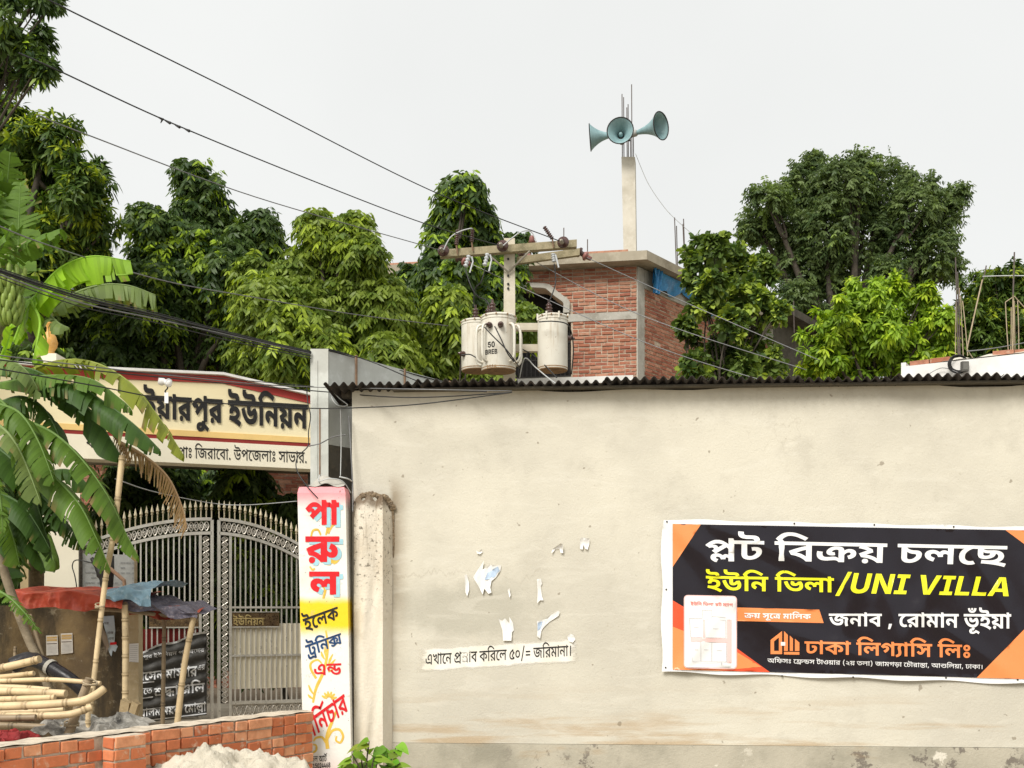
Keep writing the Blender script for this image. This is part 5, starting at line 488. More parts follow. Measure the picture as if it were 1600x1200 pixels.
def grunge(name, c, dark=None, light=None, scale=2.0, amount=0.6, rough=0.75, metal=0.0, bump=0.2, fine=40.0, spec=0.3, bd=0.004):
    """plain colour with blotches, specks and a fine relief"""
    k = NT(name)
    dark = dark or tuple(x*0.55 for x in c); light = light or tuple(min(1, x*1.2) for x in c)
    a = k.rng(k.noise(scale, 5, 0.6), 0.38, 0.72)
    b = k.rng(k.noise(scale*5.3, 4, 0.6), 0.5, 0.75)
    col = k.mix(k.math('MULTIPLY', a, amount), c, dark)
    col = k.mix(k.math('MULTIPLY', b, amount*0.6), col, light)
    if bump: k.bump(k.noise(fine, 3, 0.6), bump, bd)
    r = k.rng(k.noise(scale*3, 3), 0.3, 0.7, max(0.05, rough-0.1), min(1, rough+0.1))
    return k.done(col, r, metal, spec)

M = {}
def brick_mat(name, cols, mortar, smear=0.35):
    k = NT(name)
    r = k.rand()
    rp = k.n.new('ShaderNodeValToRGB'); k.link(r, rp.inputs[0])
    rp.color_ramp.interpolation = 'CONSTANT'
    els = rp.color_ramp.elements
    els[0].color = cols[0]+(1,); els[0].position = 0
    els[1].color = cols[1]+(1,); els[1].position = 1/len(cols)
    for i, c in enumerate(cols[2:]):
        e = els.new((i+2)/len(cols)); e.color = c+(1,)
    n1 = k.noise(14, 5, 0.65)
    col = k.mix(k.rng(n1, 0.35, 0.75, 0, 0.55), rp.outputs[0], tuple(x*0.55 for x in cols[0]))
    col = k.mix(k.rng(k.noise(9, 6, 0.7, dist=0.4), 0.56, 0.68, 0, smear), col, mortar)
    k.bump(k.noise(70, 4, 0.7), 0.5, 0.004)
    return k.done(col, 0.9, 0, 0.2)
# ------------------------------------------------------------------ material library
def make_wall_plaster():
    k = NT('wall_plaster')
    x, y, z = k.xyz()
    base = k.mix(k.rng(k.noise(0.55, 5, 0.6), 0.35, 0.7), (0.635, 0.60, 0.50), (0.525, 0.495, 0.415))
    base = k.mix(k.rng(k.noise(2.6, 6, 0.65), 0.5, 0.72, 0, 0.5), base, (0.47, 0.44, 0.365))
    # bare grey patch where plaster was mended
    px, pz = k.math('SUBTRACT', x, -0.35), k.math('SUBTRACT', z, 1.62)
    dd = k.math('ADD', k.math('MULTIPLY', px, px), k.math('MULTIPLY', k.math('MULTIPLY', pz, pz), 6.0))
    dd = k.math('ADD', dd, k.math('MULTIPLY', k.noise(3.0, 5, 0.65), 1.4))
    base = k.mix(k.rng(dd, 0.75, 1.3, 0.62, 0), base, (0.40, 0.38, 0.31))
    # thin ragged edge of the mended coat
    ln = k.math('ABSOLUTE', k.math('SUBTRACT', k.math('ADD', z, k.math('MULTIPLY', k.noise(2.2, 5, 0.7, vec=k.scaled((1.6,1.6,0.3))), 0.55)), 2.17))
    base = k.mix(k.math('MULTIPLY', k.rng(ln, 0.0, 0.014, 0.28, 0), k.rng(k.noise(1.3, 3), 0.45, 0.6)), base, (0.33, 0.29, 0.22))
    # rusty water marks in level bands near the foot
    st = k.noise(1.0, 5, 0.6, vec=k.scaled((0.55, 0.55, 7.0)))
    st = k.math('MULTIPLY', k.rng(st, 0.50, 0.63), k.rng(z, 0.45, 1.05, 1, 0))
    base = k.mix(k.math('MULTIPLY', st, 0.72), base, (0.43, 0.31, 0.18))
    # brown run-off beside the old column
    cx = k.math('ADD', x, k.math('MULTIPLY', k.noise(5, 4, 0.7), 0.10))
    cm = k.math('MULTIPLY', k.math('MULTIPLY', k.rng(cx, -0.99, -0.93, 0, 1), k.rng(cx, -0.93, -0.76, 1, 0)), k.math('MULTIPLY', k.rng(z, 0.9, 2.3, 0.15, 1), k.rng(z, 2.5, 2.75, 1, 0)))
    base = k.mix(k.math('MULTIPLY', cm, 0.75), base, (0.26, 0.20, 0.13))
    # drips below the roof edge
    dr = k.noise(1.0, 4, 0.6, vec=k.scaled((6.0, 6.0, 0.5)))
    dr = k.math('MULTIPLY', k.rng(dr, 0.48, 0.7), k.rng(z, 3.2, 3.4, 0, 1))
    base = k.mix(k.math('MULTIPLY', dr, 0.3), base, (0.36, 0.32, 0.25))
    # specks and pits
    sp = k.math('MULTIPLY', k.rng(k.noise(34, 4, 0.7), 0.62, 0.70), k.rng(k.noise(1.7, 3), 0.42, 0.62))
    base = k.mix(k.math('MULTIPLY', sp, 0.42), base, (0.34, 0.30, 0.22))
    # trowel sweeps and hairline cracks
    tw = k.noise(1.0, 3, 0.5, vec=k.scaled((2.2, 2.2, 9.0)), dist=1.2)
    base = k.mix(k.rng(tw, 0.52, 0.70, 0, 0.22), base, (0.70, 0.67, 0.58))
    vo = k.n.new('ShaderNodeTexVoronoi'); vo.feature = 'DISTANCE_TO_EDGE'; vo.inputs['Scale'].default_value = 0.55
    wv = k.n.new('ShaderNodeVectorMath'); wv.operation = 'ADD'; k.link(k.pos, wv.inputs[0])
    wz = k.n.new('ShaderNodeTexNoise'); wz.inputs['Scale'].default_value = 3.0; wz.inputs['Detail'].default_value = 5; k.link(k.pos, wz.inputs['Vector'])
    k.link(wz.outputs['Color'], wv.inputs[1]); k.link(wv.outputs[0], vo.inputs['Vector'])
    base = k.mix(k.math('MULTIPLY', k.rng(vo.outputs['Distance'], 0.0, 0.005, 0.22, 0), k.rng(k.noise(0.8, 2), 0.54, 0.64)), base, (0.30, 0.26, 0.20))
    pit = k.rng(k.noise(13, 2, 0.4), 0.735, 0.76)
    base = k.mix(k.math('MULTIPLY', pit, 0.6), base, (0.2, 0.16, 0.11))
    k.bump(k.math('ADD', k.noise(55, 5, 0.7), k.math('MULTIPLY', k.noise(4, 4, 0.6), 1.5)), 0.45, 0.008)
    return k.done(base, 0.9, 0, 0.15)

def make_plinth():
    k = NT('plinth_cement')
    x, y, z = k.xyz()
    base = k.mix(k.rng(k.noise(2.0, 5, 0.6), 0.35, 0.7), (0.46, 0.425, 0.34), (0.30, 0.28, 0.22))
    pk = k.math('MULTIPLY', k.rng(k.noise(5.5, 6, 0.7), 0.53, 0.58), k.rng(k.noise(0.9, 2), 0.46, 0.56))
    base = k.mix(k.math('MULTIPLY', pk, 0.85), base, (0.15, 0.13, 0.11))
    pw = k.math('MULTIPLY', k.rng(k.noise(4.1, 6, 0.7), 0.60, 0.64), k.rng(k.noise(0.8, 2), 0.45, 0.6))
    base = k.mix(k.math('MULTIPLY', pw, 0.8), base, (0.72, 0.68, 0.58))
    base = k.mix(k.rng(k.noise(1.5, 3, vec=k.scaled((1,1,4))), 0.55, 0.72, 0, 0.6), base, (0.36, 0.24, 0.12))
    k.bump(k.noise(45, 5, 0.7), 0.5, 0.01)
    return k.done(base, 0.9, 0, 0.15)

def make_pillar_paint():
    k = NT('painted_pillar_face')
    x, y, z = k.xyz()
    zz = k.math('ADD', z, k.math('MULTIPLY', k.noise(5, 3), 0.06))
    base = k.mix(k.rng(k.noise(3, 5, 0.65), 0.45, 0.75, 0, 0.6), (0.80, 0.78, 0.73), (0.62, 0.58, 0.50))
    base = k.mix(k.rng(zz, 2.40, 2.56, 0, 0.95), base, (0.82, 0.30, 0.33))
    yel = k.math('MULTIPLY', k.rng(zz, 1.66, 1.74, 1, 0), k.rng(zz, 1.38, 1.50, 0, 1))
    base = k.mix(yel, base, (0.86, 0.60, 0.02))
    base = k.mix(k.rng(zz, 0.22, 0.50, 0.55, 0), base, (0.85, 0.50, 0.45))
    base = k.mix(k.math('MULTIPLY', k.rng(k.noise(8, 5, 0.7), 0.60, 0.68), 0.5), base, (0.40, 0.35, 0.28))
    base = k.mix(k.math('MULTIPLY', k.rng(k.noise(30, 3, 0.6), 0.68, 0.72), 0.8), base, (0.12, 0.10, 0.08))
    k.bump(k.noise(30, 4, 0.6), 0.35, 0.006)
    return k.done(base, 0.6, 0, 0.3)

def make_weathered():
    k = NT('weathered_lime_column')
    x, y, z = k.xyz()
    base = k.mix(k.rng(k.noise(2.0, 5, 0.6), 0.4, 0.7), (0.72, 0.66, 0.55), (0.56, 0.49, 0.38))
    st = k.noise(1, 6, 0.7, vec=k.scaled((16, 16, 1.4)))
    base = k.mix(k.math('MULTIPLY', k.rng(st, 0.5, 0.62), k.rng(z, 1.7, 2.5, 0.0, 0.85)), base, (0.22, 0.17, 0.11))
    base = k.mix(k.math('MULTIPLY', k.rng(k.noise(26, 5, 0.75), 0.56, 0.62), k.rng(z, 1.4, 2.0, 0.05, 0.8)), base, (0.10, 0.085, 0.06))
    base = k.mix(k.rng(k.math('ADD', z, k.math('MULTIPLY', k.noise(14, 4), 0.16)), 2.46, 2.56, 0, 0.9), base, (0.13, 0.09, 0.055))
    k.bump(k.math('ADD', st, k.noise(50, 4, 0.7)), 0.55, 0.01)
    return k.done(base, 0.9, 0, 0.15)

def make_leaf(name, back=0.35, rough=0.42):
    k = NT(name)
    at = k.n.new('ShaderNodeAttribute'); at.attribute_name = 'tint'
    col = k.mix(k.rng(k.noise(0.9, 3), 0.35, 0.7, 0, 0.25), at.outputs['Color'], (0.02, 0.045, 0.012))
    k.val(k.bsdf.inputs['Base Color'], col); k.bsdf.inputs['Roughness'].default_value = rough
    k.bsdf.inputs['Specular IOR Level'].default_value = 0.22
    tr = k.n.new('ShaderNodeBsdfTranslucent')
    tc = k.mix(1.0, col, (1.25, 1.3, 0.55), 'MULTIPLY')
    k.link(tc, tr.inputs['Color'])
    mx = k.n.new('ShaderNodeMixShader'); mx.inputs[0].default_value = back
    k.link(k.bsdf.outputs[0], mx.inputs[1]); k.link(tr.outputs[0], mx.inputs[2])
    k.link(mx.outputs[0], k.n['Material Output'].inputs['Surface'])
    return k.m

def make_bamboo(name, c, dark):
    k = NT(name)
    nd = k.n.new('ShaderNodeAttribute'); nd.attribute_name = 'node'
    r = k.rand()
    base = k.mix(k.rng(k.noise(7, 4, 0.6), 0.35, 0.7), c, tuple(x*0.72 for x in c))
    base = k.mix(k.math('MULTIPLY', r, 0.45), base, dark)
    base = k.mix(k.math('MULTIPLY', k.rng(k.noise(24, 4, 0.7), 0.6, 0.7), 0.5), base, tuple(x*0.4 for x in dark))
    base = k.mix(k.math('MULTIPLY', nd.outputs['Fac'], 0.8), base, tuple(x*0.35 for x in dark))
    k.bump(k.noise(40, 3), 0.2, 0.004)
    return k.done(base, 0.5, 0, 0.35)

M['plaster'] = make_wall_plaster()
M['plinth'] = make_plinth()
M['pillar_paint'] = make_pillar_paint()
M['weathered'] = make_weathered()
M['cement'] = grunge('grey_cement', (0.42, 0.40, 0.35), (0.24, 0.22, 0.18), (0.55, 0.52, 0.46), 2.5, 0.8, 0.9, bump=0.4)
M['cement_light'] = grunge('light_cement', (0.62, 0.58, 0.49), (0.40, 0.36, 0.28), (0.72, 0.68, 0.6), 2.0, 0.7, 0.9, bump=0.4)
M['roof_tin'] = grunge('rusted_roof_tin', (0.035, 0.03, 0.026), (0.018, 0.015, 0.012), (0.10, 0.07, 0.05), 3, 0.9, 0.75, bump=0.2)
M['tin'] = grunge('galvanised_sheet', (0.54, 0.555, 0.51), (0.36, 0.35, 0.31), (0.68, 0.69, 0.66), 1.6, 0.8, 0.5, 0.35, 0.1, 25)
M['rust'] = grunge('rust_streak', (0.30, 0.19, 0.12), None, None, 8, 0.8, 0.8)
M['dark_tin'] = grunge('dark_sheet', (0.10, 0.09, 0.07), (0.05, 0.045, 0.035), (0.16, 0.13, 0.09), 3, 0.8, 0.8)  # dark brown tin; on the stall side wall it carries the gap's shade
M['ground'] = grunge('packed_earth', (0.33, 0.28, 0.20), (0.2, 0.16, 0.11), (0.42, 0.37, 0.29), 0.6, 0.8, 0.95, bump=0.5, fine=18)
M['path'] = grunge('concrete_path', (0.55, 0.49, 0.40), (0.38, 0.33, 0.25), (0.64, 0.58, 0.49), 1.2, 0.7, 0.95, bump=0.4)
M['fresh_brick'] = brick_mat('fresh_orange_brick', [(0.66,0.24,0.11),(0.72,0.29,0.145),(0.60,0.19,0.085),(0.74,0.35,0.19),(0.56,0.17,0.075)], (0.70,0.56,0.42), 0.6)
M['fresh_mortar'] = grunge('pale_mortar', (0.60, 0.52, 0.41), (0.30, 0.25, 0.19), (0.72, 0.65, 0.53), 9, 0.9, 0.95, bump=0.6, bd=0.01)
M['old_brick'] = brick_mat('weathered_red_brick', [(0.36,0.14,0.085),(0.43,0.185,0.12),(0.30,0.105,0.065),(0.48,0.25,0.165),(0.38,0.15,0.09),(0.45,0.21,0.135),(0.33,0.12,0.08)], (0.50,0.38,0.28), 0.65)
M['old_mortar'] = grunge('building_mortar', (0.44, 0.35, 0.26), (0.40, 0.31, 0.23), (0.72, 0.63, 0.52), 4, 0.9, 0.95)
M['slab'] = grunge('roof_slab_concrete', (0.37, 0.325, 0.245), (0.20, 0.17, 0.12), (0.50, 0.45, 0.36), 1.4, 0.9, 0.9, bump=0.4)
M['black'] = grunge('dark_interior', (0.012, 0.011, 0.010), None, None, 3, 0.5, 0.9)  # near black, standing in for unlit space behind openings
M['iron'] = grunge('black_iron', (0.035, 0.033, 0.03), None, None, 9, 0.6, 0.6, 0.3)
M['white_paint'] = grunge('white_limewash', (0.78, 0.77, 0.74), (0.52, 0.49, 0.43), None, 1.5, 0.6, 0.9)
M['cream_paint'] = grunge('cream_gloss_paint', (0.86, 0.755, 0.48), (0.76, 0.63, 0.37), None, 1.3, 0.35, 0.6, bump=0.05)
M['cream_pale'] = grunge('pale_cream_board', (0.84, 0.78, 0.62), (0.74, 0.66, 0.48), None, 1.3, 0.3, 0.6, bump=0.05)
M['ochre_trim'] = grunge('ochre_trim', (0.84, 0.58, 0.22), None, None, 2, 0.3, 0.6)
M['red_trim'] = grunge('red_trim', (0.50, 0.06, 0.05), None, None, 2, 0.35, 0.6)
M['maroon_trim'] = grunge('maroon_trim', (0.25, 0.025, 0.02), None, None, 2, 0.3, 0.6)
M['letter_black'] = grunge('black_sign_paint', (0.016, 0.015, 0.014), None, (0.05,0.05,0.05), 6, 0.4, 0.6)
M['letter_red'] = grunge('red_sign_paint', (0.68, 0.012, 0.018), (0.45, 0.01, 0.02), (0.75, 0.1, 0.1), 5, 0.5, 0.55)
M['letter_blue'] = grunge('blue_sign_paint', (0.012, 0.06, 0.17), (0.01,0.02,0.05), None, 12, 0.9, 0.6)
M['letter_sky'] = grunge('pale_blue_sign_paint', (0.36, 0.62, 0.70), None, (0.6,0.75,0.78), 6, 0.5, 0.6)
M['letter_gold'] = grunge('golden_sign_paint', (0.80, 0.52, 0.08), None, (0.85,0.68,0.3), 7, 0.7, 0.6)
M['letter_white'] = grunge('white_print', (0.84, 0.84, 0.83), (0.7,0.7,0.7), None, 3, 0.2, 0.4, bump=0)
M['stainless'] = grunge('stainless_steel', (0.66, 0.63, 0.56), (0.48, 0.44, 0.37), (0.78, 0.75, 0.69), 4, 0.6, 0.36, 0.5, 0.05)
M['stainless_dull'] = grunge('dull_steel_ornament', (0.64, 0.60, 0.53), (0.36, 0.32, 0.26), (0.7, 0.66, 0.6), 9, 0.7, 0.42, 0.55, 0.05)
M['leaf'] = make_leaf('tree_leaf')
M['bark'] = grunge('tree_bark', (0.075, 0.062, 0.047), (0.035, 0.03, 0.023), (0.14, 0.12, 0.095), 5, 0.9, 0.95, bump=0.6, fine=22, bd=0.02)
M['bamboo'] = make_bamboo('pale_bamboo', (0.74, 0.58, 0.35), (0.56, 0.38, 0.18))
M['bamboo_old'] = make_bamboo('grey_bamboo', (0.36, 0.28, 0.18), (0.20, 0.14, 0.08))
M['wire'] = grunge('black_cable', (0.03, 0.03, 0.03), None, (0.09,0.09,0.085), 8, 0.4, 0.5)
M['wire_alu'] = grunge('aluminium_conductor', (0.20, 0.20, 0.20), None, None, 8, 0.4, 0.45, 0.4)
M['wire_pale'] = grunge('pale_service_wire', (0.50, 0.51, 0.50), None, None, 8, 0.4, 0.6)

# ------------------------------------------------------------------ ground
mb = MB(); mb.add([(-400,-60,0),(400,-60,0),(400,800,0),(-400,800,0)], [(0,1,2,3)])
g = mb.build('ground', M['ground']); g['kind'] = 'structure'
mb = MB(); mb.prism([(-7.5,9.6),(-2.0,9.3),(-1.75,15.5),(-7.5,15.5)], 0.0, 0.24)
g = mb.build('path', M['path']); g['kind'] = 'structure'

# ------------------------------------------------------------------ the long plastered shed wall and its tin roof
WALL = Plane((-1.3235, 9.0), (4.0706, 8.65))
WT = 3.385
shed = thing('plastered_shed', 'long cream plastered shed wall under a rusty corrugated tin roof', 'building', (1.4, 8.9, 0))
mb = MB()
# front face as a fine grid so that its top edge can be uneven
def wall_pt(u, v):
    t = u * 9.6
    top = WT + 0.018*math.sin(t*2.1) + 0.012*math.sin(t*5.7+1)
    return WALL.at(t, 0.49 + (top-0.49)*v, 0.0012*math.sin(t*1.3+v*4))
mb.grid(wall_pt, 96, 30)
mb.slab(WALL, 0.0, 9.6, 0, WT-0.02, -0.25, -0.008)
mb.build('wall', M['plaster'], shed, smooth=False)
mb = MB(); mb.slab(WALL, 0.0, 9.6, 0.0, 0.487, -0.006, 0.014)
mb.build('plinth', M['plinth'], shed)
# corrugated sheets, each 0.8 m wide, falling away to the rear
def panel_line_Y(X): return 9.3 + (X + 1.57)*1.42
n_sheet = 13
for i in range(n_sheet):
    t0 = -0.20 + i*0.76
    mid = WALL.at(t0+0.4, 0)
    depth = min(2.6, max(0.42, panel_line_Y(mid.x - 0.4) - mid.y - 0.12))
    dz = [0.0, 0.012, -0.006, 0.008, 0.0, -0.004, 0.01][i % 7] + (-0.02 if i > 4 else 0)*0.5
    m2 = MB(); nu = 88; top, bot = [], []
    edge_drop = 0.02*math.sin(i*2.3)
    for row, o in enumerate((0.17 + edge_drop, -depth)):
        for j in range(nu+1):
            tt = t0 + 0.82*j/nu
            z = WT + 0.034 + dz*0.7 + 0.0165*math.sin(2*math.pi*(tt-t0)/0.0745) - (0.17-o)*0.10 + 0.003*(i % 2)
            m2.v.append(tuple(WALL.at(tt, z, o)))
    m2.f = [(j, j+1, nu+1+j+1, nu+1+j) for j in range(nu)]
    m2.build('roof_sheet', M['roof_tin'], shed, smooth=True, thick=0.004)
mb = MB()
mb.slab(WALL, -0.1, 9.6, WT-0.03, WT+0.02, -0.13, -0.05)
mb.build('wall_plate', M['bark'], shed)
mb = MB()
mb.slab(WALL, 0.35, 9.6, WT-0.006, WT+0.008, -0.045, 0.10)
mb.build('eave_batten', M['dark_tin'], shed)

# ------------------------------------------------------------------ tin-clad post and fascia beside the shed
tin = thing('tin_clad_stall', 'grey tin clad post with a sloping tin fascia beside the shed', 'stall', (-1.6, 9.4, 0))
mb = MB()
a, b = P(485, 545, 9.3), P(513, 545, 9.3)
mb.box((a.x, 9.3, 0), (b.x, 9.52, a.z))
mb.build('post', M['tin'], tin)
mb = MB(); mb.box((a.x+0.075, 9.2955, 2.6), (a.x+0.087, 9.299, 3.3)); mb.build('rust_streak', M['rust'], tin)
mb = MB(); mb.box((a.x+0.05, 9.294, 2.2), (a.x+0.062, 9.299, a.z-0.1)); mb.build('seam', M['tin'], tin)
FAS = Plane((b.x, 9.31), (0.42, panel_line_Y(0.42)))
L_f = (FAS.b-FAS.a).length
edges_f = [0.004, 0.34, 0.99, 1.66, L_f]
for i in range(4):
    mb = MB(); mb.slab(FAS, edges_f[i], edges_f[i+1]-0.006, 3.0, a.z-0.004*i, -0.012, 0.0)
    mb.build('fascia_sheet', M['tin'], tin)
    if i: 
        mb = MB(); mb.slab(FAS, edges_f[i]-0.012, edges_f[i]+0.006, 3.0, a.z+0.01, 0.001, 0.012); mb.build('seam', M['rust'], tin)
mb = MB(); mb.slab(FAS, 0.0, L_f, 0.0, 2.998, -0.012, 0.0); mb.build('side_wall', M['dark_tin'], tin)  # rusted sheet, its dark colour includes the shade of the gap
mb = MB(); q = P(520, 610, 9.5)
mb.box((b.x+0.002, 9.42, 3.36), (WALL.a.x+0.1, 9.50, 3.44)); mb.build('beam', M['dark_tin'], tin)
mb = MB(); mb.box((-1.38, 9.38, 0.0), (-1.31, 9.43, 3.35)); mb.build('inner_post', M['black'], tin)  # coloured black like the unlit gap it stands in

# ------------------------------------------------------------------ painted shop pillar
PIL = Plane((-1.745, 8.74), (-1.345, 8.74))
pillar = thing('painted_pillar', 'white painted pillar with red and black hand lettering beside the gate', 'pillar', (-1.54, 8.85, 0))
def pil_x(z): return -0.022*(z-1.0)
mb = MB()
zt, w0, w1, dep = 2.575, -1.69, -1.305, 0.26
prof = [(0.0, 0), (zt-0.05, 0), (zt, 0.012)]
vs = []
for z, ins in prof:
    for (xx, yy) in ((w0+ins, 8.74+ins), (w1-ins, 8.74+ins), (w1-ins, 8.74+dep-ins), (w0+ins, 8.74+dep-ins)):
        vs.append((xx+pil_x(z), yy, z))
fs = [(0,3,2,1)]
for i in range(2):
    for k_ in range(4): fs.append((i*4+k_, i*4+(k_+1)%4, (i+1)*4+(k_+1)%4, (i+1)*4+k_))
fs.append((8,9,10,11))
mb.add(vs, fs); mb.build('shaft', M['pillar_paint'], pillar)
mb = MB()
ax = pil_x(zt)
mb.grid(lambda u, v: ((w0+ax+0.01)+(w1-w0-0.02)*u, 8.745+dep*0.96*v,
        zt + 0.105*max(0, 1-abs(2*u-1.15)**1.5)*max(0.15, 1-abs(2*v-1)**2) + 0.012*math.sin(13*u+5*v)), 14, 10)
mb.build('cap', M['cement'], pillar, smooth=True)
pmap = lambda off: (lambda px, py: PIL.ray(px, py, off))
S = pillar
gold = []
def vine(pts, w): gold.append(ribbon(pts, w))
vine([(509,985),(512,1010),(507,1045),(494,1075),(489,1098)], [2.5,4,5,3])
vine([(494,1060),(486,1046),(486,1036),(496,1031),(503,1037)], [4,3.5,2.5])
for (x0,y0,x1,y1) in ((513,1040,520,1022),(514,1044,524,1030),(507,1030,502,1018),(510,1028,508,1010),(513,1050,521,1046),(490,1085,482,1070),(489,1092,481,1085)):
    vine([(x0,y0),((x0+x1)/2-1,(y0+y1)/2),(x1,y1)], [1.5,4,1.2])
vine([(512,1170),(511,1150),(521,1122),(526,1110)], [6,5,3])
vine([(511,1155),(519,1142),(530,1140),(536,1150),(532,1160),(525,1157),(526,1150)], [4,4,3.5,2.5])
vine([(509,1160),(503,1152),(494,1153),(490,1158)], [4,3.5,2.5]); vine([(489,1176),(494,1172),(494,1165),(489,1163)], [3,3.5,2])
for k_ in range(6):
    an = math.radians(150 - k_*26); vine([(514+7*math.cos(an)*0.5,1094-9*math.sin(an)*0.5),(514+13*math.cos(an),1094-14*math.sin(an))], [1.5,4,2])
for k_ in range(6):
    an = math.radians(160 - k_*24); vine([(519+6*math.cos(an)*0.5,884-8*math.sin(an)*0.5),(519+14*math.cos(an),884-15*math.sin(an))], [1.5,4,2])
vine([(486,838),(489,829),(497,828),(501,836)], [2.5,3.5,2.5]); vine([(513,834),(517,824),(522,820)], [2,4,1.5]); vine([(509,836),(512,826),(514,816)], [2,4,1.5])
vine([(505,935),(508,922),(504,915)], [3,4,2]); vine([(503,800),(505,806),(504,815)], [3,4,2])
vine([(484,885),(488,890),(492,888)], [2,3,2])
for gi, c in enumerate(gold):
    V, T = fill([c]); mb = MB(); mb.add([PIL.ray(p[0], p[1], 0.0016+0.00005*gi) for p in V], [tuple(t) for t in T])
    mb.build('vine_stroke', M['letter_gold'], S)
for key, q in (('pa',((477,781),(530,781),(530,820),(477,820))), ('ru',((477,838),(530,838),(530,880),(477,880))), ('la',((483,893),(530,893),(530,929),(483,929)))):
    lettering(key, [(x+6,y+4) for x,y in q], pmap(0.004), M['letter_sky'], S)
    lettering(key, q, pmap(0.0055), M['letter_red'], S)
lettering('ilek', ((470,958),(526,939),(530,968),(478,990)), pmap(0.004), M['letter_black'], S)
lettering('tro', ((474,1000),(531,982),(536,1008),(482,1033)), pmap(0.004), M['letter_blue'], S)
lettering('end', ((490,1038),(533,1036),(534,1054),(491,1055)), pmap(0.004), M['letter_red'], S)
lettering('furn', ((458,1126),(534,1072),(545,1110),(472,1166)), pmap(0.004), M['letter_red'], S)
lettering('art', ((487,1178),(511,1176),(511,1190),(487,1191)), pmap(0.004), M['letter_black'], S)
lettering('num', ((489,1193),(516,1191),(516,1199),(489,1201)), pmap(0.004), M['letter_black'], S)

# ------------------------------------------------------------------ weathered lime-washed column against the wall
col_t = thing('weathered_column', 'weathered lime washed half column with a crumbling brown top against the wall', 'column', (-1.15, 8.85, 0))
mb = MB()
n_r, zs = 15, np.linspace(0, 2.50, 34)
c0, c1 = P(553, 900, 8.86).x, P(611, 900, 8.86).x
def colring(z, i):
    u = i/(n_r-1)
    # U-shaped front: flat face with three shallow flutes and a rounded right shoulder
    x = c0 + (c1-c0)*u
    y = 8.845 + 0.13*max(0, (u-0.80)/0.20) + 0.010*math.cos(u*11)*(u < 0.80)
    shrink = max(0, (z-2.43)/0.07)*0.6
    x = x*(1-0.12*shrink) + (c0+c1)/2*0.12*shrink
    y += 0.09*shrink**2 + 0.006*math.sin(z*9+i*1.7)*math.sin(i*3.1+z*3)
    zz = z
    if z > 2.36: zz = z + 0.03*math.sin(i*1.3+0.6) - 0.10*max(0, abs(u-0.5)-0.3)
    return (x, y, zz)
for z in zs:
    for i in range(n_r): mb.v.append(colring(z, i))
for j in range(len(zs)-1):
    for i in range(n_r-1):
        a_ = j*n_r+i; mb.f.append((a_, a_+1, a_+n_r+1, a_+n_r))
k0 = len(mb.v)
for i in range(n_r):
    p = colring(zs[-1], i); mb.v.append((p[0], 8.985, p[2]-0.01))
for i in range(n_r-1):
    a_ = (len(zs)-1)*n_r+i; mb.f.append((a_, a_+1, k0+i+1, k0+i))
mb.add([(c0, 8.845, 0), (c0, 8.99, 0), (c0, 8.99, 2.47), (c0+0.01, 8.85, 2.47)], [(0,1,2,3)])
mb.build('shaft', M['weathered'], col_t, smooth='auto')
edge_path = spline([(c0-0.005, 8.94, 2.44),(c0+0.06,8.90,2.515),(c0+0.17,8.895,2.525),(c1-0.03,8.93,2.475),(c1+0.004,8.968,2.36),(c1+0.006,8.98,2.1),(c1+0.004,8.988,1.75)], 14)
lumps = MB(); ne = len(edge_path)-1
def edge_pt(u, v):
    i_ = min(int(u*ne), ne-1); p_ = edge_path[i_].lerp(edge_path[i_+1], u*ne-i_); t_ = (edge_path[i_+1]-edge_path[i_]).normalized()
    n_ = Vector((0,-1,0)); s__ = t_.cross(n_).normalized(); a_ = math.pi*(v*1.2-0.1)
    k_ = 1.0 if u < 0.62 else 0.38
    r_ = k_*(0.019 + 0.012*MN.noise(Vector((u*15, v*1.6, 1.7))) + 0.007*MN.noise(Vector((u*46, v*4, 4.2))))
    return p_ + (s__*math.cos(a_)*1.3 + n_*math.sin(a_)*0.75)*max(0.004, r_)
lumps.grid(edge_pt, 190, 9)
lumps.build('crumbling_edge', grunge('crumbling_mud_edge', (0.27,0.20,0.125), (0.12,0.09,0.06), (0.46,0.38,0.28), 22, 1.0, 0.95, bump=0.9, fine=60, bd=0.02), col_t)

# ------------------------------------------------------------------ low brick wall with a pier
LW = Plane((-3.0, 6.39), (-1.57, 8.60))
if LW.n.dot(Vector((1, -0.6))) < 0: LW.n = -LW.n
low = thing('low_brick_wall', 'low wall of fresh orange bricks with a pier in front of the bamboo', 'wall', (-2.3, 7.5, 0))
LT, Ln = 0.78, (LW.b-LW.a).length
mb = MB()
mb.slab(LW, -1.2, Ln, 0, LT-0.004, -0.24, -0.012)
mb.slab(LW, 0.70, 0.94, 0, LT-0.004, -0.0121, 0.108)
mb.build('mortar', M['fresh_mortar'], low)
mb = MB()
mb.grid(lambda u, v: LW.at(-1.2+(Ln+1.2)*u, LT+0.004+0.006*math.sin(u*90)*math.sin(v*5+u*31), 0.0-0.235*v), 80, 4)
mb.build('mortar_cap', M['fresh_mortar'], low, smooth=True)
def brick_mesh(name, L, D, H, mat, seed):
    r = random.Random(seed); b = bmesh.new()
    bmesh.ops.create_cube(b, size=1)
    for v in b.verts:
        v.co.x *= L*(1+r.uniform(-.02,.02)); v.co.y *= D; v.co.z *= H*(1+r.uniform(-.05,.05))
        v.co.z += r.uniform(-.004,.004)*H/0.066; v.co.x += r.uniform(-.004,.004)
    bmesh.ops.bevel(b, geom=list(b.edges), offset=0.004, segments=1, affect='EDGES')
    me = bpy.data.meshes.new(name); b.to_mesh(me); b.free(); me.materials.append(mat); return me
hd = [brick_mesh('brick', 0.110, 0.10, 0.064, M['fresh_brick'], i) for i in range(9)]
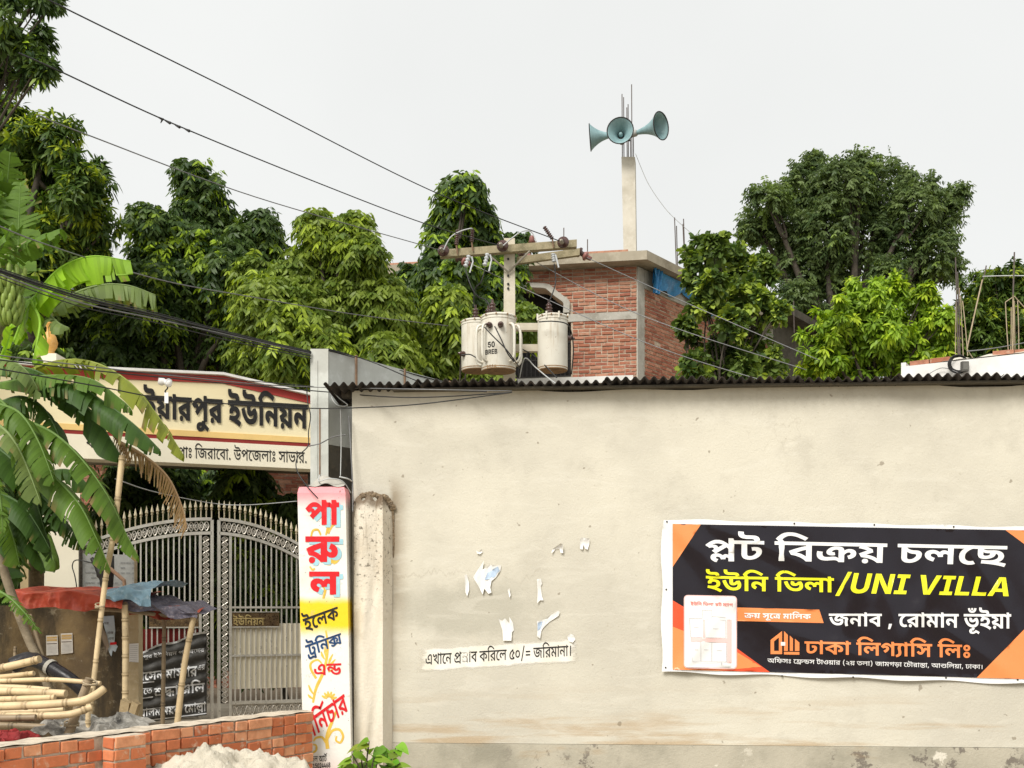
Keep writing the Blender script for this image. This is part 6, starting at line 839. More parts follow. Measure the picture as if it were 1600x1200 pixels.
stt = [brick_mesh('brick', 0.236, 0.10, 0.068, M['fresh_brick'], 20+i) for i in range(3)]
rz = math.atan2(LW.d.y, LW.d.x)
rb = random.Random(5)
for row in range(7):
    z = LT - 0.042 - row*0.08
    for s0_, s1_ in ((-0.85, 0.697), (0.943, Ln-0.002)):
        t = s0_ - (0.06 if row % 2 and s0_ < 0 else 0)
        while t < s1_ - 0.07:
            left_ = s1_ - t
            isst = rb.random() < 0.25 and left_ > 0.26
            Lb = 0.248 if isst else 0.124
            c = t + Lb/2
            if left_ < Lb: c = s1_ - Lb/2
            p = LW.at(c, z + rb.uniform(-.005,.005), -0.045 + rb.uniform(-0.005, 0.009))
            part('brick', rb.choice(stt if isst else hd), low, p, (rb.uniform(-.02,.02), rb.uniform(-.03,.03), rz + rb.uniform(-.02,.02)))
            t += Lb
    # pier: one stretcher or two headers across, and its return
    if row % 2 == 0:
        part('brick', stt[row % 3], low, LW.at(0.82, z, 0.068), (0,0,rz))
    else:
        part('brick', hd[row % 5], low, LW.at(0.757, z, 0.068), (0,0,rz)); part('brick', hd[(row+1) % 5], low, LW.at(0.883, z, 0.068), (0,0,rz))
sidem = [brick_mesh('brick', 0.10, 0.05, 0.068, M['fresh_brick'], 40+i) for i in range(3)]
for row in range(7):
    z = LT - 0.042 - row*0.08
    part('brick', sidem[row % 3], low, LW.at(0.712, z, 0.058), (0,0,rz+math.pi/2))
endm = [brick_mesh('brick', 0.112, 0.05, 0.068, M['fresh_brick'], 50+i) for i in range(3)]

# ------------------------------------------------------------------ sand heap
sand = grunge('building_sand', (0.56, 0.51, 0.41), (0.40, 0.36, 0.28), (0.66, 0.615, 0.52), 3.2, 0.8, 0.97, bump=0.9, fine=70, bd=0.01)
heap_c = P(345, 1150, 7.2)
def heap_z(x, y):
    dx, dy = x-heap_c.x, y-heap_c.y
    r = math.hypot(dx*(0.60 if dx < 0 else 0.80), dy*0.85)
    a_ = math.atan2(dy, dx)
    h = 0.60*max(0, 1-(r/(1.5+0.12*math.sin(3*a_+1)))**1.15)
    h += 0.10*math.exp(-((dx-0.30)**2+(dy-0.05)**2)/0.06) + 0.07*math.exp(-((dx+0.05)**2+(dy+0.1)**2)/0.02) - 0.08*math.exp(-((dx-0.12)**2+(dy)**2)/0.012)
    q_ = Vector((dx*3.1, dy*3.1, 0.7))
    h += (0.16*(0.35-abs(MN.noise(q_))) + 0.07*(0.3-abs(MN.noise(q_*2.7))) + 0.035*MN.noise(q_*6.3) + 0.022*MN.noise(q_*14)) * min(1, h*2.2)
    h += 0.4*(0.035*math.sin(7*dx+3*dy)*math.sin(5*dy-2*dx) + 0.016*math.sin(19*dx-11*dy) + 0.012*math.sin(31*dy+17*dx) + 0.009*math.sin(47*dx+9*dy)) * min(1, h*3)
    return h
mb = MB(); mb.grid(lambda u, v: (heap_c.x-1.5+3.0*u, heap_c.y-1.5+3.0*v, heap_z(heap_c.x-1.5+3.0*u, heap_c.y-1.5+3.0*v)-0.004), 170, 170)
# keep the heap on the viewer's side of the brick wall
keep = []
for f in mb.f:
    c = sum((Vector(mb.v[i]) for i in f), Vector())/4
    if (Vector((c.x, c.y))-LW.a).dot(LW.n) > -0.02 and c.z > 0.0: keep.append(f)
mb.f = keep
tag(mb.build('sand_heap', sand, smooth=True), 'heap of pale building sand against the low brick wall', 'sand heap')
# ------------------------------------------------------------------ banner on the wall
ban = thing('vinyl_banner', 'black and orange vinyl sale banner with white and yellow print nailed to the wall', 'banner', tuple(WALL.ray(1320, 940)))
def fold(px, py):
    """relief of the vinyl in metres"""
    z = 0.007*math.sin(px*0.021+py*0.010) + 0.005*math.sin(px*0.045-py*0.031+1)
    for cx, cy, ang, w, a in ((1060,830,50,14,.010),(1110,870,62,12,.009),(1180,960,40,16,.008),(1330,930,100,14,.010),(1390,940,75,13,.009),(1450,930,120,16,.008),
                              (1250,880,25,12,.006),(1540,900,60,14,.008),(1500,1000,35,12,.007),(1300,1010,20,12,.006),(1085,1020,120,12,.008),(1160,840,20,9,.006)):
        c, s_ = math.cos(math.radians(ang)), math.sin(math.radians(ang))
        d = -(px-cx)*s_ + (py-cy)*c; l = (px-cx)*c + (py-cy)*s_
        z += 3.0*a*math.exp(-(d/w)**2)*math.exp(-(l/85)**2)
    return z
bm_ = lambda off: (lambda px, py: WALL.ray(px, py, 0.026 + off + fold(px, py)))
vinyl = lambda n, c, r=0.3: grunge(n, c, tuple(x*0.9 for x in c), None, 3, 0.2, r, bump=0.0, spec=0.5)
M['v_white'] = vinyl('vinyl_white', (0.82, 0.82, 0.81)); M['v_black'] = vinyl('vinyl_black', (0.007, 0.004, 0.009), 0.17)
M['v_orange'] = vinyl('vinyl_orange', (0.86, 0.27, 0.085)); M['v_red'] = vinyl('vinyl_red', (0.80, 0.09, 0.03))
M['v_yellow'] = vinyl('vinyl_yellow', (0.84, 0.84, 0.02)); M['v_pink'] = vinyl('vinyl_pink', (0.82, 0.55, 0.52)); M['v_grey'] = vinyl('vinyl_grey_line', (0.45, 0.45, 0.45))
def bs(poly, off, m, name, par=None): 
    a_ = sum(poly[i][0]*poly[(i+1)%len(poly)][1]-poly[(i+1)%len(poly)][0]*poly[i][1] for i in range(len(poly)))
    return sheet([poly if a_ > 0 else poly[::-1]], bm_(off), M[m], par or ban, name, 5.5)
def dens(poly, n=10):
    out = []
    for i in range(len(poly)):
        a_, b_ = poly[i], poly[(i+1) % len(poly)]
        out += [(a_[0]+(b_[0]-a_[0])*k/n, a_[1]+(b_[1]-a_[1])*k/n) for k in range(n)]
    return out
RX = 1665
def eT(x): return 811.5 + (x-1037)*0.0215 + 1.2*math.sin(x*0.05)
def eB(x): return 1050 + (x-1034)*0.0325 + 1.6*math.sin(x*0.045+1)
edge = [(x, eT(x)) for x in np.linspace(1037, RX, 50)] + [(RX, eT(RX)+(eB(RX)-eT(RX))*k/10) for k in range(1, 10)] + \
       [(x, eB(x)) for x in np.linspace(RX, 1034, 50)] + [(1034+1.5*math.sin(k), 1050-238*k/14) for k in range(1, 14)]
bs(edge, 0.0, 'v_white', 'sheet')
inL = 1051
bs(dens([(inL,818.5),(1648,829.5),(1648,1062),(inL,1046)], 24), 0.0035, 'v_black', 'print_field')
bs(dens([(inL,818.5),(1095,819.5),(inL,886)]), 0.0065, 'v_orange', 'print_corner')
bs(dens([(1571,828.3),(1648,829.5),(1648,885)]), 0.0065, 'v_orange', 'print_corner')
bs(dens([(1648,935),(1648,1062),(1526,1059)]), 0.0065, 'v_orange', 'print_corner')
bs(dens([(inL,938),(1078,954),(1150,1012),(1203,1050.3),(inL,1046)]), 0.0065, 'v_red', 'print_corner')
bs(dens([(inL,979),(1150,1018),(1190,1042),(1120,1048),(inL,1046)]), 0.009, 'v_orange', 'print_corner')
bs(dens([(1145,949),(1280,952.5),(1287,973.5),(1145,970)]), 0.0095, 'v_orange', 'print_ribbon')
def rr(x0, y0, x1, y1, r, sk=0.0):
    out = []
    for cx, cy, a0 in ((x1-r,y0+r,-90),(x1-r,y1-r,0),(x0+r,y1-r,90),(x0+r,y0+r,180)):
        for k in range(6):
            an = math.radians(a0+k*18); out.append((cx+r*math.cos(an), cy+r*math.sin(an)+(cx-x0)*sk))
    return out
bs(dens(rr(1068.5,929.5,1151.5,1044,6,.02),2), 0.0115, 'v_pink', 'map_border'); card = bs(dens(rr(1070,931,1150,1042.5,5,.02),2), 0.014, 'v_white', 'map_card')
bs(dens([(1079,996),(1136,997.5),(1136,1004),(1079,1002.5)],4), 0.0165, 'v_pink', 'map_road', card); bs(dens([(1136,968),(1143,968.3),(1143,1036),(1136,1035.8)],4), 0.0165, 'v_pink', 'map_road', card)
bs(dens([(1098,968),(1102,968.1),(1102,995.8),(1098,995.6)],4), 0.0165, 'v_pink', 'map_road', card)
mb = MB()
for (x0,y0,x1,y1) in ((1077,966,1097,966),(1077,966,1079,995),(1103,968,1134,969),(1134,969,1134,996),(1097,953,1112,953),(1097,953,1097,966),(1112,953,1112,967),(1112,963,1134,965),(1079,1003,1082,1033),(1082,1033,1135,1034),(1095,1003,1095,1033),(1112,1004,1112,1033),(1135,1005,1135,1034),(1079,995,1097,995.5),(1103,996,1134,996.5),(1126,1037,1129,1037),(1127.5,1034.5,1127.5,1039.5),(1084,980,1092,980.3),(1114,982,1123,982.3),(1085,1015,1091,1015.2),(1100,1015,1107,1015.2),(1120,1016,1128,1016.2)):
    dx, dy = x1-x0, y1-y0; m_ = math.hypot(dx, dy); nx, ny = -dy/m_*0.28, dx/m_*0.28
    mb.add([bm_(0.019)(*q) for q in ((x0-nx,y0-ny),(x1-nx,y1-ny),(x1+nx,y1+ny),(x0+nx,y0+ny))], [(0,1,2,3)])
mb.build('map_lines', M['v_grey'], card)
bl = lambda key, q, m, off=0.0095, sh=0, sp=5.5: lettering(key, q, bm_(off), M[m], ban, 'lettering', sh, sp)
bl('ban1', ((1102,829),(1575,839),(1572,887),(1102,878)), 'v_white')
bl('ban2', ((1103,889),(1303,893),(1303,928),(1103,925)), 'v_yellow')
bl('uni', ((1305,893),(1576,901),(1576,936),(1305,931)), 'v_yellow', sh=0.22)
bl('ban3', ((1163,954),(1267,956),(1267,971),(1163,969)), 'v_white', 0.0125)
bl('ban4', ((1295,950),(1580,949),(1580,992),(1295,986)), 'v_white')
bl('ban5', ((1257,993),(1516,998),(1516,1030),(1257,1023)), 'v_orange')
bl('ban6', ((1199,1026),(1535,1036),(1535,1047),(1199,1037)), 'v_white', sp=None)
bl('ban7', ((1079,939),(1145,941),(1145,948),(1079,946)), 'v_red', 0.0195, 0, None)
# builder's emblem: pitched house outline with rising bars
for poly in ([(1204,1022),(1204,1000),(1222,986),(1222,1022)], ):
    hole = [(1209.5,1017),(1217,1017),(1217,996),(1209.5,1002)]
    sheet([poly, hole], bm_(0.0095), M['v_orange'], ban, 'emblem')
for poly in ([(1225,986),(1231,992),(1231,1017),(1225,1017)], [(1234,993),(1239,998),(1239,1017),(1234,1017)], [(1242,998),(1249,1004),(1249,1017),(1242,1017)], [(1225,1018.5),(1249,1018.8),(1249,1023),(1225,1022.6)], [(1220,1003),(1227,1003.2),(1227,1009),(1220,1008.8)]):
    bs(poly, 0.0095 if poly[0][0] != 1220 else 0.0125, 'v_orange' if poly[0][0] != 1220 else 'v_white', 'emblem')
nail_me = None
for x, y in ((1042,815),(1041,921),(1040,1043),(1241,818),(1366,820),(1478,1059),(1222,1056),(1333,1058),(1490,823),(1590,1062)):
    mb = MB(); mb.lathe([(0.007,0),(0.007,0.004),(0.003,0.007)], WALL.ray(x, y, 0.028+fold(x,y)), (WALL.n.x, WALL.n.y, 0), 8); mb.build('nail', M['iron'], ban)

# ------------------------------------------------------------------ painted notice on the wall and paper scraps
notice = thing('wall_notice', 'whitewashed strip with a black hand painted notice on the cream wall', 'notice', tuple(WALL.ray(778, 1023)))
rr_ = random.Random(3)
wmap = lambda off: (lambda px, py: WALL.ray(px, py, off))
def worn_paint():
    k = NT('worn_whitewash')
    cv = k.n.new('ShaderNodeAttribute'); cv.attribute_name = 'cover'
    f = k.rng(k.math('ADD', cv.outputs['Fac'], k.math('MULTIPLY', k.noise(16, 5, 0.7, vec=k.scaled((0.6,0.6,1.6))), 0.9)), 0.52, 0.95)
    tr = k.n.new('ShaderNodeBsdfTransparent'); mx = k.n.new('ShaderNodeMixShader')
    k.done(k.mix(k.rng(k.noise(6, 4), 0.4, 0.7), (0.80,0.77,0.70), (0.72,0.68,0.58)), 0.9, 0, 0.1)
    k.link(f, mx.inputs[0]); k.link(tr.outputs[0], mx.inputs[1]); k.link(k.bsdf.outputs[0], mx.inputs[2])
    k.link(mx.outputs[0], k.n['Material Output'].inputs['Surface']); return k.m
M['worn'] = worn_paint()
def wash(tl, tr, br, bl, nm):
    tl, tr, br, bl = [np.array(q, float) for q in (tl, tr, br, bl)]; nu, nv = 60, 14
    m = MB(); m.grid(lambda u, v: WALL.ray(*((1-u)*(1-v)*tl + u*(1-v)*tr + u*v*br + (1-u)*v*bl), 0.0032), nu, nv)
    o = m.build(nm, M['worn'], notice)
    cov = [min(1.0, min(u, 1-u)*nu/9.0, min(v, 1-v)*nv/4.2) for j in range(nv+1) for i in range(nu+1) for u, v in ((i/nu, j/nv),)]
    o.data.attributes.new('cover', 'FLOAT', 'POINT').data.foreach_set('value', np.array(cov, np.float32))
wash((650,1011),(908,996),(910,1036),(646,1053), 'whitewash_patch')
rubbed = lambda p: 722 < p[0] < 737 and (int(p[0]*3.1)+int(p[1]*2.3)) % 3 != 0
lettering('wall', ((665,1015),(892,1001),(892,1028),(665,1042)), wmap(0.006), M['letter_black'], notice, drop=rubbed)
M['paper'] = grunge('torn_paper', (0.80, 0.79, 0.76), (0.66, 0.63, 0.57), None, 9, 0.6, 0.9)
M['paper_blue'] = grunge('faded_blue_print', (0.50, 0.62, 0.78), None, (0.75,0.8,0.84), 12, 0.8, 0.9)
scr = [
 ('narrow torn white paper strip hanging beside the blue scrap', [(726,899),(729,897),(733,910),(733,922),(730,932),(727,925)], None),
 ('torn white and blue poster scrap, largest on the cream wall', [(739,902),(752,882),(756,876),(754,890),(766,882),(776,884),(783,883),(782,892),(775,902),(768,908),(766,918),(768,926),(763,928),(757,920),(754,929),(748,917)], [(757,906),(762,894),(778,885),(781,892),(774,901),(765,905)]),
 ('tiny curved white paper sliver on the grey patch', [(793,922),(796,919),(798,930),(796,934)], None),
 ('long white paper strip with a forked foot on the wall', [(839,905),(845,904),(847,912),(845,916),(847,932),(849,938),(844,938),(839,943),(840,925)], None),
 ('white paper scrap torn into tufts above the painted notice', [(779,967),(785,970),(789,966),(796,974),(796,964),(802,974),(803,985),(800,988),(799,1001),(786,1001),(785,985)], None),
 ('folded paper scrap with a raised flap, above the end of the notice', [(839,971),(850,968),(862,960),(872,954),(875,956),(873,962),(858,972),(848,982),(846,986),(844,998),(839,994),(840,982)], [(840,973),(848,971),(845,982),(840,986)]),
 ('small brownish arch of torn paper on the upper wall', [(861,864),(863,858),(876,849),(879,850),(880,864),(876,864),(874,857),(868,858),(864,863)], None),
 ('double white paper tab stuck on the upper wall', [(906,843),(909,840),(921,841),(921,850),(918,859),(914,857),(912,851),(910,859),(906,857)], None),
 ('small white paper chip beside a dark scratch on the wall', [(744,860),(748,862),(753,858),(754,863),(750,866),(745,865)], None),
 ('round white paper blob at the end of the painted notice', [(886,995),(890,990),(896,992),(899,999),(895,1004),(889,1002)], None)]
for lab, pts, blue in scr:
    c = wmap(0.02)(sum(p[0] for p in pts)/len(pts), sum(p[1] for p in pts)/len(pts))
    t_ = thing('paper_scrap', lab, 'paper scrap', tuple(c), 'torn paper left on the cream wall')
    a_ = sum(pts[i][0]*pts[(i+1)%len(pts)][1]-pts[(i+1)%len(pts)][0]*pts[i][1] for i in range(len(pts)))
    cy = sum(p[1] for p in pts)/len(pts); h = max(4, max(p[1] for p in pts)-cy)
    up = lambda o: (lambda px, py: WALL.ray(px, py, o + 0.012*abs((py-cy)/h)**2 + 0.004*math.sin(px*0.6)))
    o = sheet([pts if a_ > 0 else pts[::-1]], up(0.008), M['paper'], t_, 'paper', 3)
    if blue: sheet([blue if sum(blue[i][0]*blue[(i+1)%len(blue)][1]-blue[(i+1)%len(blue)][0]*blue[i][1] for i in range(len(blue))) > 0 else blue[::-1]], up(0.0095), M['paper_blue'], t_, 'blue_print', 3)

# ------------------------------------------------------------------ gateway: cream sign beam on pillars
GATE = Plane((-3.49, 12.8), (-3.49+0.93, 12.8+0.365))
BEAM = Plane(tuple(GATE.at(0,0,0.22))[:2], tuple(GATE.at(1,0,0.22))[:2])
gw = thing('gateway', 'cream gateway sign beam with red capping over the steel gate', 'gateway', (-3.6, 12.7, 0))
gy = lambda a, py, off=0: None
def bz(px, py): return BEAM.ray(px, py).z
zb = bz(385, 728.5); zl = bz(385, 693); zu = bz(385, 687); zy = bz(385, 678); zp = bz(340, 587)
T0, T1 = -2.35, 2.1
def prism_on(pl, poly, o0, o1):
    m = MB(); n = len(poly)
    m.add([pl.at(t, z, o1) for t, z in poly] + [pl.at(t, z, o0) for t, z in poly],
          [tuple(range(n)), tuple(range(n, 2*n))[::-1]] + [(i, n+i, n+(i+1)%n, (i+1)%n) for i in range(n)])
    return m
pk, dr_ = 0.06, 0.44
gable = lambda z, t: z - dr_*min(1, abs(t-pk)/1.7)*(0.62 if t > pk else 0.12)
tops = [T0, -1.64, pk, 1.76, T1]
prism_on(BEAM, [(T0,zy),(T1,zy)] + [(t, gable(zp-0.085, t)-0.002) for t in tops[::-1]], -0.30, 0.0).build('upper_board', M['cream_paint'], gw)
prism_on(BEAM, [(t, gable(zp-0.085, t)) for t in tops] + [(t, gable(zp, t)) for t in tops[::-1]], -0.33, 0.012).build('red_capping', M['red_trim'], gw)
prism_on(BEAM, [(t, gable(zp, t)+0.001) for t in tops] + [(t, gable(zp, t)+0.03) for t in tops[::-1]], -0.36, 0.08).build('drip_edge', M['white_paint'], gw)
mb = MB(); mb.slab(BEAM, T0, T1, zu, zy-0.001, -0.28, 0.012); mb.build('ochre_moulding', M['ochre_trim'], gw)
mb = MB(); mb.slab(BEAM, T0, T1, zl, zu-0.001, -0.28, 0.006); mb.build('maroon_groove', M['maroon_trim'], gw)
mb = MB(); mb.slab(BEAM, T0, T1, zb, zl-0.001, -0.28, 0.022); mb.build('lower_board', M['cream_pale'], gw)
bmap = lambda off: (lambda px, py: BEAM.ray(px, py, off))
lettering('beam1', ((224,600),(481,614),(481,687),(224,668)), bmap(0.016), M['letter_black'], gw)
lettering('beam2', ((272,691),(479,699),(479,724),(272,715)), bmap(0.026), M['letter_black'], gw)
lettering('beam3', ((134,682),(158,683),(158,700),(134,699)), bmap(0.026), M['letter_black'], gw)
tp = BEAM.t_of(96)
mb = MB(); mb.slab(BEAM, tp-0.19, tp+0.19, 0, zb-0.002, -0.36, 0.0); mb.build('pier', M['cream_pale'], gw)
mb = MB(); mb.slab(BEAM, tp-0.42, tp-0.192, 0, zb-0.002, -0.55, -0.10); mb.build('brown_return', grunge('tan_paint', (0.52,0.40,0.22), None, None, 2, 0.5, 0.8), gw)
mb = MB(); mb.slab(BEAM, 1.72, 2.08, 0, zb-0.002, -0.30, 0.0); mb.build('pier', M['cream_pale'], gw)
mb = MB(); mb.slab(BEAM, -2.3, 2.06, zp-0.62, zp-0.48, -3.9, -0.34); mb.build('added_shade_slab', M['slab'], gw)  # unseen slab behind the beam, added to shade the space behind the gate
for t_ in (-2.15, 1.9):
    mb = MB(); mb.slab(BEAM, t_-0.12, t_+0.12, 0, zp-0.621, -3.85, -3.6); mb.build('added_slab_column', M['cement'], gw)  # added only to carry the unseen shading slab
# gourd finial above the left end
fin_c = P(77.5, 556, 12.45)
mb = MB(); mb.lathe([(0.055,0.0),(0.06,0.02),(0.05,0.05),(0.082,0.10),(0.09,0.15),(0.072,0.22),(0.032,0.28),(0.03,0.32),(0.06,0.36),(0.062,0.375),(0.0,0.375)], fin_c, n=16)
fin = mb.build('finial', grunge('orange_glazed_finial', (0.70,0.38,0.10), (0.5,0.25,0.06), (0.78,0.55,0.3), 7, 0.6, 0.4), gw, smooth=True)
mb = MB(); mb.box((fin_c.x-0.13, fin_c.y-0.13, zp-0.6), (fin_c.x+0.13, fin_c.y+0.13, fin_c.z-0.001)); mb.build('finial_plinth', M['cream_pale'], gw)

# ------------------------------------------------------------------ steel gate, two leaves
gz = lambda px, py: GATE.ray(px, py).z
z_bot, z_bar0, z_low, z_mid = 0.27, gz(400,1097), gz(400,1024), gz(400,949)
spike_me = None
def arch_top(a): return 2.645 - (0.29 if a > 0 else 0.16)*a*a
bar_prof = 0.0085
def spike_mesh():
    m = MB(); m.lathe([(0.0085,0.0),(0.0085,0.085),(0.016,0.10),(0.016,0.108),(0.009,0.112),(0.02,0.128),(0.017,0.145),(0.0,0.215)], (0,0,0), n=6)
    me = bpy.data.meshes.new('spike'); me.from_pydata(m.v, [], m.f); me.materials.append(M['spike']); return me
M['spike'] = grunge('brass_tipped_steel', (0.62, 0.54, 0.38), (0.45,0.38,0.25), None, 8, 0.5, 0.35, 0.7, 0)
spike_me = spike_mesh()
def chain(pts_fn, length, n_links, width, mat, parent, name):
    """two crossing wavy bands, a link pattern along a path: pts_fn(s, v) -> point"""
    m = MB(); n = n_links*8
    for ph in (0, math.pi):
        path = [pts_fn(i/n, 0.5+0.42*math.sin(math.pi*n_links*i/n+ph)) for i in range(n+1)]
        m.tube(path, 0.0075, 5)
    for i in range(n_links):
        path = [pts_fn((i+0.5)/n_links + 0.16/n_links*math.cos(k*math.pi/3), 0.5+0.18*math.sin(k*math.pi/3)) for k in range(7)]
        m.tube(path, 0.006, 4)
    return m.build(name, mat, parent)
def gate_leaf(side):
    lab = 'left hand steel gate leaf of bars and spikes behind the black memorial banner' if side < 0 else 'steel gate leaf of bars and spikes beside the painted pillar'
    g = thing('gate_leaf', lab, 'gate', tuple(GATE.at(side*0.75, 0.25)), 'leaves of the steel gate')
    m0, m1 = 0.022, 1.50
    A = lambda a: side*a
    def sq(a0, a1, z0, z1, name, w=0.02, mat='stainless'):
        m = MB(); lo, hi = min(A(a0),A(a1)), max(A(a0),A(a1)); m.slab(GATE, lo, hi, z0, z1, -w, w); return m.build(name, M[mat], g)
    sq(m0, m0+0.035, z_bot, arch_top(0)-0.01, 'meeting_stile', 0.024); sq(m0+0.135, m0+0.165, z_bot, arch_top(0.15)-0.16, 'inner_stile', 0.018)
    sq(m1-0.04, m1, z_bot-0.02, arch_top(A(m1))-0.01, 'hanging_stile', 0.022)
    sq(m0+0.036, m1-0.041, z_bot, z_bot+0.035, 'bottom_rail', 0.022); sq(m0+0.166, m1-0.041, z_bar0-0.02, z_bar0+0.02, 'lower_rail', 0.021)
    sq(m0+0.166, m1-0.041, z_low-0.012, z_low+0.012, 'middle_rail', 0.014); sq(m0+0.166, m1-0.041, z_mid-0.012, z_mid+0.012, 'middle_rail', 0.014)
    # arched top: two curved rails with link ornament between
    for dz, nm in ((0.0, 'arched_rail'), (-0.165, 'arched_rail')):
        m = MB(); n = 22
        for i in range(n):
            a0, a1 = m0+0.02+(m1-0.06-m0)*i/n, m0+0.02+(m1-0.06-m0)*(i+1)/n
            za, zb_ = arch_top(A(a0))+dz, arch_top(A(a1))+dz
            pts = [GATE.at(A(a), z, o) for (a, z) in ((a0,za-0.018),(a1,zb_-0.018)) for o in (0.024,-0.024)] + [GATE.at(A(a), z, o) for (a, z) in ((a0,za+0.018),(a1,zb_+0.018)) for o in (0.024,-0.024)]
            m.hexa([pts[0],pts[2],pts[3],pts[1],pts[4],pts[6],pts[7],pts[5]])
        m.build(nm, M['stainless'], g)
    chain(lambda s, v: GATE.at(A(m0+0.05+(m1-0.1-m0)*s), arch_top(A(m0+0.05+(m1-0.1-m0)*s))-0.145+0.125*v, 0), 1, 24, 0.1, M['stainless_dull'], g, 'link_ornament')
    chain(lambda s, v: GATE.at(A(m0+0.046+0.08*v), z_bar0+(arch_top(0.1)-0.2-z_bar0)*s, 0.0), 1, 32, 0.08, M['stainless_dull'], g, 'link_ornament')
    chain(lambda s, v: GATE.at(A(m0+0.17+(m1-0.23-m0)*s), z_bot+0.05+(z_bar0-z_bot-0.08)*v, 0.0), 1, 24, 0.08, M['stainless_dull'], g, 'link_ornament')
    m = MB(); lo, hi = sorted((A(m0+0.17), A(m1-0.045))); m.slab(GATE, lo, hi, z_bot+0.036, z_bar0-0.021, -0.02, -0.012); m.build('kick_panel', M['stainless_dull'], g)
    bars = np.arange(m0+0.205, m1-0.05, 0.0605)
    pz0 = z_mid-0.245
    for a in bars:
        top = arch_top(A(a))-0.18
        m = MB(); m.slab(GATE, A(a)-0.008, A(a)+0.008, z_bar0+0.018, top, -0.008, 0.008); m.build('bar', M['stainless'], g)
    for a in np.arange(m0+0.02, m1-0.02, 0.0605):
        part('spike', spike_me, g, GATE.at(A(a), arch_top(A(a))+0.014, 0))
    # name plate with gilt letters
    lo, hi = sorted((A(m0+0.17), A(m0+0.72)))
    m = MB(); m.slab(GATE, lo, hi, z_mid-0.225, z_mid-0.06, 0.010, 0.018); pl_ = m.build('name_plate', grunge('tarnished_brass_plate', (0.20,0.13,0.07), (0.06,0.04,0.03), (0.5,0.38,0.18), 16, 1.0, 0.35, 0.7, 0.2), g)
    m = MB(); m.slab(GATE, lo, hi, z_mid-0.240, z_mid-0.226, 0.0, 0.026); m.slab(GATE, lo, hi, z_mid-0.059, z_mid-0.05, 0.0, 0.026); m.build('plate_trim', M['stainless'], pl_)
    if side > 0:
        t0 = GATE.t_of(367)
        lettering('union', ((364,960),(413,960),(413,978),(364,978)), lambda x, y: GATE.ray(x, y, 0.024), grunge('gilt_letter', (0.70,0.55,0.25), (0.4,0.28,0.1), None, 15, 0.8, 0.35, 0.6, 0), pl_)
        m = MB(); m.slab(GATE, m0+0.17, GATE.t_of(361), GATE.ray(400,1076).z, z_mid-0.25, -0.030, -0.022); m.build('red_sheet', M['maroon_trim'], g)
        m = MB(); m.slab(GATE, GATE.t_of(361)+0.003, m1-0.05, GATE.ray(400,1076).z, GATE.ray(430,974).z, -0.030, -0.022); m.build('cream_sheet', M['cream_pale'], g)
    else:
        m = MB(); m.slab(GATE, -m1+0.05, -m0-0.17, GATE.ray(300,1090).z, z_mid-0.25, -0.030, -0.022); m.build('red_sheet', M['maroon_trim'], g)
    m = MB(); m.slab(GATE, A(m0+0.05)-0.05, A(m0+0.05)+0.05, z_bot-0.03, z_bot-0.001, -0.03, 0.03); m.build('drop_bolt', M['iron'], g)
    return g
gate_leaf(-1); gate_leaf(1)

# memorial banner tied on the left leaf
mem = thing('memorial_banner', 'black memorial banner with white lettering tied to the gate bars', 'banner', tuple(GATE.ray(265, 1060, 0.06)))
mfold = lambda px, py: 0.020*math.sin(py*0.33 + px*0.09) + 0.007*math.sin(py*0.62 - px*0.14) + 0.006*math.sin(px*0.25+py*0.1)
mm_ = lambda off: (lambda px, py: GATE.ray(px, py, 0.06 + off + mfold(px, py)))
M['mem_black'] = grunge('creased_black_cloth', (0.075, 0.070, 0.062), (0.025,0.023,0.02), (0.12,0.115,0.1), 5, 0.8, 0.55, bump=0.2)
mt = lambda x: 1022 - (x-206)*0.31 + 2.0*math.sin(x*0.12); mbm = lambda x: 1131 - (x-206)*0.12
sheet([[(x, mt(x)) for x in np.linspace(196,323,20)] + [(x, mbm(x)) for x in np.linspace(323,196,20)]], mm_(0), M['mem_black'], mem, 'cloth', 4)
wh = M['letter_white']
sheet([[(x, mt(x)-0.5) for x in np.linspace(196,323,20)] + [(x, mt(x)+2.6) for x in np.linspace(323,196,20)]], mm_(0.004), wh, mem, 'white_hem', 4)
sheet([[(x, mbm(x)-3.2) for x in np.linspace(196,323,20)] + [(x, mbm(x)-1.6) for x in np.linspace(323,196,20)]], mm_(0.004), wh, mem, 'white_hem', 4)
ml = lambda key, q: lettering(key, q, mm_(0.006), wh, mem, 'lettering', 0, 4)
ml('mem1', ((202,1025),(319,1010),(319,1021),(202,1034)))
ml('mem2', ((204,1048),(308,1033),(308,1058),(204,1066))); ml('mem2b', ((309,1040),(320,1038),(320,1046),(309,1048)))
ml('mem3', ((210,1072),(238,1070),(238,1084),(210,1086))); ml('mem4', ((241,1070),(320,1060),(320,1084),(241,1090)))
ml('mem5', ((214,1108),(322,1096),(322,1113),(214,1122)))
for x0,y0,x1,y1 in ((206,1068,241,1064),(206,1091,239,1088)):
    sheet([[(x0,y0),(x1,y1),(x1,y1+2),(x0,y0+2)]], mm_(0.006), wh, mem, 'white_rule', 5)
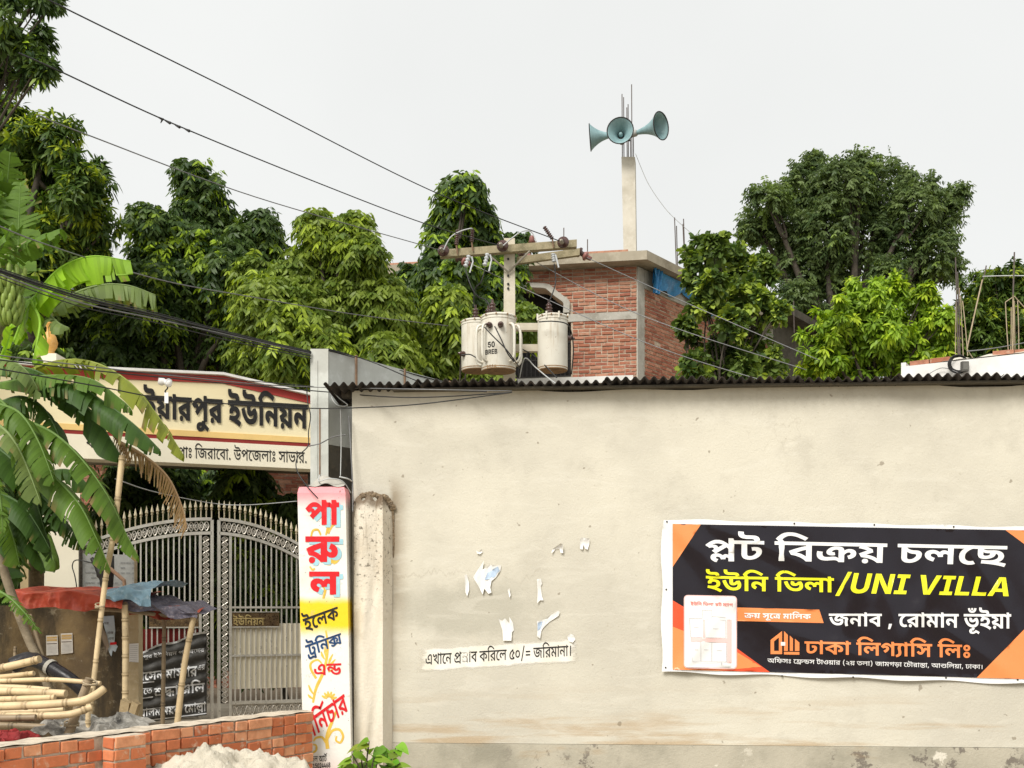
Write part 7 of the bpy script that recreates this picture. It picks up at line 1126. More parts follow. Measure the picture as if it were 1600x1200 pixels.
# notice board leaning beside the gate
nb = thing('notice_board', 'weathered pale notice board on a wooden frame left of the gate', 'notice board', tuple(P(170, 1000, 11.75)))
BD = Plane(tuple(P(122,900,11.5))[:2], tuple(P(218,900,11.9))[:2])
b0, b1 = BD.t_of(124), BD.t_of(214)
M['board'] = grunge('washed_out_print_board', (0.58, 0.58, 0.55), (0.42,0.42,0.40), (0.72,0.72,0.7), 6, 0.9, 0.7)
mb = MB(); mb.slab(BD, b0+0.032, b1-0.03, BD.ray(170,930).z, BD.ray(170,866).z, -0.02, 0.0); mb.build('board', M['board'], nb)
for t in (b0, b1-0.03):
    mb = MB(); mb.slab(BD, t, t+0.03, 0.1, BD.ray(170,858).z, -0.03, 0.012); mb.build('post', M['bark'] if t == b0 else M['bamboo_old'], nb)
mb = MB()
for i in range(6):
    y = 880 + i*8
    for k_ in range(9):
        if rr_.random() < 0.8:
            t = b0+0.06+k_*0.062; z = BD.ray(170, y).z; mb.slab(BD, t, t+rr_.uniform(.03,.055), z, z+0.016, 0.001, 0.003)
mb.build('faded_print', grunge('faded_grey_print', (0.42,0.42,0.41), None, None, 9, 0.5, 0.8), nb)

# ------------------------------------------------------------------ brick building
BC = Vector((2.64, 23.0))
BF = Plane(tuple(BC), tuple(BC + Vector((-0.985, 0.17))))       # t runs left from the corner
BR = Plane(tuple(BC), tuple(BC + Vector((0.62, 0.785))))        # t runs right and back
BR.n = Vector((0.785, -0.62)).normalized()
bld = thing('brick_building', 'unfinished red brick building with a flat concrete roof slab', 'building', (1.0, 25.0, 0))
zc0, zc1 = BF.ray(960,417).z, BF.ray(960,403).z
def rect(t0, t1, z0, z1): return [(t0,z0),(t1,z0),(t1,z1),(t0,z1)]
FL_, RL_ = 5.4, 6.6
# multifoil arch opening
ac, aw = 2.40, 0.90
arch_z0, arch_z1 = BF.ray(850,491).z, BF.ray(850,446).z
arc = []
for k_ in range(41):
    an = math.pi*k_/40; r = 1.0 - 0.07*abs(math.sin(an*4.5))
    arc.append((ac + aw*r*math.cos(an), arch_z0 + (arch_z1-arch_z0)*1.02*r*math.sin(an)))
arch_poly = arc
arch_out = [(ac+(x-ac)*1.16, arch_z0+(z-arch_z0)*1.16) for x, z in arc]
win = rect(1.40, 3.5, BF.ray(870,591).z, BF.ray(870,503).z)
V, T = fill([rect(0.0, FL_, 0.0, zc0), arch_poly[::-1], win[::-1]])
mb = MB(); mb.add([BF.at(p[0], p[1], 0) for p in V], [tuple(t) for t in T])
mb.slab(BF, 0.02, FL_, 0, zc0-0.01, -3.0, -0.45)
for poly in (arch_poly, win):
    n = len(poly)
    mb.add([BF.at(t, z, 0) for t, z in poly] + [BF.at(t, z, -0.45) for t, z in poly], [(i,(i+1)%n,n+(i+1)%n,n+i) for i in range(n)])
mb.build('front_wall', M['old_mortar'], bld)
mb = MB(); mb.slab(BF, ac-1.1, ac+1.1, arch_z0-0.1, arch_z1+0.1, -0.449, -0.44); mb.slab(BF, 1.3, 3.6, win[0][1]-0.05, win[2][1]+0.05, -0.449, -0.44); mb.build('dark_interior', M['black'], bld)  # black plates painted as the darkness of the unlit rooms
V, T = fill([arch_out + [], arch_poly[::-1]])
mb = MB(); mb.add([BF.at(p[0], p[1], 0.035) for p in V], [tuple(t) for t in T]); mb.build('arch_surround', M['cement'], bld, thick=0.06)
gr_ = MB()
for k_ in range(22):
    t = 1.45 + k_*0.092; gr_.slab(BF, t, t+0.014, win[0][1], win[2][1], -0.16, -0.145)
for z in np.linspace(win[0][1]+0.06, win[2][1]-0.06, 4): gr_.slab(BF, 1.42, 3.48, z, z+0.02, -0.144, -0.13)
gr_.build('window_grille', M['iron'], bld)
mb = MB(); mb.slab(BF, 1.38, 3.55, win[0][1]-0.09, win[0][1]-0.002, -0.2, 0.12); mb.build('window_sill', M['cement'], bld)
zb0, zb1 = BF.ray(960,500).z, BF.ray(960,488).z
mb = MB(); mb.slab(BF, 0.0, FL_, zb0, zb1, -0.01, 0.022); mb.build('lintel_band', M['cement'], bld)
mb = MB(); mb.slab(BR, 0.0, 0.27, 0, zc0-0.02, -0.2, 0.024); mb.build('corner_column', M['cement'], bld)
mb = MB(); mb.slab(BR, 0.272, RL_, 0, zc0-0.02, -0.3, 0.0); mb.build('side_wall', M['old_mortar'], bld)
mb = MB(); mb.slab(BR, 0.275, RL_, zc0-0.42, zc0-0.022, -0.1, 0.03); mb.build('side_beam', M['cement'], bld)
# roof slab with an overhang and a brick kerb on it
ov = 0.36
cor = BC + (Vector(BF.n)+Vector(BR.n)).normalized()*ov*1.25
fl = BF.a + BF.d*FL_ + BF.n*ov; rl = BR.a + BR.d*RL_ + BR.n*ov
fl2, rl2 = fl + Vector((0.8, 5.0)), rl + Vector((-3.0, 2.0))
mb = MB(); mb.prism([cor, rl, rl2, fl2, fl], zc0+0.0, zc1); mb.build('roof_slab', M['slab'], bld)
mb = MB(); kb = Plane(tuple(cor + Vector((-0.35,0.35))), tuple(fl + Vector((0,0.3))))
mb.slab(kb, 0, 5.6, zc1+0.001, zc1+0.10, -0.12, 0.10); mb.build('roof_kerb', M['old_brick'], bld)
mb = MB(); mb.slab(BF, 0.05, 3.9, BF.ray(900,607).z, BF.ray(900,597).z, 0.0, 0.5); mb.build('ledge', M['white_paint'], bld)
# bricks: those by the corner one by one, the rest as one mass
bmesh_l = [brick_mesh('brick', 0.230, 0.06, 0.056, M['old_brick'], 60+i) for i in range(8)]
bmesh_h = [brick_mesh('brick', 0.106, 0.06, 0.056, M['old_brick'], 70+i) for i in range(4)]
def inside(poly, t, z):
    c = False; n = len(poly)
    for i in range(n):
        (x0,y0),(x1,y1) = poly[i], poly[(i+1)%n]
        if (y0 > z) != (y1 > z) and t < (x1-x0)*(z-y0)/(y1-y0)+x0: c = not c
    return c
arch_in = [(ac+(x-ac)*1.10, arch_z0+(z-arch_z0)*1.10) for x, z in arc]
rzf = math.atan2(BF.d.y, BF.d.x)
rest = MB()
rb = random.Random(9); count = 0
def rough_box(m, pl, t0, t1, z0, z1, o):
    j = lambda s_: rb.uniform(-1.6*s_, 1.6*s_)
    pts = [pl.at(t+j(.004), z+j(.004), oo) for z in (z0, z1) for (t, oo) in ((t0,-0.02),(t1,-0.02),(t1,o+j(.004)),(t0,o+j(.004)))]
    m.add(pts, [(4,5,6,7),(1,2,6,5),(2,3,7,6),(3,0,4,7),(0,3,2,1)])
zrow = zc0 - 0.045; row = 0
while zrow > 4.6:
    t = 0.004 + (0.0 if row % 2 else -0.062*2 + 0.0)
    if row % 2 == 0: t = 0.004
    first = True
    while t < FL_ - 0.2:
        hdr = (first and row % 2 == 1) or rb.random() < 0.16
        Lb = 0.124 if hdr else 0.248
        c = t + Lb/2; first = False
        def clash(c_, L_): return zb0-0.03 < zrow < zb1+0.03 or any(inside(o_, c_+e*L_, zrow) for o_ in (arch_in, win) for e in (-0.45, 0, 0.45))
        for c_, L_ in ([(c, Lb)] if not clash(c, Lb) else ([(c-Lb/4, Lb/2), (c+Lb/4, Lb/2)] if not hdr else [])):
            if clash(c_, L_): continue
            if t < 1.95 and zrow > BF.ray(960,606).z and count < 298:
                count += 1
                part('brick', rb.choice(bmesh_h if L_ < 0.2 else bmesh_l), bld, BF.at(c_, zrow+rb.uniform(-.006,.006), -0.016+rb.uniform(-.008,.010)), (rb.uniform(-.02,.02), rb.uniform(-.03,.03), rzf))
            else:
                rough_box(rest, BF, c_-L_/2+0.008, c_+L_/2-0.008, zrow-0.028, zrow+0.028, 0.014)
        t += Lb
    zrow -= 0.08; row += 1
zrow = zc0 - 0.46; row = 0
while zrow > 4.6:
    t = 0.28 + (0.06 if row % 2 else 0)
    while t < RL_ - 0.2:
        Lb = 0.124 if rb.random() < 0.3 else 0.248
        if rb.random() > 0.008: rough_box(rest, BR, t+0.008, t+Lb-0.008, zrow-0.028, zrow+0.028, 0.012)
        t += Lb
    zrow -= 0.08; row += 1
rest.build('brickwork', M['old_brick'], bld, kind='stuff')
# plastic sheet hanging under the slab
M['tarp_blue'] = grunge('blue_plastic_sheet', (0.03, 0.20, 0.42), (0.02,0.10,0.22), (0.10,0.38,0.62), 5, 0.9, 0.35, bump=0.3, fine=30)
tb = thing('blue_tarpaulin', 'blue plastic sheet hanging under the roof slab of the brick building', 'tarpaulin', tuple(BR.at(1, zc0-0.3)))
mb = MB()
mb.grid(lambda u, v: BR.at(0.35+3.6*u, zc0-0.02-(0.27+0.10*math.sin(u*11)+0.05*math.sin(u*29))*v - 0.10*u*v, 0.20-0.08*v+0.05*math.sin(u*37+v*2)*v), 60, 6)
mb.build('valance', M['tarp_blue'], tb, smooth=True)
mb = MB()
mb.grid(lambda u, v: BR.at(0.33+(0.30-0.08*v)*u, zc0-0.01-0.52*v, 0.22+0.05*math.sin(u*14+v*3)), 14, 10)
mb.build('hanging_end', M['tarp_blue'], tb, smooth=True)
tb2 = MB(); pb = P(1140, 475, 22.6)
tb2.grid(lambda u, v: (pb.x-0.10+0.26*u+0.05*math.sin(v*7), pb.y+0.06*math.sin(u*9+v*4), pb.z-0.75*v), 8, 10)
tag(tb2.build('plastic_strip', M['tarp_blue'], smooth=True), 'narrow blue plastic strip hanging among the jackfruit leaves', 'plastic strip')

# roof column with starter bars
rc = thing('roof_column', 'bare concrete column with steel starter bars standing on the brick building', 'column', tuple(P(985, 398, 24.0)))
mb = MB()
t0_, t1_ = P(971,245,24.0), P(992,245,24.0); b0_, b1_ = P(974.5,396,24.0), P(997-3,396,24.0)
mb.hexa([(b0_.x,24,b0_.z-0.2),(b1_.x,24,b1_.z-0.2),(b1_.x+.06,24.34,b1_.z-0.2),(b0_.x+.06,24.34,b0_.z-0.2),(t0_.x,24,t0_.z),(t1_.x,24,t1_.z),(t1_.x+.06,24.34,t1_.z),(t0_.x+.06,24.34,t0_.z)])
mb.build('shaft', M['cement_light'], rc)
M['rebar'] = grunge('rusty_rebar', (0.12, 0.10, 0.09), (0.07,0.05,0.045), (0.2,0.15,0.12), 9, 0.8, 0.8)
for px, pt, dy in ((972.5,147,.05),(975,152,.25),(980,168,.1),(982,163,.28),(987.5,132,.1),(985.5,195,.25),(990,240-40,.3)):
    mb = MB(); p = P(px, 250, 24+dy); q = P(px-0.6, pt, 24+dy); mb.tube([p, q], 0.011, 5); mb.build('starter_bar', M['rebar'], rc)
# other starter bars
def rebar_group(lab, bars, Y, name='rebar_cluster'):
    c = P(bars[0][0], bars[0][2], Y)
    t_ = thing(name, lab, 'rebar', tuple(c), 'steel starter bars on the roofs')
    for i, (px0, y0, y1, px1) in enumerate(bars):
        mb = MB(); mb.tube([P(px1, y1, Y+0.1*(i%3)), P(px0, y0, Y+0.1*(i%3))], 0.012, 5); mb.build('bar', M['rebar'], t_)
rebar_group('thin steel bars rising from the roof slab left of the jackfruit tree', [(1054,340,425,1057),(1057,353,428,1059),(1068,342,430,1071),(1067,350,420,1070)], 24.5)
rebar_group('short steel bars on the roof just above the crossarm end', [(881,356,402,881),(883,378,402,883),(918,374,400,918),(889,380,402,889)], 24.5)
rebar_group('distant steel bars rising behind the mahogany trees', [(424,375,420,425),(430,346,420,431),(428,390,420,428),(434,380,420,434)], 30)
rebar_group('thin steel bars seen behind the jackfruit crown', [(1142,385,480,1144),(1204,450,500,1205),(1200,460,500,1201),(1240,470,520,1241)], 28)

# horn loudspeakers
M['horn'] = grunge('faded_teal_horn', (0.24, 0.37, 0.385), (0.14, 0.23, 0.24), (0.38,0.49,0.5), 5, 0.7, 0.5, bump=0.1)
M['horn_in'] = M['horn']
def horn(c, axis, R, L, lab):
    t_ = thing('horn_loudspeaker', lab, 'loudspeaker', tuple(c), 'horn loudspeakers on the roof column')
    axis = Vector(axis).normalized()
    prof = []
    for k_ in range(15):
        u = k_/14; r = 0.045 + (R-0.045)*(0.30*u + 0.70*u**2.6); prof.append((r, L*u))
    mb = MB(); mb.lathe(prof, c, axis, 28, caps=False); o = mb.build('bell', M['horn'], t_, smooth=True, thick=0.008)
    mb = MB(); rim = [(R+0.012*math.cos(a_), L+0.012*math.sin(a_)) for a_ in np.linspace(0, 2*math.pi, 7)]
    mb.lathe(rim, c, axis, 28, caps=False); mb.build('rim', M['iron'], o, smooth=True)
    mb = MB(); mb.lathe([(0.02,-0.22),(0.07,-0.2),(0.075,-0.05),(0.048,0.005)], c, axis, 14); mb.build('driver_unit', grunge('grey_driver', (0.36,0.36,0.34), None, None, 5, 0.5, 0.6), t_, smooth=True)
    mb = MB(); mb.lathe([(0.0,L*0.62),(0.035,L*0.60),(0.05,L*0.42),(0.03,L*0.2)], c, axis, 12); mb.build('throat_cone', M['horn'], t_, smooth=True)
    mb = MB(); mb.tube([c - axis*0.12, Vector((P(986,212,24.1).x, 24.12, c.z))], 0.016, 6); mb.build('bracket', M['iron'], t_)
    return t_
pc = P(963, 213, 23.9); horn(Vector((pc.x+0.12, 24.0, pc.z)), (-0.16, -1, -0.02), 0.285, 0.42, 'teal horn loudspeaker facing the street, middle of three')
pl_ = P(957, 211, 24.3); horn(pl_, (-1, 0.12, -0.06), 0.285, 0.50, 'teal horn loudspeaker pointing left, seen side on')
pr_ = P(996, 207, 24.0); horn(pr_, (0.70, -0.62, -0.05), 0.29, 0.62, 'teal horn loudspeaker pointing right on a short grey arm')
# ------------------------------------------------------------------ foliage
def norm(a): return a / np.maximum(np.linalg.norm(a, axis=-1, keepdims=True), 1e-9)

def leaf_mesh(name, base, dirs, nrm, L, W, col, parent, droop=0.25, shape=(0.36, 0.74, 1.0, 0.72)):
    """one mesh of N bent lance leaves: base points, growth directions, face normals"""
    N = len(base)
    dirs = norm(dirs); side = norm(np.cross(dirs, nrm)); up = np.cross(side, dirs)
    L = L[:, None]; W = W[:, None]
    s1, s2, w1, w2 = shape
    g = np.array([0, 0, -1.0])
    def pt(s): return base + dirs*L*s + g*(droop*L*s*s) 
    p1, p2, p3 = pt(s1), pt(s2), pt(1.0)
    fold = up*W*0.16
    V = np.empty((N, 6, 3))
    V[:,0] = base; V[:,1] = p1 - side*W*0.5*w1 + fold; V[:,2] = p1 + side*W*0.5*w1 + fold
    V[:,3] = p2 - side*W*0.5*w2 + fold; V[:,4] = p2 + side*W*0.5*w2 + fold; V[:,5] = p3
    off = np.array(wloc(parent)) if parent is not None else np.zeros(3)
    V = (V - off).reshape(-1, 3)
    k = (np.arange(N)*6)[:, None]
    tri = np.concatenate([k+[0,2,1], k+[3,4,5]], 1).reshape(-1, 3)
    quad = (k+[1,2,4,3])
    me = bpy.data.meshes.new(name)
    nv, nt, nq = N*6, N*2, N
    me.vertices.add(nv); me.vertices.foreach_set('co', V.astype(np.float32).ravel())
    me.loops.add(nt*3 + nq*4)
    me.loops.foreach_set('vertex_index', np.concatenate([tri.ravel(), quad.ravel()]).astype(np.int32))
    me.polygons.add(nt+nq)
    me.polygons.foreach_set('loop_start', np.concatenate([np.arange(nt)*3, nt*3+np.arange(nq)*4]).astype(np.int32))
    me.polygons.foreach_set('use_smooth', np.ones(nt+nq, bool))
    me.update(calc_edges=True)
    at = me.attributes.new('tint', 'FLOAT_COLOR', 'POINT')
    c4 = np.ones((N, 6, 4), np.float32); c4[:,:,:3] = col[:,None,:]
    at.data.foreach_set('color', c4.ravel())
    me.materials.append(M['leaf'])
    o = bpy.data.objects.new(name, me); COL.objects.link(o); o.parent = parent
    return o

def rand_dirs(n, rng):
    return norm(rng.normal(size=(n, 3)))

def crown_points(lobes, Y, n_total, rng, spread=1.0, shell=(0.72, 1.06), reach=0.2):
    """points near the surface of a heap of lobes given in picture terms (px, py, radius px, [depth offset])"""
    C, R = [], []
    for l in lobes:
        y = Y + (l[3] if len(l) > 3 else rng.uniform(-0.6, 0.6)*spread)
        C.append(tuple(P(l[0], l[1], y))); R.append(l[2]/F_PX*y)
    C, R = np.array(C), np.array(R)
    R = np.maximum(R*0.5, R-reach)
    # small sprigs standing out of each lobe break up the outline
    ex, er = [], []
    for c, r in zip(C, R):
        for _ in range(5):
            d = norm(rng.normal(size=3) + np.array([0, -0.2, 0.5]))
            ex.append(c + d*r*rng.uniform(1.0, 1.42)); er.append(r*rng.uniform(0.12, 0.26))
    C0, R0 = C, R
    C, R = np.vstack([C, np.array(ex)]), np.concatenate([R, np.array(er)])
    w = R**2 / (R**2).sum()
    pts, out, lob = [], [], []
    for i, (c, r) in enumerate(zip(C, R)):
        n = max(6, int(n_total*w[i]*1.5))
        d = rand_dirs(n, rng)
        bump = 1 + 0.20*np.sin(d[:,0]*5+i)*np.sin(d[:,2]*6+2*i) + 0.12*np.sin(d[:,1]*9+d[:,2]*11+i) + 0.10*np.sin(d[:,0]*17+d[:,2]*13)
        rad = r*rng.uniform(shell[0], shell[1], n)*bump
        p = c + d*rad[:,None]*np.array([1, 0.9, 1])
        keep = np.ones(n, bool)
        for j in range(len(C)):
            if j != i: keep &= np.linalg.norm(p-C[j], axis=1) > 0.6*R[j]
        pts.append(p[keep]); out.append(d[keep]); lob.append(np.full(keep.sum(), i))
    p, d, l = np.vstack(pts), np.vstack(out), np.concatenate(lob)
    return p, d, l, C0, R0

GREENS = {
 'mango':   dict(a=(0.036,0.075,0.017), b=(0.130,0.200,0.034), y=(0.46,0.55,0.04)),
 'mahog':   dict(a=(0.034,0.070,0.020), b=(0.125,0.190,0.050), y=(0.40,0.56,0.04)),
 'bright':  dict(a=(0.105,0.170,0.026), b=(0.290,0.370,0.060), y=(0.46,0.58,0.05)),
 'dark':    dict(a=(0.034,0.070,0.023), b=(0.115,0.175,0.048), y=(0.42,0.60,0.04)),
 'rain':    dict(a=(0.060,0.100,0.035), b=(0.175,0.235,0.080), y=(0.22,0.32,0.06)),
 'jack':    dict(a=(0.058,0.108,0.030), b=(0.190,0.265,0.060), y=(0.44,0.55,0.08)),
 'lime':    dict(a=(0.155,0.270,0.025), b=(0.34,0.50,0.045), y=(0.52,0.66,0.045)),
}
def tints(n_cl, pal, young, rng, p):
    g = GREENS[pal]; a, b, y = (np.array(g[k]) for k in 'aby')
    t = rng.random(n_cl)[:,None]
    c = a*(1-t) + b*t
    f = 0.5+0.5*np.sin(p[:,0]*1.7+p[:,2]*2.3)*np.sin(p[:,1]*1.9-p[:,2]*1.1)
    yo = (rng.random(n_cl) < young*(0.3+1.4*f))[:,None]
    m = rng.uniform(0.45, 1.0, n_cl)[:,None]
    return np.where(yo, c*(1-m)+y*m, c)

def rosettes(p, axis, cols, per, L, W, rng, tilt=(50, 105), droop=0.35):
    """whorls of leaves; returns leaf arrays"""
    n = len(p); k = per
    ax = norm(axis); u = norm(np.cross(ax, np.array([0.31,0.23,0.92]))); v = np.cross(ax, u)
    th = (np.arange(k)*2.39996)[None,:] + rng.random((n,1))*6.28
    ti = np.radians(rng.uniform(tilt[0], tilt[1], (n,k)))
    rad = u[:,None]*np.cos(th)[...,None] + v[:,None]*np.sin(th)[...,None]
    d = rad*np.sin(ti)[...,None] + ax[:,None]*np.cos(ti)[...,None]
    d[...,2] -= droop*rng.uniform(0.4,1.2,(n,k))
    d = norm(d)
    base = p[:,None] + d*0.02 + ax[:,None]*rng.uniform(-0.06,0.06,(n,k))[...,None]
    nr = norm(ax[:,None]*0.8 + np.array([0,0,0.6]) + 0.35*rng.normal(size=(n,k,3)))
    Ls = L*rng.uniform(0.5,1.15,(n,k)); Ws = W*rng.uniform(0.8,1.15,(n,k))
    cc = cols[:,None]*rng.uniform(0.8,1.2,(n,k,1))
    return [a.reshape(-1, *a.shape[2:]) for a in (base, d, nr, Ls, Ws, cc)]

def fronds(p, axis, cols, per, pairs, RL, L, W, rng, droop=0.5):
    """tufts of feather leaves with paired leaflets"""
    n = len(p); ax = norm(axis); u = norm(np.cross(ax, np.array([0.31,0.23,0.92]))); v = np.cross(ax, u)
    th = (np.arange(per)*2.39996)[None,:] + rng.random((n,1))*6.28
    ti = np.radians(rng.uniform(35, 85, (n,per)))
    d = (u[:,None]*np.cos(th)[...,None] + v[:,None]*np.sin(th)[...,None])*np.sin(ti)[...,None] + ax[:,None]*np.cos(ti)[...,None]
    d[...,2] -= 0.12; d = norm(d)                                   # (n, per, 3)
    s = (np.arange(pairs)+1.0)/pairs
    rl = RL*rng.uniform(0.7,1.15,(n,per))
    g = np.array([0,0,-1.0])
    q = p[:,None,None] + d[:,:,None]*(rl[...,None,None]*s[None,None,:,None]) + g*(droop*rl[...,None,None]*(s**2)[None,None,:,None])
    tdir = norm(d[:,:,None] + g*(2*droop*s)[None,None,:,None])
    sd = norm(np.cross(d, g)[:,:,None] + 0*tdir)
    base, dirs, nr, Ls, Ws, cc = [], [], [], [], [], []
    for sg in (-1, 1):
        ld = norm(sd*sg*0.85 + tdir*0.45 + g*0.55 + 0.15*rng.normal(size=q.shape))
        base.append(q); dirs.append(ld)
        nr.append(norm(np.cross(sd, tdir)*1.0 + np.array([0,0,0.7]) + 0.25*rng.normal(size=q.shape)))
        Ls.append(L*rng.uniform(0.6,1.12,q.shape[:3])); Ws.append(W*rng.uniform(0.85,1.1,q.shape[:3]))
        cc.append(np.broadcast_to(cols[:,None,None], q.shape)*rng.uniform(0.82,1.18,q.shape[:3])[...,None])
    return [np.concatenate([a.reshape(-1, *a.shape[3:]) for a in x]) for x in (base, dirs, nr, Ls, Ws, cc)]

def tree(name, label, lobes, Y, trunk_px, pal, kind, n_cl, young=0.1, seed=1, L=0.15, W=0.045, per=10, pairs=5, RL=0.32, cat='tree', group=None, droop=0.4,
         shell=(0.72,1.06), trunk_r=0.16, inner=0.35, spread=1.0, limb=True, upright=0.5, lobe=1.0, limb_r=None, shape=(0.36,0.74,1.0,0.72)):
    rng = np.random.default_rng(seed)
    lobes = [(l_[0], l_[1], l_[2]*lobe) + tuple(l_[3:]) for l_ in lobes]
    base = P(trunk_px, 950, Y); base.z = 0
    t = thing(name, label, cat, tuple(base), group)
    p, d, l, C, R = crown_points(lobes, Y, n_cl, rng, spread, shell, (RL*0.42+L*0.25) if kind == 'frond' else L*0.45)
    ax = norm(d + np.array([0,0,upright]) + 0.3*rng.normal(size=d.shape))
    cols = tints(len(p), pal, young, rng, p)
    # younger leaves sit at the outside top of each lobe
    if kind == 'rosette': arr = rosettes(p, ax, cols, per, L, W, rng, droop=droop)
    elif kind == 'upright': arr = rosettes(p, ax, cols, per, L, W, rng, tilt=(20, 70), droop=0.05)
    else: arr = fronds(p, ax, cols, per, pairs, RL, L, W, rng, droop)
    # leaves deeper in the crown
    if inner > 0:
        ni = int(len(arr[0])*inner)
        li = rng.choice(len(C), ni, p=(R**3)/(R**3).sum())
        q = C[li] + rand_dirs(ni, rng)*(R[li]*0.62*rng.random(ni)**0.4)[:,None]
        dd = rand_dirs(ni, rng); dd[:,2] -= 0.4
        g = GREENS[pal]; a, b = np.array(g['a']), np.array(g['b'])
        tt = rng.random(ni)[:,None]
        arr = [np.concatenate([x, y]) for x, y in zip(arr, (q, norm(dd), rand_dirs(ni, rng), L*1.25*np.ones(ni), W*1.9*np.ones(ni), a*(1-tt)+b*tt))]
    leaf_mesh('crown', *arr, t, droop=0.18, shape=shape)
    lr_ = limb_r or trunk_r
    # trunk and limbs
    m = MB(); top = Vector(C.mean(0)); top.z = C[:,2].min() if len(C) > 1 else C[0,2]
    rg = random.Random(seed)
    fork = Vector((base.x*0.6+top.x*0.4, base.y, max(1.0, top.z*0.82)))
    path = spline([base, base.lerp(fork, 0.5)+Vector((rg.uniform(-.1,.1),0,0)), fork], 5)
    m.tube(path, [trunk_r*(1-0.45*i/(len(path)-1)) for i in range(len(path))], 9)
    if limb:
        for c, r in zip(C, R):
            e = Vector(c) + Vector((0,0,r*0.45)); mid = fork.lerp(e, 0.5) + Vector((rg.uniform(-.2,.2), rg.uniform(-.2,.2), 0.1))
            pa = spline([fork, mid, e], 4)
            m.tube(pa, [max(0.012, lr_*0.42*(1-0.85*i/(len(pa)-1))) for i in range(len(pa))], 6)
            for _ in range(3):
                e2 = Vector(c) + Vector(rg.uniform(-1,1) for _ in range(3))*r*0.75
                pb_ = spline([mid.lerp(e, 0.5), mid.lerp(e2, 0.6), e2], 3)
                m.tube(pb_, [max(0.008, lr_*0.16*(1-0.8*i/(len(pb_)-1))) for i in range(len(pb_))], 5)
    m.build('trunk', M['bark'], t, smooth=True)
    return t

# the crowns, by their place among the buildings
tree('overhanging_tree', 'dark leafy branch hanging in from the top left corner', [(10,58,36),(50,100,34),(18,110,24),(58,62,24),(58,2,28),(20,0,20),(-30,70,44),(-70,20,70),(84,0,14),(70,108,20)], 11.0, -190, 'dark', 'rosette', 200, 0.02, 3, 0.11, 0.034, 10, trunk_r=0.17, limb_r=0.012, inner=0.12, shell=(0.5,1.1))
tree('mango_tree', 'tall dense mango tree behind the banana plants', [(15,200,58),(80,225,52),(50,300,72),(125,300,52),(110,370,62),(150,355,34),(10,350,70),(60,420,70),(-40,260,90),(150,270,22),(-30,420,90),(150,410,30)], 17.0, 30, 'mango', 'rosette', 1500, 0.24, 4, 0.20, 0.046, 11, trunk_r=0.3, droop=0.6, inner=0.5)
tree('mahogany_tree', 'tall mahogany tree with a narrow top left of the wires', [(310,275,34),(318,330,46),(300,390,60),(250,380,52),(230,345,26),(380,375,34),(405,355,26),(360,420,50),(240,460,70),(320,480,75),(180,470,60),(160,430,40),(200,545,70),(290,560,70),(120,520,60),(60,520,60),(130,580,50),(420,380,18),(350,545,56),(380,500,44)], 19.5, 300, 'mahog', 'frond', 950, 0.15, 5, 0.145, 0.044, 5, 5, 0.30, trunk_r=0.22, inner=0.6)
tree('leafy_tree', 'light green tree with hanging leaflets behind the tin clad post', [(508,370,28),(492,350,16),(540,380,24),(555,355,15),(520,420,48),(470,440,45),(570,425,34),(590,470,45),(530,480,60),(450,490,60),(410,470,44),(395,430,30),(480,545,62),(560,550,58),(615,500,34),(420,550,50),(610,560,42),(565,390,24)], 18.0, 515, 'bright', 'frond', 950, 0.13, 6, 0.15, 0.042, 5, 6, 0.34, trunk_r=0.18, inner=0.6)
tree('young_mahogany', 'dark tree with lime green tips rising behind the transformer crossarm', [(712,320,34),(700,360,36),(740,345,34),(728,292,18),(690,395,24),(760,375,30),(700,435,44),(650,445,36),(740,440,44),(680,490,50),(750,500,44),(790,430,28),(640,480,26),(795,480,20),(700,550,52),(765,555,34),(650,555,40),(805,385,14)], 20.5, 715, 'dark', 'frond', 700, 0.22, 7, 0.165, 0.06, 5, 4, 0.30, trunk_r=0.15, inner=0.22)
tree('sapling', 'pale leafed sapling in front of the brick building left of the transformers', [(700,470,26),(670,520,24),(715,505,22),(690,560,34),(740,560,34),(650,570,26),(765,590,24),(818,497,15)], 18.6, 700, 'bright', 'frond', 230, 0.14, 8, 0.17, 0.055, 5, 4, 0.32, trunk_r=0.06, inner=0.15)
tree('jackfruit_tree', 'jackfruit tree with upright rounded leaves against the brick side wall', [(1095,400,26),(1120,390,22),(1085,430,24),(1130,420,34),(1165,430,28),(1190,415,18),(1150,400,16),(1200,435,14),(1110,450,30),(1160,470,38),(1190,480,28),(1100,475,26),(1140,510,30),(1080,520,20),(1180,530,30),(1120,560,32),(1165,570,34),(1205,570,26),(1090,575,26),(1070,510,14),(1215,490,16),(1135,595,40),(1195,600,36),(1080,600,24)], 19.8, 1120, 'jack', 'upright', 360, 0.22, 9, 0.17, 0.095, 8, trunk_r=0.07, inner=0.03, shape=(0.45,0.82,0.9,0.85), shell=(0.55,1.15), lobe=0.86)
tree('rain_tree', 'large spreading dark tree with a domed crown above the roofs', [(1260,300,52),(1320,285,52),(1380,290,50),(1430,320,48),(1470,330,34),(1200,310,34),(1180,350,30),(1225,360,50),(1290,360,60),(1350,365,60),(1410,385,52),(1460,390,40),(1490,300,20),(1490,420,22),(1250,420,46),(1300,440,46),(1240,465,34),(1290,490,34),(1390,430,34),(1440,440,26),(1345,262,28),(1275,258,22)], 31.0, 1310, 'rain', 'frond', 900, 0.10, 10, 0.13, 0.048, 5, 5, 0.36, trunk_r=0.40, inner=0.0, droop=0.2, shell=(0.70,1.25), lobe=0.80)
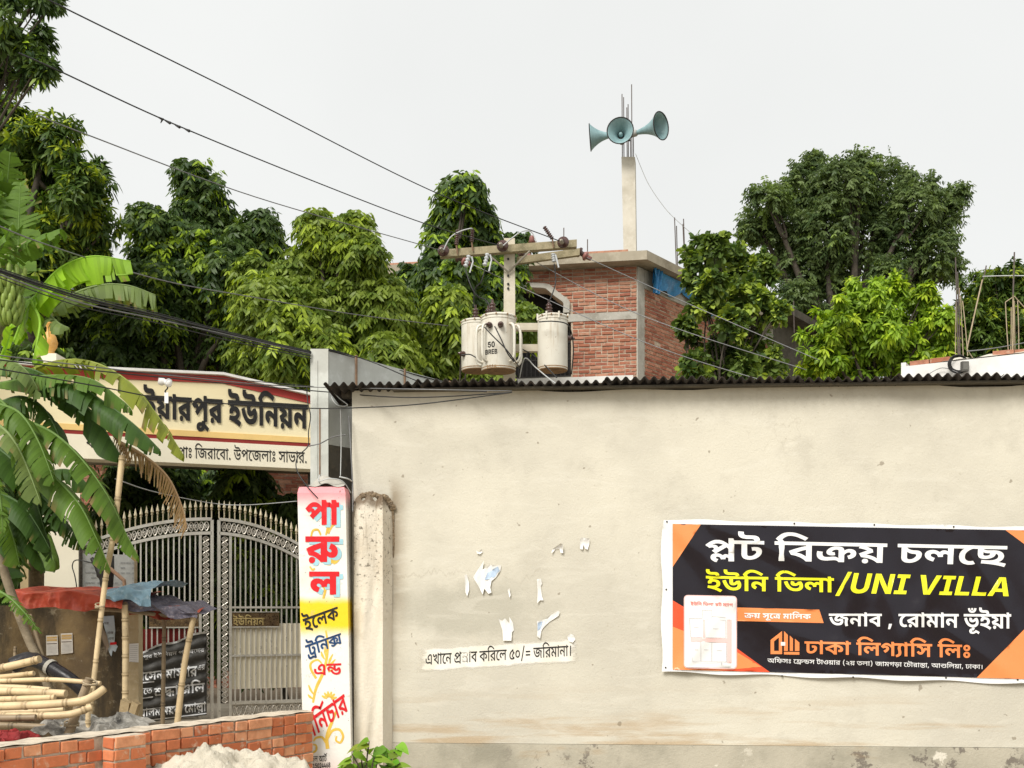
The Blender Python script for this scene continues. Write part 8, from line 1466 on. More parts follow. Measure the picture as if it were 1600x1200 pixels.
tree('lime_tree', 'bright lime green tree below the domed crown', [(1345,475,38),(1390,460,30),(1440,470,26),(1310,505,36),(1370,510,50),(1430,510,40),(1470,500,22),(1290,545,38),(1345,560,50),(1410,555,46),(1460,545,30),(1275,575,30),(1330,600,50),(1440,590,40)], 25.0, 1370, 'lime', 'rosette', 680, 0.3, 11, 0.21, 0.07, 11, trunk_r=0.16, droop=0.7, inner=0.4)
tree('parapet_mango', 'mango tree behind the white parapet at the far right', [(1560,440,32),(1530,460,34),(1595,450,36),(1510,500,36),(1555,500,50),(1600,500,50),(1500,545,40),(1550,550,50),(1600,555,50),(1475,560,34),(1640,480,60),(1640,560,60)], 26.0, 1580, 'mango', 'rosette', 750, 0.16, 12, 0.21, 0.055, 11, trunk_r=0.2, droop=0.7, inner=0.5)
tree('backdrop_tree', 'dark tree crown standing behind the dome tree trunk', [(1245,545,38),(1275,520,40),(1260,585,44),(1230,600,30)], 33.0, 1260, 'dark', 'rosette', 160, 0.03, 13, 0.3, 0.1, 10, trunk_r=0.2)
# darker growth behind the gate
for i, (lab, lobes, Y, tx) in enumerate((
    ('dark shrub behind the gate under the sign beam, beside the dead banana leaf', [(200,770,50),(240,745,50),(270,800,50),(180,830,60),(230,870,60),(280,930,60),(230,990,60),(200,940,60)], 16.6, 220),
    ('dark shrub behind the middle of the gate', [(330,770,50),(380,750,44),(350,820,56),(400,820,44),(310,870,56),(370,900,60),(320,970,60),(390,985,56)], 17.0, 350),
    ('dark shrub behind the gate close to the painted pillar', [(455,800,20),(455,850,36),(445,910,44),(460,960,40),(430,1000,40)], 16.6, 452),
    ('dark shrub filling the bottom of the hedge left of the finial', [(60,590,60),(130,620,50),(20,650,60),(90,690,50),(40,760,60)], 16.5, 60),
    ('dark shrub at the picture edge behind the leaning pole', [(-30,800,60),(20,840,60),(-30,900,60),(40,900,50),(0,950,60),(60,850,40),(-60,700,80),(60,780,50)], 13.6, 0))):
    tree('shrub', lab, lobes, Y, tx, 'dark', 'frond', 230 if i != 2 else 150, 0.06, 30+i, 0.15, 0.05, 5, 5, 0.32, 'shrub', 'shrubs behind the gate', trunk_r=0.05, inner=0.5)
YW = Plane((-9.0, 21.6), (-1.0, 21.9))
yw = thing('yard_wall', 'shaded red brick yard wall far behind the gate', 'wall', (-5, 21.8, 0))
yard = MB(); yard.slab(YW, 0, 8.2, 0, 5.3, -0.25, 0); yard.build('mortar', M['old_mortar'], yw)
yb = MB()
for r_ in range(65):
    for c_ in range(33):
        t_ = c_*0.248 + (0.124 if r_ % 2 else 0); rough_box(yb, YW, t_+0.006, t_+0.242, 0.01+r_*0.08, 0.076+r_*0.08, 0.012)
yb.build('brickwork', M['old_brick'], yw, kind='stuff')
# ------------------------------------------------------------------ electricity pole and transformers
PY = 15.7
pole = thing('electricity_pole', 'square concrete electricity pole with a timber crossarm above the shed roof', 'utility pole', (P(796,900,PY).x, PY, 0))
M['pole'] = grunge('pale_pole_concrete', (0.60, 0.55, 0.44), (0.42,0.37,0.28), (0.70,0.65,0.55), 3, 0.6, 0.85)
mb = MB()
a, b = P(787.5, 372, PY), P(804.5, 372, PY); wb = 0.10
mb.hexa([(a.x-.03,PY,0),(b.x+.03,PY,0),(b.x+.03,PY+.2,0),(a.x-.03,PY+.2,0),(a.x,PY,a.z),(b.x,PY,a.z),(b.x,PY+.16,a.z),(a.x,PY+.16,a.z)])
mb.build('shaft', M['pole'], pole)
M['timber'] = grunge('mossy_crossarm_timber', (0.34, 0.29, 0.18), (0.18,0.16,0.09), (0.48,0.42,0.3), 9, 0.9, 0.85)
ca, cb = P(688, 397.5, PY-0.07), P(901, 381.5, PY-0.07)
def beam_between(m, p, q, h, d0, d1):
    p, q = Vector(p), Vector(q)
    m.hexa([(p.x,p.y+d0,p.z-h),(q.x,q.y+d0,q.z-h),(q.x,q.y+d1,q.z-h),(p.x,p.y+d1,p.z-h),(p.x,p.y+d0,p.z+h),(q.x,q.y+d0,q.z+h),(q.x,q.y+d1,q.z+h),(p.x,p.y+d1,p.z+h)])
mb = MB(); beam_between(mb, ca, cb, 0.052, -0.05, 0.06); mb.build('crossarm', M['timber'], pole)
mb = MB(); beam_between(mb, ca+Vector((1.1,0.30,0.0)), cb+Vector((0.06,0.30,-0.02)), 0.05, -0.04, 0.04); mb.build('crossarm', M['timber'], pole)
M['brace'] = grunge('brace_steel', (0.34, 0.31, 0.25), None, None, 8, 0.6, 0.6, 0.4)
for x0,y0 in ((762,397),(828,392)):
    mb = MB(); mb.tube([P(x0,y0,PY-0.14), P(794.5,425,PY-0.03)], 0.014, 6); mb.build('brace', M['brace'], pole)
for y in (386.5, 405, 431, 444, 451):
    mb = MB(); mb.lathe([(0.018,0),(0.018,0.02),(0.0,0.024)], P(794, y, PY-0.0), (0,-1,0), 6); mb.build('bolt', M['iron'], pole)
M['porcelain'] = grunge('brown_porcelain', (0.075, 0.035, 0.028), (0.03,0.018,0.015), None, 6, 0.5, 0.2, 0, 0, spec=0.6)
M['porc_pink'] = grunge('rose_porcelain', (0.30, 0.13, 0.11), None, None, 6, 0.5, 0.3, 0, 0)
M['polymer'] = grunge('grey_fuse_porcelain', (0.52, 0.54, 0.55), None, None, 6, 0.4, 0.4)
def disc_insulator(c, ax, R, name, parent, mat='porcelain'):
    m = MB(); m.lathe([(0.02,-0.10),(0.03,-0.06),(R*0.55,-0.03),(R,-0.005),(R*0.98,0.02),(R*0.55,0.03),(0.035,0.05),(0.03,0.10)], c, ax, 20)
    return m.build(name, M[mat], parent, smooth=True)
for x, y in ((693,392),(785.5,384.5),(880,379)):
    disc_insulator(P(x, y, PY-0.22), (-0.25,-1,0.12), 0.085, 'disc_insulator', pole)
    mb = MB(); mb.lathe([(0.03,0.0),(0.03,0.05),(0.012,0.09)], P(x-2, y, PY-0.30), (-0.25,-1,0.12), 8); mb.build('clamp', M['brace'], pole)
for x, y in ((905,394),(815,397),(716,402)):
    c = P(x, y, PY+0.36); disc_insulator(c, (0.75,-0.1,-0.45), 0.075, 'disc_insulator', pole); disc_insulator(c+Vector((0.09,0,-0.055)), (0.75,-0.1,-0.45), 0.07, 'disc_insulator', pole, 'porc_pink')
def ribbed(p, q, R, n, name, parent, mat):
    p, q = Vector(p), Vector(q); L_ = (q-p).length; prof = []
    for i in range(n):
        h = L_*i/n; prof += [(R*0.55,h),(R,h+L_/n*0.35),(R,h+L_/n*0.5),(R*0.55,h+L_/n*0.9)]
    m = MB(); m.lathe(prof, p, q-p, 12); return m.build(name, M[mat], parent, smooth=True)
for x0,y0,x1,y1 in ((713,383,715,359),(737,378,738,358),(863,373,850,354)):
    ribbed(P(x0,y0,PY-0.16), P(x1,y1,PY-0.16), 0.032, 7, 'surge_arrester', pole, 'porcelain')
    mb = MB(); mb.tube([P(x0,y0,PY-0.16), P(x0+2,y0+14,PY-0.14)], 0.012, 6); mb.build('bracket', M['rust'], pole)
for x0,y0,x1,y1 in ((733,399,727,418),(762,396,757,416),(864,396,866,410)):
    ribbed(P(x0,y0,PY-0.2), P(x1,y1,PY-0.2), 0.036, 4, 'fuse_cutout', pole, 'polymer')
    mb = MB(); mb.tube([P(x0+4,y0+2,PY-0.24), P(x0+6,y0+10,PY-0.24), P(x1+7,y1+8,PY-0.24)], 0.012, 6); mb.build('fuse_tube', M['polymer'], pole)
mb = MB(); mb.lathe([(0.012,0),(0.015,0.05),(0.055,0.06),(0.035,0.10),(0.04,0.11),(0.028,0.15),(0.0,0.16)], P(831,385,PY-0.05), (0,0,1), 14); mb.build('pin_insulator', M['porc_pink'], pole, smooth=True)
for px, py in ((802,512),(802,545)):
    mb = MB(); p = P(px, py, PY+0.02); mb.box((p.x, PY-0.05, p.z-0.05), (p.x+0.42, PY+0.05, p.z+0.05)); mb.build('bracket', M['pole'], pole)
mb = MB(); p = P(755, 520, PY); mb.box((p.x, PY+0.03, p.z-0.05), (p.x+0.4, PY+0.12, p.z+0.05)); mb.box((p.x, PY+0.03, p.z-0.36), (p.x+0.4, PY+0.12, p.z-0.26)); mb.build('bracket', M['pole'], pole)

def tank_mat():
    k = NT('cream_tank_enamel')
    base = k.mix(k.rng(k.noise(4, 5, 0.6), 0.4, 0.7, 0, 0.6), (0.70, 0.67, 0.58), (0.58, 0.53, 0.43))
    run = k.rng(k.noise(1, 5, 0.65, vec=k.scaled((13, 13, 0.8))), 0.55, 0.70, 0, 0.5)
    base = k.mix(run, base, (0.40, 0.30, 0.19))
    base = k.mix(k.math('MULTIPLY', k.rng(k.noise(22, 4, 0.7), 0.63, 0.70), 0.6), base, (0.28, 0.18, 0.10))
    k.bump(k.noise(12, 3), 0.08, 0.01)
    return k.done(base, 0.42, 0, 0.35)
M['tank'] = tank_mat()
M['tank_rust'] = grunge('rusty_tank_base', (0.32, 0.20, 0.10), (0.16,0.10,0.06), (0.5,0.38,0.25), 12, 0.9, 0.8)
def transformer(x0, x1, y0, y1, Y, lab, tubes=True, bush=((0,0),), side_bush=(), marks=None, lugs=False):
    c = P((x0+x1)/2, y1, Y); R = (x1-x0)/2/F_PX*Y; H = (y1-y0)/F_PX*Y
    t = thing('transformer', lab, 'transformer', tuple(c), 'pole transformers')
    m = MB(); m.lathe([(R*0.97,0.0),(R,0.02),(R,H*0.90),(R*1.03,H*0.905),(R*1.03,H*0.93),(R*1.0,H*0.935),(R*1.0,H*0.955)], c, n=32); tk = m.build('tank', M['tank'], t, smooth='auto')
    m = MB(); m.lathe([(R*1.04,H*0.956),(R*1.05,H*0.975),(R*0.98,H*0.995),(R*0.4,H*1.03),(0.0,H*1.035)], c, n=32); ld = m.build('lid', M['tank'], t, smooth='auto')
    m = MB(); m.lathe([(R*0.5,-0.004),(R*0.975,-0.004),(R*0.985,0.018),(R*1.004,0.02),(R*1.004,0.034)], c, n=32); m.build('rusty_rim', M['tank_rust'], tk, smooth='auto')
    for dx, dy in bush:
        p = c + Vector((dx*R, dy*R, H*1.0))
        m = MB(); prof = []
        for i in range(4): prof += [(0.03,i*0.045),(0.065-0.006*i,i*0.045+0.015),(0.06-0.006*i,i*0.045+0.025),(0.03,i*0.045+0.035)]
        prof += [(0.015,0.19),(0.015,0.23)]
        m.lathe(prof, p, n=14); m.build('bushing', M['porcelain'], ld, smooth=True)
    for an, hh in side_bush:
        d = Vector((math.cos(an), math.sin(an), 0)); p = c + d*R*0.98 + Vector((0,0,H*hh))
        m = MB(); m.lathe([(0.035,0),(0.042,0.02),(0.03,0.035),(0.04,0.05),(0.022,0.07),(0.012,0.11)], p, d, 12); m.build('low_voltage_bushing', M['porcelain'], t, smooth=True)
    if tubes:
        for an in (0.30, -0.42, -0.85, math.pi-0.3, math.pi+0.42, math.pi+0.85):
            d = Vector((math.cos(an), math.sin(an), 0)); z0, z1 = H*0.13, H*0.80
            pa = [c+d*R*0.95+Vector((0,0,z1)), c+d*R*1.2+Vector((0,0,z1-0.01)), c+d*R*1.36+Vector((0,0,z1-0.08)), c+d*R*1.38+Vector((0,0,(z0+z1)/2)), c+d*R*1.36+Vector((0,0,z0+0.08)), c+d*R*1.2+Vector((0,0,z0+0.01)), c+d*R*0.95+Vector((0,0,z0))]
            m = MB(); m.tube(spline(pa, 4), 0.018, 8); m.build('cooling_tube', M['tank'], t, smooth=True)
    if lugs:
        for an in (-0.3, -1.2, -2.0, -2.85):
            d = Vector((math.cos(an), math.sin(an), 0)); m = MB(); m.tube([c+d*R*1.05+Vector((0,0,H*0.90)), c+d*R*1.06+Vector((0,0,H*1.02))], 0.014, 6); m.build('lid_clamp', M['tank'], t)
    for k_ in range(10):
        an = k_*0.6283+0.2; m = MB(); m.lathe([(0.012,0),(0.012,0.014),(0.0,0.016)], c+Vector((math.cos(an)*R*1.04, math.sin(an)*R*1.04, H*0.965)), (math.cos(an), math.sin(an), 0), 6); m.build('lid_bolt', M['tank_rust'], ld)
    if marks:
        CYL = lambda px, py: (lambda p: Vector((p.x, c.y - math.sqrt(max(0, (R+0.004)**2-(p.x-c.x)**2)), p.z)))(P(px, py, c.y-R))
        for key, q in marks: lettering(key, q, CYL, M['letter_black'] if key != 'yr' else M['tank_rust'], t, spacing=2.0)
    return t
transformer(721, 770, 502, 580, 15.75, 'cream pole transformer half hidden behind the marked one', False, ((-0.1,-0.1),(0.7,0.1)), ((-2.5,0.3),))
transformer(752, 806, 494, 580, 15.25, 'cream pole transformer with stencilled marking and curved cooling tubes', True, ((-0.35,-0.1),), ((-2.05,0.76),(-1.45,0.76)), (('kva',((762,533),(773,533),(773,542),(762,542))),('breb',((758,545),(777,545),(777,552.5),(758,552.5))),('yr',((760,569),(775,569),(775,574.5),(760,574.5)))))
transformer(840, 887, 494, 579, 15.45, 'cream pole transformer with lid clamps right of the pole', False, ((-0.25,0.0),), ((0.1,0.60),), None, True)

# ------------------------------------------------------------------ wires
def wire(pts, lab, r=0.006, mat='wire', group='overhead wires', name='power_line', n=10):
    q = spline([P(*p) for p in pts], n)
    m = MB(); m.tube(q, r, 5)
    o = m.build(name, M[mat], None, smooth=True)
    return tag(o, lab, 'wire', group)
ep = PY-0.34
wire([(30,-26,9.0),(90,7,9.6),(380,150,12),(672,297,14.6),(878,378,ep)], 'topmost bare power line crossing the sky to the pole', 0.007, 'wire')
wire([(30,83,9.0),(95,112,9.6),(270,193,11),(500,287,13.4),(660,348,15),(782,384,ep)], 'middle bare power line crossing the sky, with snagged threads', 0.007, 'wire')
wire([(60,180,9.0),(135,210,9.6),(400,308,12.5),(660,383,15.2),(690,392,ep)], 'lowest of the three bare power lines in the sky', 0.006, 'wire_alu')
for x, y, lab in ((251,184.5,'dangling dark thread on the middle power line, nearest the branch'),(263,190.5,'small dark knot of thread beside the dangling thread on the middle power line'),(278,197,'thickest dark knot of thread on the middle power line'),(293,203,'last small dark knot of thread down the middle power line')):
    mb = MB(); p = P(x, y, 10.9); mb.tube([p+Vector((-0.03,0,0.012)), p+Vector((0.02,0,-0.012)), p+Vector((0.025 if x>255 else 0.0,0,-0.05 if x<255 else -0.02))], [0.006,0.016,0.004], 6)
    tag(mb.build('snagged_thread', M['wire']), lab, 'thread', 'threads snagged on the power line')
wire([(-20,345,8),(75,383,9),(250,437,11),(400,465,12.5),(560,492,14),(700,509,15.6)], 'thin sagging wire in front of the mahogany trees', 0.006, 'wire_alu')
wire([(907,398,PY+0.4),(1090,481,14.8),(1280,563,14.2)], 'upper wire running down to the right across the brick wall', 0.006, 'wire_alu')
wire([(820,400,PY+0.4),(1000,492,15),(1260,578,14.3)], 'middle wire running down to the right across the brick wall', 0.006, 'wire_alu')
wire([(720,405,PY+0.4),(1000,532,15),(1210,600,14.4)], 'lower wire running down to the right across the brick wall', 0.006, 'wire_alu')
wire([(993,240,24.1),(1012,285,24.3),(1035,320,24.5),(1055,342,24.6),(1090,372,24.8),(1130,398,25)], 'thin loudspeaker lead dropping from the roof column', 0.006, 'wire_pale')
for k, (dy0, dy1, r) in enumerate(((0,0,.0085),(6,2,.006),(3,5,.006),(11,9,.004),(-3,-2,.004))):
    wire([(-30,412+dy0,7.0),(120,462+dy0*1.2+k%2*2,7.6),(240,491+dy0*1.1,8.2),(370,524+dy1*1.2,8.8),(486,551+dy1,9.28)],
         ['thickest cable of the bundle slanting to the tin clad post','second cable of the bundle slanting to the tin clad post','third cable of the bundle slanting to the tin clad post','lowest thin cable of the bundle slanting to the tin clad post','uppermost thin cable of the bundle slanting to the tin clad post'][k], r, 'wire' if k != 1 else 'wire_alu', 'cable bundle at the tin clad post', 'cable')
sv = [([(-20,553,7.2),(120,570,7.8),(260,586,8.3),(400,600,8.8),(500,605,9.2),(640,608,8.6),(800,611,8.6)], 'upper grey service wire along the sign beam and shed eave', .0045, 'wire_alu'),
      ([(-20,560,7.2),(120,576,7.8),(300,594,8.4),(495,611,9.2),(640,621,8.65),(800,613,8.6)], 'second service wire drooping below the shed eave', .005, 'wire'),
      ([(-20,573,7.0),(150,603,7.8),(255,622,8.3),(400,634,8.8),(492,638,9.2),(560,637,8.7),(660,631,8.6),(800,613,8.6)], 'lowest service wire across the sign lettering and wall', .005, 'wire'),
      ([(180,579,8.0),(330,590,8.5),(490,604,9.22)], 'thin wire along the red capping of the sign beam', .0035, 'wire'),
      ([(513,545,9.3),(580,565,9.6),(680,605,9.2),(760,612,8.62)], 'dark wire sloping down the tin fascia', .005, 'wire'),
      ([(513,547,9.3),(600,572,9.9),(700,598,10.6),(760,606,11.0)], 'upper wire running along the tin fascia edge', .006, 'wire'),
      ([(515,608,9.22),(520,625,9.2),(530,634,9.1),(543,633,9.0),(530,622,9.05),(516,607,9.2)], 'pale wire loop beside the tin clad post', .004, 'wire_pale'),
      ([(479,606,9.2),(481,630,9.15),(485,650,9.15),(482,675,9.15),(481,697,9.15),(465,714,9.1),(464,735,8.9),(480,760,8.72),(497,779,8.70)], 'black wire dangling in front of the post down to the painted pillar', .005, 'wire'),
      ([(482,697,9.2),(500,693,9.2),(520,683,9.15),(541,679,9.1)], 'grey wire stub twisted around the tin clad post', .005, 'wire_alu'),
      ([(532,640,9.1),(533,690,9.1),(532,745,9.0)], 'thin wire hanging in the dark gap beside the wall', .004, 'wire_pale'),
      ([(545,650,8.95),(548,700,8.93),(551,760,8.9),(551,800,8.82)], 'wire running down the left edge of the cream wall', .006, 'wire_alu'),
      ([(550,752,8.9),(543,748,8.8),(530,745,8.78)], 'short wire tied over the painted pillar cap', .006, 'wire_pale'),
      ([(180,748,9.4),(240,768,11),(330,786,12.6),(385,789,12.7),(465,783,12.9)], 'thin line strung above the gate spikes', .005, 'wire_pale'),
      ([(500,742,8.9),(498,752,8.74),(515,748,8.73),(535,752,8.78),(548,770,8.86)], 'pale wire wound over the painted pillar top', .005, 'wire_pale')]
for pts, lab, r, m_ in sv: wire(pts, lab, r, m_, 'service wires', 'cable')
jn = [([(693,391,ep),(703,372,ep),(718,362,ep),(735,357,PY-.2),(738,358,PY-.16)], 'jumper wire arching over the left end of the crossarm'),
      ([(786,384,ep),(800,372,ep),(815,362,PY-.2),(830,362,PY-.1),(838,378,PY-.1)], 'jumper wire arching over the middle of the crossarm'),
      ([(727,420,PY-.2),(735,445,PY-.3),(745,462,PY-.3),(760,470,PY-.2),(768,486,15.2)], 'dropper wire curling down to the marked transformer'),
      ([(758,418,PY-.2),(752,440,PY-.2),(742,452,PY-.1),(740,480,15.7)], 'dropper wire to the half hidden transformer'),
      ([(866,412,PY-.2),(868,440,PY-.2),(862,462,15.4),(857,472,15.4)], 'dropper wire to the transformer right of the pole'),
      ([(757,511,14.9),(770,525,14.85),(790,545,14.85),(803,562,15.0),(812,575,15.5)], 'black lead crossing the marked transformer face'),
      ([(773,510,14.9),(783,530,14.85),(793,552,14.85),(803,565,15.0)], 'second black lead crossing the marked transformer face'),
      ([(842,503,15.15),(864,502,15.1),(885,506,15.2),(893,520,15.4),(896,548,15.5),(893,585,15.6)], 'black lead looping down the right hand transformer'),
      ([(720,555,15.4),(735,554,15.35),(748,562,15.2)], 'short black lead at the foot of the half hidden transformer'),
      ([(812,590,15.5),(820,560,15.4),(838,575,15.4),(870,600,14.5),(905,612,13)], 'grey lead hanging between pole and brick building'),
      ([(815,545,15.5),(840,560,15.5),(870,590,14.8)], 'thin lead sloping from the pole bracket behind the roof')]
for pts, lab in jn: wire(pts, lab, 0.009, 'wire_pale' if 'jumper' in lab or 'grey' in lab else 'wire', 'transformer leads', 'lead_wire')
# white insulator hanging on the service wires
ins = thing('shackle_insulator', 'white porcelain insulator hanging on the wires before the sign', 'insulator', tuple(P(259, 600, 8.3)))
mb = MB(); mb.lathe([(0.012,-0.05),(0.03,-0.045),(0.034,-0.02),(0.02,-0.005),(0.02,0.005),(0.034,0.02),(0.03,0.045),(0.012,0.05)], P(258,597,8.3), (1,0,-0.25), 14); mb.build('body', M['letter_white'], ins, smooth=True)
mb = MB(); mb.tube(spline([P(260,600,8.3),P(262,606,8.3),P(258,611,8.3),P(259,613,8.3)], 4), 0.006, 6); mb.build('hook', M['iron'], ins)
mb = MB(); p = P(257, 613, 8.3); q = P(263, 630, 8.3); mb.box((p.x, 8.298, q.z), (q.x, 8.304, p.z)); mb.build('tag', M['letter_white'], ins)

# ------------------------------------------------------------------ white parapet and its cables at the right
WP = Plane((P(1408,580,14.2).x, 14.2), (P(1640,580,13.3).x, 13.3))
par = thing('white_parapet', 'white limewashed parapet with a brick coping behind the tin roof', 'parapet', tuple(WP.at(1, 0)))
zt_ = WP.ray(1408, 573).z
mb = MB(); mb.slab(WP, 0, 3.4, 0, zt_, -0.25, 0); mb.build('wall', M['white_paint'], par)
mb = MB(); mb.slab(WP, 0.0, 0.06, zt_+0.001, zt_+0.05, -0.2, 0.0); mb.build('corner_stub', M['white_paint'], par)
bk = [brick_mesh('coping_brick', 0.24, 0.11, 0.06, M['old_brick'], 90+i) for i in range(3)]
tt = 0.10; i = 0
while tt < 3.3:
    if not (0.52 < tt < 0.9): part('coping_brick', bk[i % 3], par, WP.at(tt+0.12, zt_+0.033+0.006*math.sin(i*2), -0.08), (0.03*math.sin(i*3), 0.02*math.sin(i*5), math.atan2(WP.d.y, WP.d.x)))
    tt += 0.25; i += 1
mb = MB(); mb.grid(lambda u, v: WP.at(0.5+1.1*u, zt_+0.01+0.05*abs(math.sin(u*9))*(1-abs(2*v-1)), 0.01-0.2*v), 16, 4); mb.build('mortar_lump', M['cement_light'], par, smooth=True)
M['cane'] = grunge('dry_cane', (0.44, 0.36, 0.24), (0.28,0.22,0.14), None, 6, 0.7, 0.8)
def bundle(lab, bars, Y):
    c = P(bars[0][2], bars[0][3], Y); t_ = thing('rod_bundle', lab, 'rods', tuple(c), 'rods standing on the white parapet')
    for i_, (x0,y0,x1,y1,r,m_) in enumerate(bars):
        mb = MB(); mb.tube(spline([P(x1,y1,Y+.04*i_), P((x0+x1)/2+0.6*math.sin(i_*2),(y0+y1)/2,Y+.04*i_), P(x0,y0,Y+.04*i_)], 3), r, 6); mb.build('rod', M[m_], t_)
bundle('bundle of rusty bars and canes on the white parapet beside the cable coil', [(1493,402,1497,556,.008,'rebar'),(1496,425,1500,556,.008,'rebar'),(1499,450,1499,556,.006,'cane'),(1501,462,1505,556,.006,'cane'),(1504,470,1512,556,.006,'cane'),(1494,470,1493,556,.006,'cane'),(1535,437,1511,545,.009,'cane'),(1541,415,1535,440,.008,'rebar'),(1490,556,1484,566,.006,'cane'),(1511,545,1522,562,.006,'cane')], 13.95)
bundle('bundle of tall bars and white canes on the white parapet at the picture edge', [(1585,394,1583,460,.009,'rebar'),(1583,460,1582,556,.009,'cane'),(1571,472,1576,556,.006,'cane'),(1585,470,1586,556,.006,'cane'),(1590,470,1592,556,.006,'cane'),(1571,472,1585,463,.006,'cane'),(1585,463,1610,490,.006,'cane'),(1580,480,1579,556,.006,'cane')], 13.7)
wire([(1535,432,14.0),(1570,431,13.9),(1620,431,13.8)], 'taut white line between the rod bundles', 0.007, 'wire_pale', 'lines on the white parapet', 'line')
wire([(1510,549,13.9),(1560,543,13.8),(1640,528,13.7)], 'green line low behind the white parapet rods', 0.007, 'wire_alu', 'lines on the white parapet', 'line')
coil = MB()
for k in range(4):
    c = P(1497+k*0.7, 569-k*0.5, 13.80); R_ = (16-1.2*k)/F_PX*13.8
    coil.tube([c+Vector((R_*math.cos(t_*0.2618), 0.004*math.sin(t_)+0.008*k, R_*0.9*math.sin(t_*0.2618))) for t_ in range(25)], 0.007, 5, False)
tag(coil.build('cable_coil', M['wire']), 'black cable coil hanging on the white parapet', 'cable coil')
jb = thing('junction_box', 'small dark junction box hanging beside the cable coil', 'junction box', tuple(P(1508, 572, 13.74)))
p, q = P(1502.5, 565, 13.74), P(1513, 580, 13.74)
mb = MB(); mb.box((p.x,13.72,q.z),(q.x,13.78,p.z)); mb.build('case', grunge('grey_box', (0.10,0.095,0.085), None, None, 6, 0.5, 0.5), jb)
mb = MB(); mb.box((p.x+.01,13.715,q.z+.015),(q.x-.01,13.719,p.z-.015)); mb.build('cover', grunge('grey_box_cover', (0.15,0.145,0.13), None, None, 6, 0.5, 0.5), jb)
wire([(1497,582,13.76),(1470,575,13.9),(1440,592,13.95)], 'thin wire trailing from the cable coil', 0.005, 'wire_alu', 'lines on the white parapet', 'line')
dk = thing('dark_roofed_house', 'dark concrete house with an overhanging roof behind the jackfruit tree', 'house', (P(1235,600,30).x, 31, 0))
HP = Plane((P(1195,500,29).x, 29), (P(1300,500,33).x, 33)); HP.n = Vector((HP.d.y, -HP.d.x))
mb = MB(); mb.slab(HP, -2.0, 5, 0, P(1200,489,29).z, -3, 0); mb.build('wall', M['dark_tin'], dk)
mb = MB(); mb.slab(HP, -2.3, 5.2, P(1200,488,29).z, P(1200,476,29).z, -3.2, 0.5); mb.build('roof', M['dark_tin'], dk)

# ------------------------------------------------------------------ small plant before the pillar
M['leaf_fresh'] = make_leaf('fresh_leaf', 0.3, 0.35)
def blade(m, base, d, nrm, L, W, droop=0.25, n=7, heart=False):
    d = Vector(d).normalized(); side = d.cross(Vector(nrm)).normalized(); up = side.cross(d)
    rows = []
    for i in range(n+1):
        s = i/n; w = W*0.5*(math.sin(math.pi*min(1, s**0.62))**0.8 if not heart else (math.sin(math.pi*s**0.55))**0.75)
        if i == n: w = 0.0005
        c = Vector(base) + d*L*s + Vector((0,0,-droop*L*s*s))
        rows.append((c - side*w + up*w*0.35, c, c + side*w + up*w*0.35))
    k = len(m.v)
    for r in rows: m.v += [tuple(x) for x in r]
    for i in range(n):
        a = k+i*3
        m.f += [(a,a+1,a+4,a+3),(a+1,a+2,a+5,a+4)]
def tinted(o, col):
    at = o.data.attributes.new('tint', 'FLOAT_COLOR', 'POINT')
    at.data.foreach_set('color', np.tile(np.array(col+(1,), np.float32), len(o.data.vertices)))
    return o
pr = random.Random(4)
wd = thing('leafy_weed', 'bright green broad leafed weed growing before the painted pillar', 'plant', (P(578,1200,8.3).x, 8.3, 0))
root = Vector((P(578,1200,8.3).x, 8.3, 0.0))
tips = [(577,1158),(563,1168),(598,1170),(620,1165),(550,1178),(585,1182),(610,1186),(572,1190),(545,1195),(625,1192),(600,1196),(560,1197),(590,1168),(538,1200),(630,1202),(575,1205)]
for i, (tx, ty) in enumerate(tips):
    tp_ = P(tx, ty, 8.3+pr.uniform(-.12,.12))
    mb = MB(); mb.tube(spline([root, root.lerp(tp_, 0.55)+Vector((pr.uniform(-.03,.03),0,0.04)), tp_], 4), [0.006]*8+[0.003], 5); mb.build('stem', M['bark'], wd)
    for k in range(3 if i < 13 else 2):
        an = pr.uniform(0, 6.28); d = Vector((math.cos(an), math.sin(an)*0.8-0.35, pr.uniform(-0.25,0.35)))
        mb = MB(); blade(mb, tp_ - Vector((0,0,0.03*k)), d, (0.1,-0.55,0.85), pr.uniform(.10,.155), pr.uniform(.07,.10), 0.35, heart=True)
        tinted(mb.build('leaf', M['leaf_fresh'], wd, smooth=True), tuple(x*pr.uniform(.8,1.15) for x in pr.choice([(0.20,0.36,0.03),(0.15,0.30,0.03),(0.24,0.40,0.05)])))
# ------------------------------------------------------------------ old wall, posters and the bamboo stall at the left
OW = Plane((P(-80,1000,10.6).x, 10.6), (P(217,1000,10.9).x, 10.9))
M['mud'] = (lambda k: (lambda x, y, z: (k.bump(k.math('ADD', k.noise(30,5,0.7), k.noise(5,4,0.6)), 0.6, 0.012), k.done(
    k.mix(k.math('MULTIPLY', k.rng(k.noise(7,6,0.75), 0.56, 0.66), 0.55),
      k.mix(k.rng(k.noise(1,5,0.65,vec=k.scaled((3,3,0.9))), 0.4, 0.65), k.mix(k.rng(k.noise(2.2,5), 0.4, 0.65), (0.24,0.17,0.085), (0.14,0.10,0.058)), (0.06,0.048,0.033)), (0.34,0.29,0.20)), 0.95, 0, 0.15))[1])(*k.xyz()))(NT('stained_mud_render'))  # stained render, darkened overall for the shade under the tarpaulin
ow = thing('old_wall', 'stained brown rendered yard wall with posters behind the bamboo', 'wall', tuple(OW.at(1, 0)))
oL = OW.t_of(200); oE = OW.t_of(217); oz = OW.ray(100, 946).z
mb = MB(); mb.slab(OW, -1, oL, 0, oz, -0.2, 0.0); mb.build('wall', M['mud'], ow)
